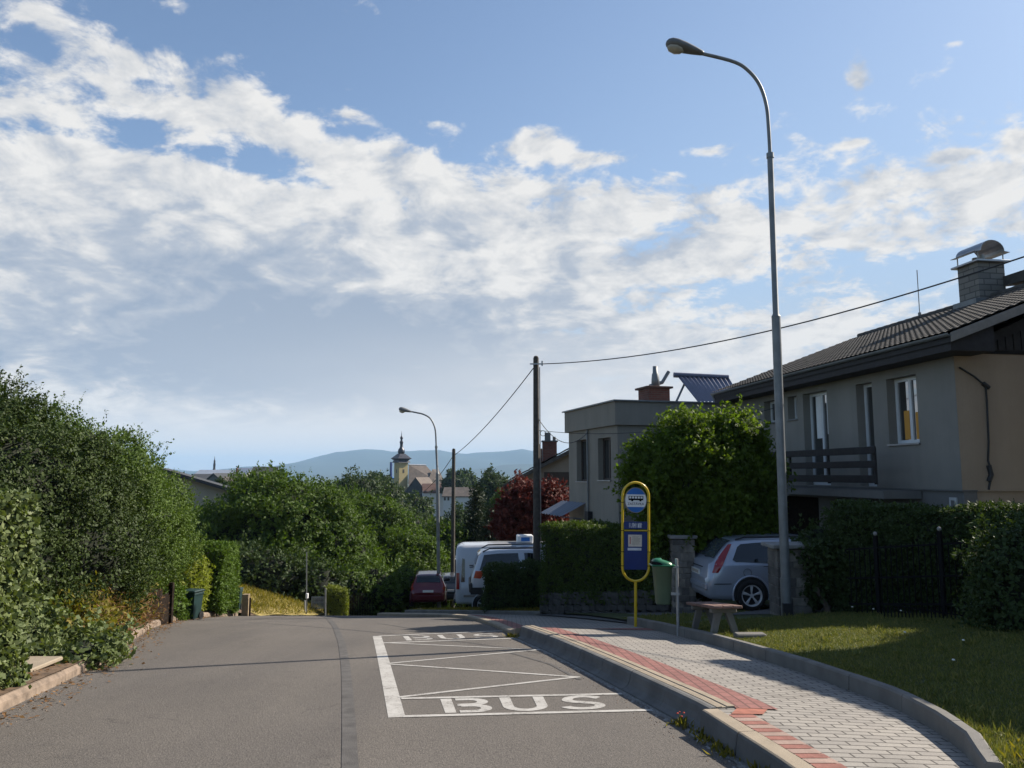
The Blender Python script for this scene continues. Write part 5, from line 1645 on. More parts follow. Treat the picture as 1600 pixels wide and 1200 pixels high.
def wire_fence():
    Y = 33.5
    a = V3(487, 950, Y); b = V3(507, 950, Y)
    root = empty('wire_gate', (a.x, Y, gz(a.x, Y)), 0, 'small grey wire gate beside the pale post', 'gate')
    mb = MB(); z0 = gz(a.x, Y) + .05; z1 = V3(487, 933, Y).z
    mb.tube([(a.x, Y, z0), (a.x, Y, z1), (b.x, Y, z1), (b.x, Y, z0), (a.x, Y, z0)], .025, 6)
    n = 10
    for k in range(n): 
        x = a.x + (b.x - a.x) * k / n; mb.tube([(x, Y, z0), (x, Y, z1)], .008, 4)
    for k in range(8):
        z = z0 + (z1 - z0) * k / 8; mb.tube([(a.x, Y, z), (b.x, Y, z)], .008, 4)
    mb.build('frame', M_['galv'], root, True)
    a = V3(545, 950, 34.5); b = V3(584, 950, 35.5)
    r2 = empty('picket_fence', (a.x, 34.5, gz(a.x, 34.5)), 0, 'low dark picket fence in dry grass beyond the yellowish hedge', 'fence')
    mb = MB(); n = 15
    for k in range(n):
        t = k / n; x = a.x + (b.x - a.x) * t; y = 34.5 + t; z0 = gz(x, y) - .1; z1 = V3(545 + 39 * t, 928 + 6 * t, y).z
        mb.box(x, x + .025, y, y + .02, z0, z1)
    mb.build('pickets', M_['brownwood'], r2, True)
wire_fence()
# ------------------------------------------------------------------ vehicles (x forward, y left, z up; origin on the ground at mid length)
class Car:
    def __init__(s, st):
        s.st = st; s.X = [q[0] for q in st]
    def q(s, x): return [float(np.interp(x, s.X, [t[i] for t in s.st])) for i in range(1, 7)]
    def sec(s, x):
        zb, zl, zt, wb, wl, wt = s.q(x)
        half = [(0, zb), (wb * .82, zb), (wb * .97, zb + .05), (wb, zb + .14), (max(wb, wl) * 1.004, zb + (zl - zb) * .55), (wl * 1.0, zl - .03), (wl * .985, zl), (wl + (wt - wl) * .5, zl + (zt - zl) * .5), (wl + (wt - wl) * .9, zl + (zt - zl) * .9), (wt * .93, zt - .005), (wt * .8, zt + .008), (0, zt + .022)]
        return half
    def body(s, mb, mi=0):
        xs = []
        for i in range(len(s.X) - 1):
            n = max(1, int((s.X[i + 1] - s.X[i]) / .12)); xs += [s.X[i] + (s.X[i + 1] - s.X[i]) * k / n for k in range(n)]
        xs.append(s.X[-1])
        vs = []; m = None
        for x in xs:
            h = s.sec(x); ring = [(x, -y, z) for y, z in h] + [(x, y, z) for y, z in reversed(h[1:-1])]
            m = len(ring); vs += ring
        fs = [(i * m + k, i * m + (k + 1) % m, (i + 1) * m + (k + 1) % m, (i + 1) * m + k) for i in range(len(xs) - 1) for k in range(m)]
        mb.add(vs, fs, mi, True)
        mb.add(vs[:m], [tuple(range(m))], mi, False); mb.add(vs[-m:], [tuple(reversed(range(m)))], mi, False)
    def side_y(s, x, f):
        zb, zl, zt, wb, wl, wt = s.q(x); return wl + (wt - wl) * f, zl + (zt - zl) * f
    def glass(s, name, root, quad, side, mat='carglass', off=.007):
        """quad: ((x,f) bottom rear, bottom front, top front, top rear) on the side of the cabin"""
        mb = MB(); N, Mv = 10, 5; vs = []; fs = []
        for i in range(N + 1):
            for j in range(Mv + 1):
                u, v = i / N, j / Mv
                x = (quad[0][0] * (1 - u) + quad[1][0] * u) * (1 - v) + (quad[3][0] * (1 - u) + quad[2][0] * u) * v
                f = (quad[0][1] * (1 - u) + quad[1][1] * u) * (1 - v) + (quad[3][1] * (1 - u) + quad[2][1] * u) * v
                y, z = s.side_y(x, f); vs.append((x, side * (y + off), z))
        for i in range(N):
            for j in range(Mv):
                a = i * (Mv + 1) + j; fs.append((a, a + Mv + 1, a + Mv + 2, a + 1))
        mb.add(vs, fs, 0, True); return mb.build(name, M_[mat], root)
    def patch(s, name, root, pts_xz, side, mat, off=.006):
        """patch on the lower side given as (x, z) outline; follows the side surface"""
        mb = MB(); vs = []
        for x, z in pts_xz:
            zb, zl, zt, wb, wl, wt = s.q(x)
            y = wl + (wt - wl) * max(0, (z - zl) / max(.01, zt - zl)) if z > zl else max(wb, wl) * 1.004
            vs.append((x, side * (y + off), z))
        n = len(vs); k = n // 2
        fine = []   # outline is two matching edges: first half one way, second half back
        A_ = pts_xz[:k]; B_ = list(reversed(pts_xz[k:]))
        def on(x, z):
            zb, zl, zt, wb, wl, wt = s.q(x)
            y = wl + (wt - wl) * max(0, (z - zl) / max(.01, zt - zl)) if z > zl else max(wb, wl) * 1.004
            return (x, side * (y + off), z)
        vs = []; fs = []; rows = 0
        for i in range(k - 1):
            for q_ in range(5 if i < k - 2 else 6):
                t = q_ / 5; a = [A_[i][e] + (A_[i + 1][e] - A_[i][e]) * t for e in (0, 1)]; b = [B_[i][e] + (B_[i + 1][e] - B_[i][e]) * t for e in (0, 1)]
                for w_ in range(4):
                    u = w_ / 3; vs.append(on(a[0] + (b[0] - a[0]) * u, a[1] + (b[1] - a[1]) * u))
                rows += 1
        for i in range(rows - 1):
            for w_ in range(3):
                e = i * 4 + w_; fs.append((e, e + 1, e + 5, e + 4))
        mb.add(vs, fs, 0, True); return mb.build(name, M_[mat], root)
    def screen(s, name, root, xa, xb, k, mat, sgn, off=.012):
        """raked rear or front screen following the top line of the body"""
        mb = MB(); vs = []; fs = []; N = 8
        for i in range(N + 1):
            x = xa + (xb - xa) * i / N; zb, zl, zt, wb, wl, wt = s.q(x)
            for j in range(7):
                y = wt * k * (-1 + 2 * j / 6); vs.append((x + sgn * off, y, zt + off * .9 + .012 * (1 - abs(j - 3) / 3)))
        for i in range(N):
            for j in range(6):
                a = i * 7 + j; fs.append((a, a + 1, a + 8, a + 7))
        mb.add(vs, fs, 0, True); return mb.build(name, M_[mat], root)
def wheel(root, x, side, w, r=.32, mat='alloy', spokes=5):
    y = side * w
    t = MB(); ring = [(-.1, .7), (-.1, .92), (-.07, 1.0), (.07, 1.0), (.1, .92), (.1, .7)]
    n = 28; vs = []; fs = []
    for k in range(n):
        a = 2 * math.pi * k / n
        for (o_, q) in ring: vs.append((x + r * q * math.cos(a), y + o_, r + r * q * math.sin(a)))
    m = len(ring)
    for k in range(n):
        for i in range(m):
            fs.append((k * m + i, k * m + (i + 1) % m, ((k + 1) % n) * m + (i + 1) % m, ((k + 1) % n) * m + i))
    t.add(vs, fs, 0, True); wo = t.build('wheel', M_['rubber'], root)
    c = MB(); o0 = y + side * .075; ri = r * .71
    def P(a, q, o): return (x + q * math.cos(a), o, r + q * math.sin(a))
    vs = []; fs = []
    for k in range(n):
        a = 2 * math.pi * k / n; vs += [P(a, ri, o0 + side * .02), P(a, ri * .88, o0 + side * .015), P(a, ri * .86, o0 - side * .05)]
    for k in range(n):
        b = (k + 1) % n
        fs += [(3 * k, 3 * b, 3 * b + 1, 3 * k + 1), (3 * k + 1, 3 * b + 1, 3 * b + 2, 3 * k + 2)]
    c.add(vs, fs, 0, True)
    for k in range(spokes):
        a = 2 * math.pi * (k + .25) / spokes; da = .17
        c.add([P(a - da * 2.2, ri * .16, o0 - side * .0), P(a + da * 2.2, ri * .16, o0), P(a + da, ri * .92, o0 + side * .014), P(a - da, ri * .9, o0 + side * .014), P(a, ri * .5, o0 + side * .02)], [(0, 1, 4), (1, 2, 4), (2, 3, 4), (3, 0, 4)])
    c.add([P(2 * math.pi * k / 12, ri * .2, o0 + side * .012) for k in range(12)], [tuple(range(12))])
    c.build('rim', M_[mat], wo)
    dk = MB(); dk.add([P(2 * math.pi * k / 20, ri * .9, o0 - side * .05) for k in range(20)], [tuple(range(20))]); dk.build('brake_disc', M_['plasticblk'], wo)
def arch(root_mb_body, root_mb_dark, car, x, side, R_, wz):
    """dark wheel opening with a flared body-colour lip"""
    zb, zl, zt, wb, wl, wt = car.q(x); y = side * (max(wb, wl) * 1.004 + .006)
    n = 24; 
    vs = [(x + R_ * math.cos(math.pi * (-.08 + 1.16 * k / n)), y, wz + R_ * math.sin(math.pi * (-.08 + 1.16 * k / n))) for k in range(n + 1)]
    root_mb_dark.add(vs, [tuple(range(n + 1))])
    pts = [Vector(v) + Vector((0, side * .004, 0)) for v in vs]
    root_mb_body.tube(pts, .022, 6)
def common(root, car, mat, wb_front, wb_rear, r, w, arch_r=None, spokes=5, rim='alloy'):
    b = MB(); car.body(b)
    wells = []
    for x in (wb_front, wb_rear):
        for sd in (-1, 1):
            d = MB(); arch(b, d, car, x, sd, arch_r or r + .055, r); wells.append(d)
    b.build('body', M_[mat], root)
    for d in wells: d.build('wheel_well', M_['plasticblk'], root)
    for x in (wb_front, wb_rear):
        for sd in (-1, 1): wheel(root, x, sd, w, r, rim, spokes)

def estate_car():
    # silver estate seen from its rear right corner
    st = [(-2.23, .36, .60, .66, .66, .70, .66), (-2.19, .28, .62, .70, .78, .80, .74), (-2.15, .24, .66, .98, .83, .85, .72), (-2.02, .22, .94, 1.05, .86, .86, .70), (-1.85, .2, .96, 1.24, .87, .87, .66), (-1.68, .2, .97, 1.40, .875, .875, .63), (-1.52, .2, .97, 1.465, .88, .875, .62), (-1.1, .2, .96, 1.50, .885, .88, .62), (-.3, .2, .94, 1.515, .885, .88, .62), (.3, .2, .92, 1.49, .885, .875, .61), (.62, .2, .91, 1.42, .885, .87, .60), (1.05, .2, .90, 1.16, .88, .86, .66), (1.32, .2, .90, 1.0, .875, .86, .72), (1.75, .2, .86, .93, .87, .84, .70), (2.05, .22, .74, .82, .82, .78, .62), (2.2, .28, .6, .68, .7, .68, .5)]
    c = Car(st)
    rz = R(4.5)
    p = at(1172, 951, 16.9); p.z = gz(p.x, p.y) + .012
    cx, cy = -1.30, -.80
    o = Vector((p.x - (cx * math.cos(rz) - cy * math.sin(rz)), p.y - (cx * math.sin(rz) + cy * math.cos(rz)), p.z))
    root = empty('estate_car', o, rz, 'silver blue estate car parked nose in between stone gate pillars', 'car')
    common(root, c, 'silver', 1.34, -1.30, .325, .842, .40)
    for sd in (-1, 1):
        c.glass('side_window', root, ((-1.60, .12), (-.72, .07), (-.74, .85), (-1.42, .82)), sd)
        c.glass('side_window', root, ((-1.66, .22), (-1.595, .13), (-1.42, .815), (-1.50, .72)), sd)
        c.glass('side_window', root, ((-.66, .07), (.22, .07), (.16, .83), (-.68, .83)), sd)
        c.glass('side_window', root, ((.28, .08), (1.02, .12), (.66, .80), (.22, .83)), sd)
        # tall tail lamps up the rear pillars
        c.patch('taillight', root, [(-2.12, .80), (-2.03, 1.0), (-1.86, 1.2), (-1.69, 1.38), (-1.61, 1.39), (-1.73, 1.20), (-1.88, .98), (-2.00, .80)], sd, 'redlens', .012)
        c.patch('headlight', root, [(1.75, .72), (2.12, .62), (2.12, .70), (1.8, .86)], sd, 'headlens', .01)
        hb = MB(); hb.box(-.42, -.22, sd * .885, sd * .905, .82, .85); hb.box(.5, .7, sd * .885, sd * .905, .80, .83); hb.build('door_handle', M_['silver'], root)
        mr = MB(); mr.box(.78, .92, sd * .9, sd * 1.06, .92, 1.06, bev=.03); mr.build('mirror', M_['silver'], root)
        rr = MB(); rr.tube([(-1.5, sd * .58, 1.47), (-1.3, sd * .6, 1.525), (.1, sd * .6, 1.53), (.3, sd * .58, 1.49)], .018, 8); rr.build('roof_rail', M_['plasticblk'], root)
        sm = MB(); sm.box(-.70, -.69, sd * .888, sd * .891, .32, .92); sm.box(.25, .26, sd * .888, sd * .891, .32, .9); sm.box(-2.1, -1.72, sd * .872, sd * .885, .56, .575); sm.box(-.70, .26, sd * .880, sd * .8915, .30, .312); sm.box(-1.0, 1.0, sd * .876, sd * .890, .925, .935); sm.build('door_seam', M_['plasticblk'], root)
    fl = MB(); fl.tube([(-1.36 + .085 * math.cos(2 * math.pi * k / 20), -.888, .80 + .085 * math.sin(2 * math.pi * k / 20)) for k in range(21)], .006, 5); fl.build('fuel_flap', M_['lampgrey'], root)
    c.screen('rear_window', root, -2.0, -1.58, .88, 'rearglass', -1)
    c.screen('windscreen', root, .62, 1.2, .9, 'carglass', 1)
    bp = MB(); bp.box(-2.255, -2.16, -.76, .76, .42, .57, bev=.03); bp.box(-2.262, -2.25, -.70, .70, .48, .505); bp.build('bumper', M_['silver'], root)
    npl = MB(); npl.box(-2.225, -2.19, -.26, .26, .70, .81); pl = npl.build('number_plate', M_['plate'], root)
    rg = random.Random(2); q = MB()
    for k in range(6):
        y = -.2 + k * .07; q.box(-2.228, -2.2255, y, y + .04, .725, .785)
    q.build('plate_marks', M_['paperink'], pl)
    tr = MB(); tr.box(-2.19, -2.16, -.36, .36, .87, .885); tr.tube([(-2.0, 0, 1.10), (-2.05, -.2, 1.09), (-2.02, -.34, 1.10)], .012, 5); tr.build('tailgate_trim', M_['plasticblk'], root)
estate_car()

def suv():
    st = [(-2.1, .42, .7, .76, .7, .74, .7), (-2.06, .34, .8, .95, .82, .82, .74), (-1.98, .3, 1.02, 1.14, .86, .86, .72), (-1.86, .28, 1.05, 1.5, .88, .88, .70), (-1.72, .27, 1.06, 1.63, .89, .88, .70), (-1.2, .27, 1.05, 1.68, .89, .88, .69), (-.2, .27, 1.03, 1.69, .89, .88, .69), (.35, .27, 1.02, 1.64, .89, .88, .68), (.95, .27, 1.0, 1.28, .89, .87, .7), (1.25, .27, .99, 1.10, .88, .86, .74), (1.85, .3, .9, 1.0, .86, .83, .7), (2.1, .36, .7, .8, .76, .74, .6)]
    c = Car(st); rz = R(4)
    p = at(734, 938, 26.0)
    o = Vector((p.x + 2.1, 26.55, 0)); o.z = V3(760, 940, 26.0).z
    root = empty('compact_suv', o, rz, 'white compact car with roof rails half hidden by the dark bush', 'car')
    common(root, c, 'carwhite', 1.3, -1.28, .34, .85, .41)
    for sd in (-1, 1):
        c.glass('side_window', root, ((-1.83, .04), (-.50, .04), (-.56, .86), (-1.68, .84)), sd)
        c.glass('side_window', root, ((-.30, .04), (.30, .04), (.12, .86), (-.36, .86)), sd)
        c.patch('taillight', root, [(-2.02, .82), (-1.99, .93), (-1.96, 1.05), (-1.70, 1.05), (-1.70, .93), (-1.80, .80)], sd, 'orangelens', .014)
        rr = MB(); rr.tube([(-1.72, sd * .66, 1.63), (-1.5, sd * .68, 1.74), (.1, sd * .68, 1.76), (.35, sd * .66, 1.64)], .022, 8); rr.build('roof_rail', M_['plasticblk'], root)
        cl = MB(); cl.box(-2.12, 1.9, sd * .885, sd * .905, .3, .52); cl.build('cladding', M_['plasticblk'], root)
        wp = MB(); wp.tube([(-1.98, sd * .2, 1.1), (-2.14, sd * .25, 1.09)], .02, 6); wp.build('wiper', M_['plasticblk'], root)
    c.screen('rear_window', root, -1.96, -1.76, .85, 'carglass', -1); c.screen('windscreen', root, .4, 1.1, .9, 'carglass', 1)
    bp = MB(); bp.box(-2.16, -2.02, -.84, .84, .32, .66, bev=.05); bp.build('bumper', M_['plasticblk'], root)
suv()

def van():
    st = [(-2.7, .38, 1.0, 2.30, .90, .93, .82), (-2.66, .34, 1.1, 2.42, .95, .97, .84), (-2.45, .32, 1.15, 2.50, .97, .98, .84), (-1.0, .3, 1.15, 2.53, .98, .98, .84), (.9, .3, 1.15, 2.52, .98, .98, .84), (1.35, .3, 1.15, 2.34, .98, .97, .82), (1.95, .3, 1.12, 1.55, .97, .95, .82), (2.15, .32, 1.1, 1.3, .96, .93, .8), (2.6, .34, .95, 1.06, .92, .86, .7), (2.72, .4, .7, .8, .8, .76, .6)]
    c = Car(st); rz = R(3)
    p = at(711, 938, 30.0)
    o = Vector((p.x + 2.7, 30.6, 0)); o.z = V3(730, 849.5, 30.0).z - 2.54
    root = empty('white_van', o, rz, 'high white panel van with a rooftop box behind the utility pole', 'van')
    common(root, c, 'vanwhite', 1.75, -1.65, .35, .94, .42)
    for sd in (-1, 1):
        c.glass('side_window', root, ((1.0, .05), (1.85, .1), (1.55, .5), (1.0, .58)), sd)
        c.patch('taillight', root, [(-2.68, .9), (-2.56, .9), (-2.56, 1.5), (-2.68, 1.5)], sd, 'redlens', .014)
        sm = MB(); sm.box(-.95, -.935, sd * .984, sd * .99, .4, 1.1); sm.box(.55, .565, sd * .984, sd * .99, .4, 1.1); sm.box(-2.4, 2.0, sd * .982, sd * 1.0, .62, .7); sm.build('door_seam', M_['bargegrey'], root)
        rd = MB(); rd.box(-2.74, -2.69, sd * .14, sd * .76, 1.22, 1.98); rd.build('rear_window', M_['carglass'], root)
    q = c.glass('quarter_panel', root, ((-2.50, .02), (-2.36, .02), (-2.36, .62), (-2.46, .66)), -1, 'carglass')
    c.screen('windscreen', root, 1.4, 2.05, .9, 'carglass', 1)
    rb = MB(); rb.box(-.35, .28, -.35, .3, 2.55, 2.83, bev=.03); rbx = rb.build('roof_box', M_['white'], root)
    bl = MB(); bl.box(-.2, .14, -.356, -.351, 2.61, 2.76); bl.build('blue_panel', M_['signblue'], rbx)
    bp = MB(); bp.box(-2.78, -2.66, -.86, .86, .36, .52, bev=.03); bp.build('bumper', M_['plasticblk'], root)
van()

def hatch(name, label, mat, px, py, Y, rz, lens='redlens'):
    st = [(-1.9, .4, .66, .72, .66, .7, .64), (-1.86, .32, .72, .84, .76, .78, .70), (-1.78, .28, .92, .98, .80, .80, .68), (-1.64, .25, .96, 1.20, .82, .82, .64), (-1.48, .24, .96, 1.42, .83, .82, .60), (-1.3, .24, .96, 1.49, .83, .82, .58), (-.4, .24, .94, 1.53, .84, .82, .58), (.3, .24, .92, 1.48, .84, .82, .57), (.95, .24, .92, 1.12, .83, .81, .64), (1.5, .26, .84, .92, .81, .78, .64), (1.9, .34, .62, .7, .7, .66, .5)]
    c = Car(st)
    p = at(px, py, Y)
    root = empty(name, (p.x, Y + 1.9, p.z), rz, label, 'car')
    common(root, c, mat, 1.2, -1.15, .3, .80, .37)
    for sd in (-1, 1):
        c.glass('side_window', root, ((-1.4, .08), (-.5, .06), (-.52, .84), (-1.2, .82)), sd)
        c.glass('side_window', root, ((-.44, .06), (.75, .1), (.4, .8), (-.46, .84)), sd)
        c.patch('taillight', root, [(-1.80, .78), (-1.76, .98), (-1.62, 1.18), (-1.47, 1.40), (-1.36, 1.42), (-1.44, 1.2), (-1.56, 1.0), (-1.62, .80)], sd, lens, .014)
        tl = MB(); tl.prism([(sd * .60, .80), (sd * .79, .80), (sd * .78, 1.0), (sd * .72, 1.02)], -1.835, -1.80, axis='x'); tl.build('taillight', M_[lens], root)
        mr = MB(); mr.box(.6, .72, sd * .84, sd * 1.0, .92, 1.05, bev=.03); mr.build('mirror', M_['plasticblk'], root)
    c.screen('rear_window', root, -1.67, -1.42, .88, 'carglass', -1)
    c.screen('windscreen', root, .4, .95, .9, 'carglass', 1)
    n = MB(); n.box(-1.905, -1.87, -.25, .25, .74, .84); n.build('number_plate', M_['plate'], root)
    bp = MB(); bp.box(-1.93, -1.84, -.72, .72, .36, .62, bev=.04); bp.build('bumper', M_[mat], root)
hatch('red_hatchback', 'dark red hatchback seen from behind at the bottom of the dip', 'carred', 663, 951, 37.0, R(90 + 5))
hatch('grey_hatchback', 'dark grey hatchback mostly hidden behind the rear of the white van', 'cargrey', 698, 947, 42.0, R(90 + 4))
# ------------------------------------------------------------------ vegetation
Z = gz
def shrub(name, label, cat, blobs, lf, n_clump, per, k, L, W, tl, cr, seed, group=None, stems=4, **kw):
    c = blobs[0][0]; base = (c[0], c[1], Z(c[0], c[1]))
    root = empty(name, base, 0, label, cat, group)
    me = crown_mesh('crown', blobs, n_clump, per, k, L, W, tl, cr, seed, **kw)
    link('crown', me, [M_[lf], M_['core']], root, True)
    mb = MB(); rng = random.Random(seed)
    for i in range(stems):
        b = blobs[i % len(blobs)][0]
        trunk(mb, (base[0] + rng.uniform(-.2, .2), base[1] + rng.uniform(-.2, .2), base[2] - .1), (b[0] + rng.uniform(-.3, .3), b[1], b[2] + rng.uniform(-.1, .4)), .06, .02, .06, 5, seed + i)
    mb.build('stem', M_['bark'], root, True)
    return root
# left: ivy-covered hedge, then the overgrown shrubs
def hedge(name, label, cat, p0, p1, thick, zt0, zt1, zb0, zb1, n, k, L, W, tl, lf, seed, group=None, **kw):
    root = empty(name, (p0[0], p0[1], zb0), 0, label, cat, group)
    me = hedge_mesh('foliage', p0, p1, thick, zt0, zt1, zb0, zb1, n, k, L, W, tl, seed, **kw)
    link('foliage', me, [M_[lf], M_['core']], root, True)
    return root
hedge('ivy_hedge', 'ivy covered hedge block at the near left edge of the road', 'hedge', (-5.15, 3.2), (-5.10, 8.3), 1.2, 1.44, 1.40, -.3, -.62, 13000, 9, .050, .046, .05, 'lf_ivy', 3, wob=.035)
shrub('overgrown_shrub', 'tallest overgrown green shrub on the left with ragged shoots on top', 'shrub',
      [((-8.45, 12.4, .75), (2.05, 2.4, 2.3)), ((-7.9, 12.2, -.1), (1.0, 1.5, 1.2)), ((-7.6, 13.6, .2), (1.2, 1.6, 1.6)), ((-9.6, 12.8, 1.2), (1.6, 2.0, 2.3))], 'lf_shrubshade', 1250, 17, 10, .046, .029, .15, .115, 11, 'overgrown shrubs along the left kerb', shoots=110, shoot_len=.42, core=.68, fill=.45, fdeep=.12, depth=.30, lump=.12, zmin=-1.0)
shrub('overgrown_shrub', 'middle overgrown shrub on the left behind the tallest one', 'shrub',
      [((-9.3, 16.0, .75), (2.2, 2.3, 2.25)), ((-8.4, 15.0, -.4), (1.1, 1.4, 1.4)), ((-8.7, 17.2, .35), (1.25, 1.6, 1.35))], 'lf_shrub', 1100, 17, 10, .047, .030, .15, .12, 12, 'overgrown shrubs along the left kerb', shoots=100, shoot_len=.42, core=.68, fill=.45, fdeep=.12, depth=.30, lump=.12, zmin=-1.7)
shrub('overgrown_shrub', 'farthest and lowest overgrown shrub on the left beside the golden conifer', 'shrub',
      [((-9.8, 19.4, .25), (1.85, 2.0, 1.8)), ((-9.65, 21.2, -.3), (1.1, 1.1, .85)), ((-10.0, 18.4, -1.2), (.95, 1.2, 1.0))], 'lf_shrub', 750, 16, 9, .052, .033, .15, .12, 13, 'overgrown shrubs along the left kerb', shoots=60, shoot_len=.35, core=.68, fill=.45, fdeep=.12, depth=.30, lump=.12, zmin=-2.1)
def stuff_leaves(name, blobs, lf, n_clump, per, k, L, W, tl, cr, seed, core=None, **kw):
    me = crown_mesh(name, blobs, n_clump, per, k, L, W, tl, cr, seed, core=core, **kw)
    o = link(name, me, [M_[lf], M_['core']]); o['kind'] = 'stuff'; return o
def zb(x, y, h): return (x, y, Z(x, y) + h)
stuff_leaves('ivy', [(zb(-5.75, 10.5, .06), (.62, .95, .16)), (zb(-6.4, 10.2, .22), (.5, .9, .42)), (zb(-6.3, 9.75, .1), (.6, .3, .2)), (zb(-6.9, 10.6, .5), (.4, .8, .8))], 'lf_ivy', 220, 8, 7, .055, .05, .1, .09, 21, core=.6)
stuff_leaves('weeds', [(zb(-6.45, 11.9, .15), (.35, .8, .5)), (zb(-6.9, 12.9, .12), (.35, .8, .45)), (zb(-7.3, 14.2, .1), (.3, .9, .35)), (zb(-8.0, 16.3, .05), (.25, .8, .25))], 'lf_weed', 150, 7, 6, .075, .03, .22, .12, 22, up=.9)
stuff_leaves('dry_stalks', [(zb(-6.7, 12.5, .1), (.4, 1.2, .35)), (zb(-7.55, 15.2, .1), (.4, 1.2, .4))], 'lf_dry', 120, 6, 5, .09, .012, .3, .12, 23, up=1.2)
def scatter(name, n, lf, pos, L, W, seed, flat=True):
    rng = np.random.default_rng(seed)
    P = []
    rr = random.Random(seed)
    while len(P) < n:
        x, y = pos(rr); P.append((x, y, gz(x, y) + .012))
    P = np.array(P); D = rng.standard_normal((n, 3)); D[:, 2] *= .15; D = _norm(D)
    N = np.tile([0, 0, 1.], (n, 1)) + rng.standard_normal((n, 3)) * .3
    N = _norm(N - D * np.sum(N * D, axis=1, keepdims=True))
    V = leaf_arrays(P, D, N, L * (.5 + rng.random(n)), W * (.5 + rng.random(n)))
    o = link(name, quads_mesh(name, V, rng.random(n)), M_[lf]); o['kind'] = 'stuff'
def along_left(r):
    y = r.uniform(5.5, 24); return XL(y) + abs(r.gauss(0, .22)) * 1.0 + .05, y
scatter('fallen_leaves', 900, 'lf_dry', along_left, .05, .025, 31)
def left_soil(r):
    y = r.uniform(6.5, 22); return XL(y) - abs(r.gauss(0, .45)) - .1, y
scatter('leaf_litter', 1500, 'lf_dry', left_soil, .06, .03, 32)

def conifer_col(name, label, c, r, lf, n, seed, **kw):
    base = (c[0], c[1], Z(c[0], c[1]))
    root = empty(name, base, 0, label, 'conifer')
    me = crown_mesh('foliage', [(c, r)], n, 8, 8, .09, .035, .16, .08, seed, core=.8, lump=.06, depth=.18, up=.5, **kw)
    link('foliage', me, [M_[lf], M_['core']], root, True)
    return root
conifer_col('golden_conifer', 'yellow green golden conifer between the wheelie bin and the dark clipped hedge', (-9.55, 22.9, -1.5), (.52, .7, 1.0), 'lf_gold', 260, 41)
hedge('clipped_conifer_hedge', 'tall block of clipped conifer hedge, dark front and sunlit side', 'hedge', (-8.95, 24.1), (-9.18, 26.2), 1.9, -.62, -.68, Z(-9.2, 24.1) , Z(-9.2, 26.2), 5200, 8, .085, .035, .12, 'lf_thuja', 42, wob=.05, up=-.2)
conifer_col('dwarf_conifer', 'small dark spreading conifer at the foot of the wheelie bin', (-8.9, 20.3, -1.75), (.42, .5, .42), 'lf_thuja', 70, 43)
hedge('yellowish_hedge', 'low yellowish green clipped hedge at the far side of the road', 'hedge', (V3(512, 950, 33.4).x, 33.4), (V3(541, 950, 33.6).x, 33.6), .8, V3(520, 921, 33.4).z, V3(541, 923, 33.6).z, gz(-7.9, 33.4) - .1, gz(-7.4, 33.5) - .1, 1500, 7, .07, .03, .1, 'lf_yellowhedge', 44, wob=.04, side=1)

# trees in the dip
G1 = 'broadleaf trees in the dip beyond the road'
make_tree('broadleaf_tree', 'large round broadleaf tree in the middle left beyond the road', 'tree', (-12.2, 41, -6.0),
          [((-12.2, 41, -1.5), (3.9, 3.6, 3.3)), ((-14.6, 40, -2.3), (2.3, 2.4, 2.5)), ((-9.4, 41.3, -2.9), (2.4, 2.8, 2.7)), ((-11.4, 38.9, -3.4), (3.0, 1.9, 1.9)), ((-8.5, 40, -4.2), (2.0, 1.8, 1.6))], 'lf_tree', 900, 10, 10, .13, .08, .34, .27, 51, G1, .3, shoots=40, shoot_len=.7)
make_tree('broadleaf_tree', 'loose mid green tree behind the thin grey mast', 'tree', (-9.6, 52, -8),
          [((-9.6, 52, -2.9), (3.2, 2.8, 3.2)), ((-7.2, 51, -4.2), (2.3, 2.2, 2.6)), ((-11.6, 52, -3.6), (2.3, 2.2, 2.6))], 'lf_tree', 600, 10, 10, .15, .09, .36, .29, 52, G1, .25, shoots=30, shoot_len=.8)
make_tree('broadleaf_tree', 'bushy tree standing just left of the distant street lamp', 'tree', (-6.0, 46.5, -7),
          [((-6.1, 46.5, -4.1), (2.0, 1.9, 2.3)), ((-4.6, 47, -5.0), (1.3, 1.4, 1.7)), ((-7.4, 46, -5.2), (1.5, 1.5, 1.8))], 'lf_tree', 480, 10, 9, .135, .082, .34, .25, 53, G1, .18, shoots=20, shoot_len=.6)
make_tree('broadleaf_tree', 'low tree between the distant lamp and the shorter wooden pole', 'tree', (-5.2, 62, -10),
          [((-5.2, 62, -5.2), (2.6, 2.4, 3.0)), ((-3.8, 60, -6.8), (1.6, 1.6, 2.2))], 'lf_tree', 240, 8, 8, .22, .13, .45, .35, 54, G1, .2)
make_tree('broadleaf_tree', 'small tree in front of the cream gabled house', 'tree', (-18.6, 44, -5.8),
          [((-18.2, 44, -2.3), (2.0, 2.0, 2.0)), ((-16.2, 43, -2.6), (1.6, 1.6, 1.9))], 'lf_tree', 230, 8, 8, .18, .1, .4, .3, 55, G1, .18)
shrub('roadside_bush', 'dark green bush at the left road edge beyond the grass bank', 'bush', [((-11.6, 35.5, -3.0), (2.6, 1.5, 1.5)), ((-9.0, 36, -3.6), (1.5, 1.2, 1.2))], 'lf_darkhedge', 230, 8, 7, .13, .07, .25, .22, 56)
shrub('roadside_bush', 'leafy bush hanging over the low picket fence', 'bush', [((-6.6, 38.5, -4.2), (1.7, 1.3, 1.5)), ((-5.6, 40.5, -4.4), (1.2, 1.2, 1.6)), ((-7.9, 37.5, -3.9), (1.2, 1.0, 1.2))], 'lf_shrub', 230, 8, 7, .13, .07, .25, .22, 57)
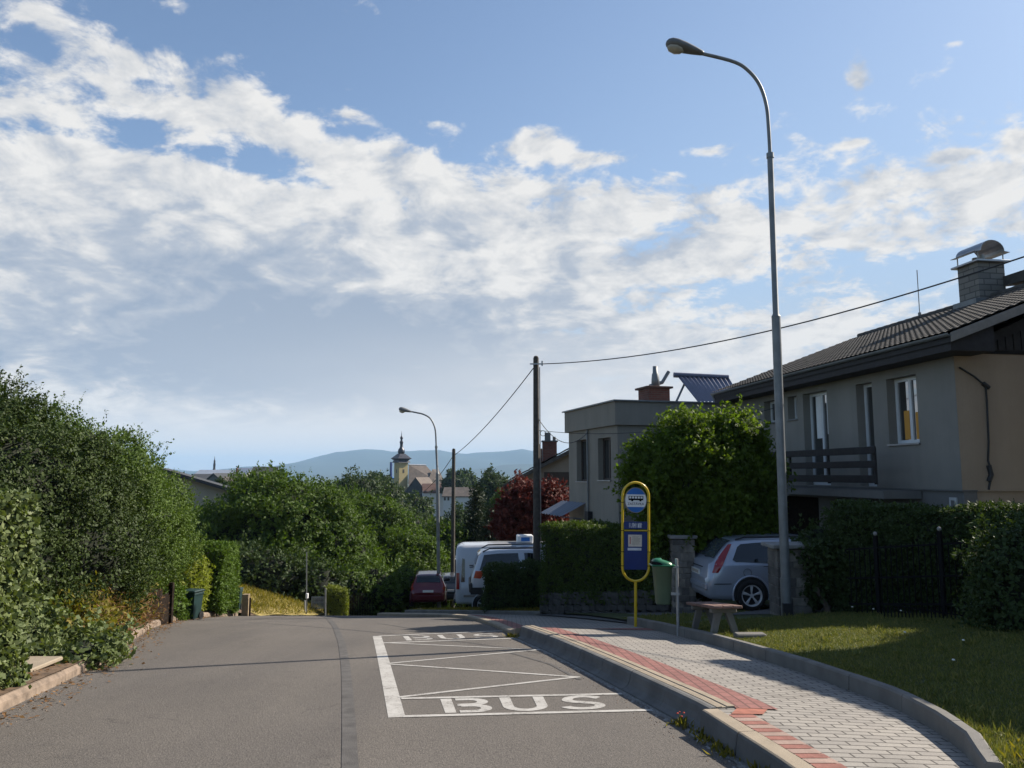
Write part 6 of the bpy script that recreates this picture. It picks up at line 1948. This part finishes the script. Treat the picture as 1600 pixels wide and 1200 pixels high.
# tall dark conifer
def spire_conifer(label, x, y, z0, z1, r, seed, lf='lf_dark', n=260):
    root = empty('conifer_tree', (x, y, z0), 0, label, 'conifer', 'tall conifers')
    N = 7; blobs = []
    for i in range(N):
        t = i / (N - 1); blobs.append(((x, y, z0 + (z1 - z0) * (.12 + .80 * t)), (r * (1 - t * .85), r * (1 - t * .85), (z1 - z0) * .11)))
    me = crown_mesh('crown', blobs, n, 8, 8, .22, .07, .4, r * .12, seed, core=.75, lump=.12, up=-.1)
    link('crown', me, [M_[lf], M_['core']], root, True)
    mb = MB(); mb.tube([(x, y, z0 - .5), (x, y, z1 - .4)], [.16, .02], 8); mb.build('trunk', M_['bark'], root, True)
spire_conifer('tall dark conifer beside the shorter wooden pole', -2.85, 62, -10, .3, 1.75, 61, n=330)
spire_conifer('second dark conifer close behind the red maple', -1.7, 60, -9.5, -1.0, 1.5, 62, n=260)
make_tree('maple_tree', 'red leaved maple in front of the low gabled house', 'tree', (.95, 33.6, zr(33.6)),
          [((.85, 33.6, .0), (1.35, 1.1, 1.3)), ((1.7, 33.4, .15), (.8, .8, 1.1)), ((-.05, 33.6, -.55), (.8, .8, .8)), ((1.0, 33.4, -1.3), (1.4, .9, 1.1))], 'lf_maple', 320, 8, 8, .14, .08, .26, .2, 63, None, .1, lump=.2, core=.6)
# right: bright backlit tree, hedges, bushes
make_tree('garden_tree', 'bright green round headed tree before the grey house', 'tree', (4.8, 19.3, Z(4.8, 19.3)),
          [((4.75, 19.2, 1.35), (1.55, 1.5, 1.5)), ((4.2, 19.0, 2.2), (.8, .8, .8)), ((5.35, 19.1, 2.25), (.85, .85, .8)), ((3.5, 19.1, 1.5), (.7, .8, .85)), ((5.85, 19.2, 1.2), (.7, .9, 1.1)), ((5.1, 19.1, .30), (1.4, 1.2, .95)), ((3.95, 19.1, .5), (.75, .9, .75))], 'lf_bright', 950, 11, 10, .085, .06, .20, .15, 64, None, .09, shoots=46, shoot_len=.35, core=.62, lump=.2)
nrm2 = Vector((.845, .535))
a = HA + nrm2 * .05; b = HB + nrm2 * .05
hedge('clipped_hedge', 'long clipped green hedge with flat sunlit top above the low stone wall', 'hedge', a, b, 1.2, .14, .30, Z(*HA) + .2, Z(*HB) + .22, 9000, 8, .06, .03, .1, 'lf_hedge', 65, wob=.05)
root = empty('clipped_bush', (.3, 24.1, Z(.3, 24.1)), 0, 'dark low clipped bush in front of the white compact car', 'bush')
link('foliage', hedge_mesh('foliage', (-.85, 23.95), (1.75, 23.6), .7, -1.28, -1.05, Z(-.6, 23.9) - .05, Z(1.5, 23.7) - .05, 3600, 8, .06, .03, .12, 66, wob=.08), [M_['lf_darkhedge'], M_['core']], root, True)
hedge('garden_hedge', 'broad dark hedge behind the black metal fence', 'hedge', (5.98, 14.72), (8.75, 10.4), 1.1, .96, 1.12, Z(6, 14.6), Z(8.6, 10.5), 15000, 8, .055, .027, .10, 'lf_darkhedge', 67, wob=.06)
shrub('round_bush', 'rounded dark bush at the right edge in front of the hedge', 'bush', [((7.15, 10.75, .22), (.85, .75, .82)), ((7.0, 10.6, -.2), (.8, .6, .5))], 'lf_darkhedge', 190, 9, 8, .055, .03, .14, .1, 68, lump=.08)
shrub('climbing_ivy', 'dark ivy clump climbing the right side of the gate pillar', 'ivy', [((5.80, 14.8, -.05), (.22, .22, .42)), ((5.75, 14.85, -.5), (.15, .2, .3))], 'lf_darkhedge', 50, 7, 7, .07, .055, .1, .08, 69, stems=1)
shrub('garden_shrub', 'dark shrub rising behind the gate pillar cap', 'shrub', [((6.15, 15.6, .25), (.42, .4, .38)), ((6.6, 15.4, -.2), (.45, .45, .7))], 'lf_darkhedge', 70, 8, 7, .07, .05, .14, .1, 70)

# grass blades on the lawn
def blades(name, n, pos, L, W, seed, lf='lf_grass', lean=.35):
    rng = np.random.default_rng(seed); rr = random.Random(seed)
    P = np.array([pos(rr) for _ in range(n)])
    D = np.tile([0, 0, 1.], (n, 1)) + rng.standard_normal((n, 3)) * lean; D = _norm(D)
    N = rng.standard_normal((n, 3)); N = _norm(N - D * np.sum(N * D, axis=1, keepdims=True))
    V = leaf_arrays(P, D, N, L * (.5 + rng.random(n)), W * (.6 + .8 * rng.random(n)))
    o = link(name, quads_mesh(name, V, rng.random(n)), M_[lf]); o['kind'] = 'stuff'
def lawn_pos(r):
    while True:
        y = 4.9 + 12.5 * r.random() ** 1.25; x = XS(y) + .1 + 6.5 * r.random() ** 1.1
        if y > 14.6 and x > 2.9 + (y - 14.6): continue
        if x < .72 * y + .5: return (x, y, lawn_z(x, y) - .004)
blades('grass', 190000, lawn_pos, .038, .006, 71, lean=.55)
_tc = [lawn_pos(random.Random(900 + i)) for i in range(170)]
def tuft_pos(r):
    c = _tc[r.randrange(170)]; x = c[0] + r.gauss(0, .05); y = c[1] + r.gauss(0, .05)
    if x < XS(y) + .1: x = XS(y) + .12
    return (x, y, lawn_z(x, y) - .004)
blades('grass_tufts', 9000, tuft_pos, .075, .010, 76, lean=.6)
def edge_pos(r):
    y = r.uniform(4.9, 16.5); x = XS(y) + .1 + abs(r.gauss(0, .05)); return (x, y, lawn_z(x, y) - .004)
blades('long_grass', 2600, edge_pos, .07, .007, 72)
def bank_pos(r):
    y = r.uniform(27.6, 35); x = XL(y) - 8 * r.random(); return (x, y, left_z(x, y) + .02)
blades('dry_bank_grass', 14000, bank_pos, .16, .025, 73, 'lf_weed', .6)
def verge_pos(r):
    y = r.uniform(22.7, 27); x = XS(y) + .15 + 2.2 * r.random(); return (x, y, lawn_z(x, y) + .02)
blades('dry_verge_grass', 6000, verge_pos, .08, .015, 74, 'lf_weed', .5)
def weed_tuft(r):
    c = r.choice([(1.47, 6.95), (1.60, 6.1), (1.72, 5.55), (1.74, 5.35), (1.55, 6.5), (-.02, 14.6), (.1, 14.45), (3.2, 4.95), (3.35, 5.0), (3.5, 5.2)])
    x = c[0] + r.gauss(0, .04); y = c[1] + r.gauss(0, .10); return (x, y, (zr(y) if x < 2.5 else lawn_z(x, y)) - .004)
blades('kerb_weeds', 800, weed_tuft, .075, .018, 75, 'lf_weed', .7)
def flowers():
    rng = random.Random(8); n = 0
    mb = MB()
    for (x, y, h) in [(3.55, 5.15, .16), (3.8, 5.4, .1), (6.2, 12.6, .12), (5.9, 12.9, .15), (5.6, 13.0, .2), (6.9, 11.9, .22), (5.2, 10.5, .06), (4.6, 8.3, .06), (5.4, 9.5, .06)]:
        z = lawn_z(x, y); mb.tube([(x, y, z), (x + .01, y, z + h)], .003, 5, 1); mb.lathe([(.004, 0), (.018, .008), (.012, .018), (.002, .02)], 8, 0, c=(x + .01, y, z + h))
    o = mb.build('wild_flowers', [M_['flower'], M_['lf_grass']]); o['kind'] = 'stuff'
    m2 = MB(); z = zr(6.95) + .1
    for k in range(4): m2.lathe([(.003, 0), (.011, .005), (.003, .012)], 7, c=(1.47 + rng.gauss(0, .03), 6.95 + rng.gauss(0, .05), z + rng.uniform(-.03, .03)))
    o = m2.build('red_flowers', M_['redflower']); o['kind'] = 'stuff'
flowers()
# ------------------------------------------------------------------ valley, town, church, mountains
GF = 'trees in the valley towards the church'
def far_tree(label, px, top, Y, w, h, seed, n=130, lf='lf_far', bot=None):
    c = V3(px, top, Y); r = w * Y / 1200 / 2; hh = h * Y / 1200
    zc = c.z - hh * .5
    base = (c.x, Y, min(zr(Y) , c.z - hh))
    rng = random.Random(seed)
    bl = [((c.x, Y, zc), (r * .8, r * .8, hh * .5))]
    for i in range(3): bl.append(((c.x + rng.uniform(-.6, .6) * r, Y + rng.uniform(-.4, .4) * r, zc - rng.uniform(-.1, .3) * hh), (r * .5, r * .5, hh * .33)))
    s = Y / 1200
    make_tree('valley_tree', label, 'tree', base, bl, lf, n, 7, 7, 3.2 * s, 2.0 * s, 6.5 * s, r * .10, seed, GF, r * .08, core=.7, lump=.2)
far_tree('hazy tree rising at the left of the row below the mountains', 560, 741, 110, 110, 90, 81, 200)
far_tree('hazy tree directly left of the church tower', 607, 748, 120, 80, 90, 82, 170)
far_tree('dark tree hiding the foot of the white town house', 652, 768, 150, 64, 90, 83, 150)
far_tree('tree below the white house beside the distant lamp', 640, 795, 95, 90, 90, 84, 160)
far_tree('rounded tree just right of the church roof', 712, 737, 330, 42, 46, 85, 120)
far_tree('pointed tree right of the church against the mountain', 733, 738, 340, 24, 44, 86, 90)
far_tree('broad tree on the hill edge left of the low gabled house', 771, 737, 170, 62, 60, 87, 160)
far_tree('pale green tree touching the low gabled house', 786, 768, 78, 46, 62, 88, 150, 'lf_tree')
far_tree('drooping tree below the long roof beside the wooden pole', 722, 790, 120, 62, 80, 89, 150)
far_tree('tree between the town roofs and the large round tree', 385, 745, 160, 60, 60, 90, 120)
far_tree('small tree by the left town roofs', 350, 752, 130, 40, 44, 91, 100)
far_tree('low tree at the left foot of the church', 590, 742, 240, 60, 40, 92, 120)
far_tree('tree at the far left of the town behind the shrubs', 285, 742, 150, 60, 60, 93, 120)
far_tree('tree filling the gap behind the white van', 705, 815, 75, 80, 90, 94, 160)
far_tree('tree behind the dark conifer', 760, 800, 95, 90, 90, 95, 160)
far_tree('distant tree right of the mast behind the loose tree', 520, 750, 130, 90, 70, 96, 140)

def gabled(name, label, Y, mats, wall_pts, depth, ridge, roofm, rz=0, windows=(), overhang=.4, axis='side', group='houses in the valley town'):
    """far house. wall_pts: (px0, px1, py_eave, py_bottom); ridge: py. axis 'side': long side faces us; 'gable': gable end faces us"""
    px0, px1, pe, pb = wall_pts
    a = V3(px0, pe, Y); b = V3(px1, pe, Y); zb = V3(px0, pb, Y).z; zr_ = V3(px0, ridge, Y).z
    root = empty(name, ((a.x + b.x) / 2, Y, zb), rz, label, 'house', group)
    w = (b.x - a.x) / 2; he = a.z - zb; hr = zr_ - zb
    mb = MB()
    if axis == 'side':
        mb.box(-w, w, 0, depth, -6, he); mb.prism([(0, he), (depth, he), (depth / 2, hr - .1)], -w, w, axis='x')
    else:
        mb.prism([(-w, -6), (-w, he), (0, hr - .1), (w, he), (w, -6)], 0, depth, axis='y')
    mb.build('wall', M_[mats], root)
    rf = MB(); t = .35
    if axis == 'side':
        for (y0, y1) in ((-overhang, depth / 2), (depth + overhang, depth / 2)):
            rf.prism([(y0, he - overhang * .5), (y1, hr), (y1, hr + t), (y0, he - overhang * .5 + t)], -w - overhang, w + overhang, axis='x')
    else:
        for sg in (-1, 1):
            rf.prism([(sg * (w + overhang), he - overhang * .5), (0, hr), (0, hr + t), (sg * (w + overhang), he - overhang * .5 + t)], -overhang, depth + overhang, axis='y')
    rf.build('roof', M_[roofm], root)
    for (qx0, qx1, qy0, qy1) in windows:
        p = V3(qx0, qy1, Y); q = V3(qx1, qy0, Y); cx = (a.x + b.x) / 2
        wm = MB(); wm.box(p.x - cx, q.x - cx, -.12, -.02, p.z - zb, q.z - zb); wm.build('window', M_['darkframe'], root)
    return root
def church():
    Y = 420.0
    z = lambda py: V3(627, py, Y).z
    x = lambda px: V3(px, 740, Y).x
    cx = x(626.5); zb = -20.0
    root = empty('church', (cx, Y, zb), 0, 'church with yellow tower, dark onion spire and grey brown roof', 'church')
    hw = (x(636) - x(617)) / 2 * .82
    rot = Matrix.Rotation(R(38), 4, 'Z')
    zt = z(723) - zb
    t = MB(); t.box(-hw, hw, -hw, hw, 0, zt, M=rot); tw = t.build('tower', M_['yellowwall'], root)
    w = MB()
    for k in range(4):
        Mk = Matrix.Rotation(R(38 + 90 * k), 4, 'Z'); w.box(-.5, .5, -hw - .06, -hw - .01, zt - 5.5, zt - 3.6, M=Mk)
    w.build('window', M_['darkframe'], tw)
    s = MB(); n = 8
    q = lambda py: z(py) - zb
    # flared skirt roof then onion, lantern and needle
    sk = [(hw * 1.42, q(723)), (hw * 1.15, q(719)), (hw * 1.62, q(716.5)), (hw * 1.0, q(712)), (hw * .62, q(709))]
    def ring4(r, zz): return [(rot @ Vector((sx * r, sy * r, zz))) for sx, sy in ((-1, -1), (1, -1), (1, 1), (-1, 1))]
    vs = []; fs = []
    for r, zz in sk: vs += ring4(r / 1.05, zz)
    for i in range(len(sk) - 1):
        for k in range(4): fs.append((i * 4 + k, i * 4 + (k + 1) % 4, (i + 1) * 4 + (k + 1) % 4, (i + 1) * 4 + k))
    s.add(vs, fs)
    U = x(627) - x(626)
    s.lathe([(3.2 * U, q(711)), (5.2 * U, q(708)), (5.6 * U, q(705)), (4.6 * U, q(702)), (2.8 * U, q(699.5)), (2.3 * U, q(697)), (2.3 * U, q(693)), (2.9 * U, q(692)), (2.8 * U, q(690.5)), (1.6 * U, q(688)), (1.5 * U, q(686.5)), (2.4 * U, q(685)), (2.0 * U, q(683)), (.7 * U, q(681)), (.45 * U, q(678)), (.15 * U, q(673))], 12)
    s.build('spire', M_['domedark'], root)
    # nave behind the tower, ridge running away to the right
    nv = MB(); rf = MB()
    r0 = Vector((x(637) - cx, 4, q(726))); r1 = Vector((x(662) - cx, 10, q(726.5))); e0 = Vector((x(641) - cx, -6, q(760))); e1 = Vector((x(692) - cx, 0, q(757)))
    b1 = Vector((x(676) - cx, 18, q(757))); b0 = Vector((x(632) - cx, 16, q(757)))
    rf.add([r0, r1, e1, e0, b1, b0], [(0, 1, 2, 3), (1, 4, 2), (0, 5, 4, 1)], 0)
    k0 = Vector((x(674) - cx, 5, q(733))); k1 = Vector((x(683) - cx, 9, q(733))); g1 = Vector((x(693) - cx, 4, q(752))); g0 = Vector((x(668) - cx, -3, q(756)))
    rf.add([k0, k1, g1, g0], [(0, 1, 2, 3)], 0)
    rf.build('nave_roof', M_['roofbrown'], root)
    rd = MB(); rd.tube([r0, r1], .5, 6); rd.build('ridge', M_['domelight'], root)
    nv.add([(e0.x + 1, e0.y + 1.5, 0), (e1.x - 1, e1.y + 1.5, 0), (e1.x - 1, e1.y + 1.5, e1.z), (e0.x + 1, e0.y + 1.5, e0.z), (b0.x + 1, b0.y - 1, 0), (b1.x - 1, b1.y - 1, 0), (b1.x - 1, b1.y - 1, b1.z), (b0.x + 1, b0.y - 1, b0.z)], [(0, 1, 2, 3), (4, 5, 6, 7), (1, 5, 6, 2), (0, 4, 7, 3)])
    nv.build('nave_wall', M_['churchwhite'], root)
church()
gabled('town_house', 'house with dark slate gable and pale roof edge below the church', 340, 'roofslate', (631, 668, 771, 800), 16, 747, 'roofbrown', R(-14), axis='gable')
gabled('town_house', 'white house with red brown roof right of the dark gable', 330, 'churchwhite', (662, 697, 770, 800), 11, 757, 'roofred', R(10), windows=((668, 671, 777, 782),))
gabled('town_house', 'long white house with low brown roof and two small windows', 300, 'churchwhite', (692, 738, 776, 800), 10, 763, 'roofbrown', R(-4), windows=((693.5, 696.5, 777, 782), (699, 702, 777, 782)))
gabled('town_house', 'small pale house lowest in the valley beside the distant lamp', 200, 'churchwhite', (690, 716, 836, 850), 9, 822, 'roofbrown', R(12))
def blue_stack():
    Y = 520.0; p = V3(611, 748, Y); t = V3(611, 722, Y)
    root = empty('works_chimney', (p.x, Y, -20), 0, 'slim dark blue works chimney left of the church tower', 'chimney stack')
    mb = MB(); mb.tube([(p.x, Y, -20), t], [1.1, .8], 10); mb.build('stack', M_['blue'], root, True)
    sh = MB(); a = V3(603, 756, Y); b = V3(619, 756, Y); sh.prism([(a.x, a.z), (b.x, a.z), (b.x, a.z + 3), ((a.x + b.x) / 2, a.z + 4.5)], Y + 2, Y + 12, axis='y'); sh.box(a.x, b.x, Y + 2, Y + 12, -20, a.z); sh.build('boiler_house', M_['signblue'], root, True)
blue_stack()
# left part of the town
gabled('town_house', 'long dark roofed town building at the far left', 260, 'concdark', (296, 372, 752, 775), 14, 742, 'roofslate', R(6))
gabled('town_house', 'town building with bright sheet metal roof below the little spire', 400, 'cream', (305, 366, 742, 760), 16, 735, 'domelight', R(3))
gabled('town_house', 'town house with steep pale end roof and dark chimney', 330, 'cream', (356, 384, 744, 765), 12, 732, 'domelight', R(-20))
gabled('town_house', 'dark roofed house partly behind the large round tree', 190, 'concdark', (392, 425, 748, 775), 10, 731, 'roofslate', R(8))
gabled('town_house', 'dark slate roof with small light skylight left of the brick chimney', 240, 'concdark', (322, 346, 750, 770), 12, 741, 'roofslate', R(-18), axis='gable')
gabled('town_house', 'low brown roof between the slate roof and the round tree', 215, 'cream', (348, 372, 755, 775), 10, 747, 'roofbrown', R(12))
def little_spire():
    Y = 440.0; p = V3(334.5, 738, Y)
    root = empty('bell_turret', (p.x, Y, -18), 0, 'little dark bell turret above the bright metal roof', 'turret')
    U = Y / 1200
    z = lambda py: V3(334.5, py, Y).z
    mb = MB(); mb.lathe([(4.2 * U, z(740)), (3.4 * U, z(736)), (2.0 * U, z(733)), (1.7 * U, z(730)), (1.9 * U, z(726)), (1.4 * U, z(723)), (1.5 * U, z(721)), (.6 * U, z(718)), (.2 * U, z(713))], 10, c=(p.x, Y, 0)); mb.build('spire', M_['domedark'], root, True)
    b = MB(); b.box(p.x - 5 * U, p.x + 5 * U, Y - 5 * U, Y + 5 * U, -18, z(740)); b.build('base', M_['cream'], root, True)
    c = MB(); c.box(V3(369.5, 740, 320).x, V3(371.5, 740, 320).x, 319, 320, -18, V3(370, 731, 320).z)
    o = c.build('town_chimney', M_['brick']); tag(o, 'dark brick chimney standing beside the steep pale roof', 'chimney')
little_spire()
# mountains: ridges with slopes and spurs
def ridge(name, prof, Y, depth, seed, rough=1.0):
    rng = random.Random(seed)
    pxs = [p[0] for p in prof]; pys = [p[1] for p in prof]
    n = 220; rows = 16
    vs = []; fs = []
    ph = [rng.uniform(0, 6.28) for _ in range(8)]
    for i in range(n + 1):
        px = pxs[0] + (pxs[-1] - pxs[0]) * i / n
        py = float(np.interp(px, pxs, pys)) + rough * (.5 * math.sin(px * .11 + ph[0]) + .35 * math.sin(px * .23 + ph[1]) + .2 * math.sin(px * .61 + ph[2]))
        top = V3(px, py, Y)
        for j in range(-rows, rows + 1):
            t = j / rows
            h = (1 - abs(t)) ** 1.25
            spur = 1 + .10 * math.sin(px * .05 + t * 9 + ph[3]) * abs(t) * (1 - abs(t)) * 4 if h > 0 else 1
            vs.append((top.x, Y + t * depth, -40 + (top.z + 40) * h * (spur if t < 0 else 1)))
    m = 2 * rows + 1
    for i in range(n):
        for j in range(m - 1): fs.append((i * m + j, (i + 1) * m + j, (i + 1) * m + j + 1, i * m + j + 1))
    me = bpy.data.meshes.new(name); me.from_pydata(vs, [], fs)
    for p in me.polygons: p.use_smooth = True
    o = link(name, me, M_['mount']); o['kind'] = 'structure'
ridge('mountains', [(-900, 715), (-300, 722), (60, 728), (200, 734), (262, 732), (300, 737), (335, 736), (375, 729.5), (398, 728), (420, 731), (445, 730), (478, 718), (500, 712), (525, 707), (560, 702), (590, 702.5), (625, 706), (650, 704), (680, 702.5), (700, 706), (725, 709), (760, 706.5), (800, 704), (816, 702), (835, 704), (900, 712), (1100, 700), (1500, 690), (2300, 700)], 9500, 3000, 5)
ridge('foothills', [(-900, 742), (300, 742), (500, 742), (640, 740), (700, 737), (740, 733), (790, 726), (840, 724), (1000, 730), (2300, 728)], 6500, 1400, 6, .7)
# the air: pale blue haze round everything
def haze():
    m = bpy.data.materials.new('haze_air'); m.use_nodes = True; nt = m.node_tree
    for n in list(nt.nodes):
        if n.type != 'OUTPUT_MATERIAL': nt.nodes.remove(n)
    v = nt.nodes.new('ShaderNodeVolumePrincipled')
    v.inputs['Color'].default_value = (.43, .69, 1.0, 1); v.inputs['Density'].default_value = HAZE; v.inputs['Anisotropy'].default_value = .0
    nt.links.new(v.outputs[0], nt.nodes['Material Output'].inputs['Volume'])
    mb = MB(); mb.box(-15500, 15500, -3100, 16500, -60, 345)
    o = mb.build('haze', m); o['kind'] = 'stuff'
HAZE = 0.85e-4
haze()
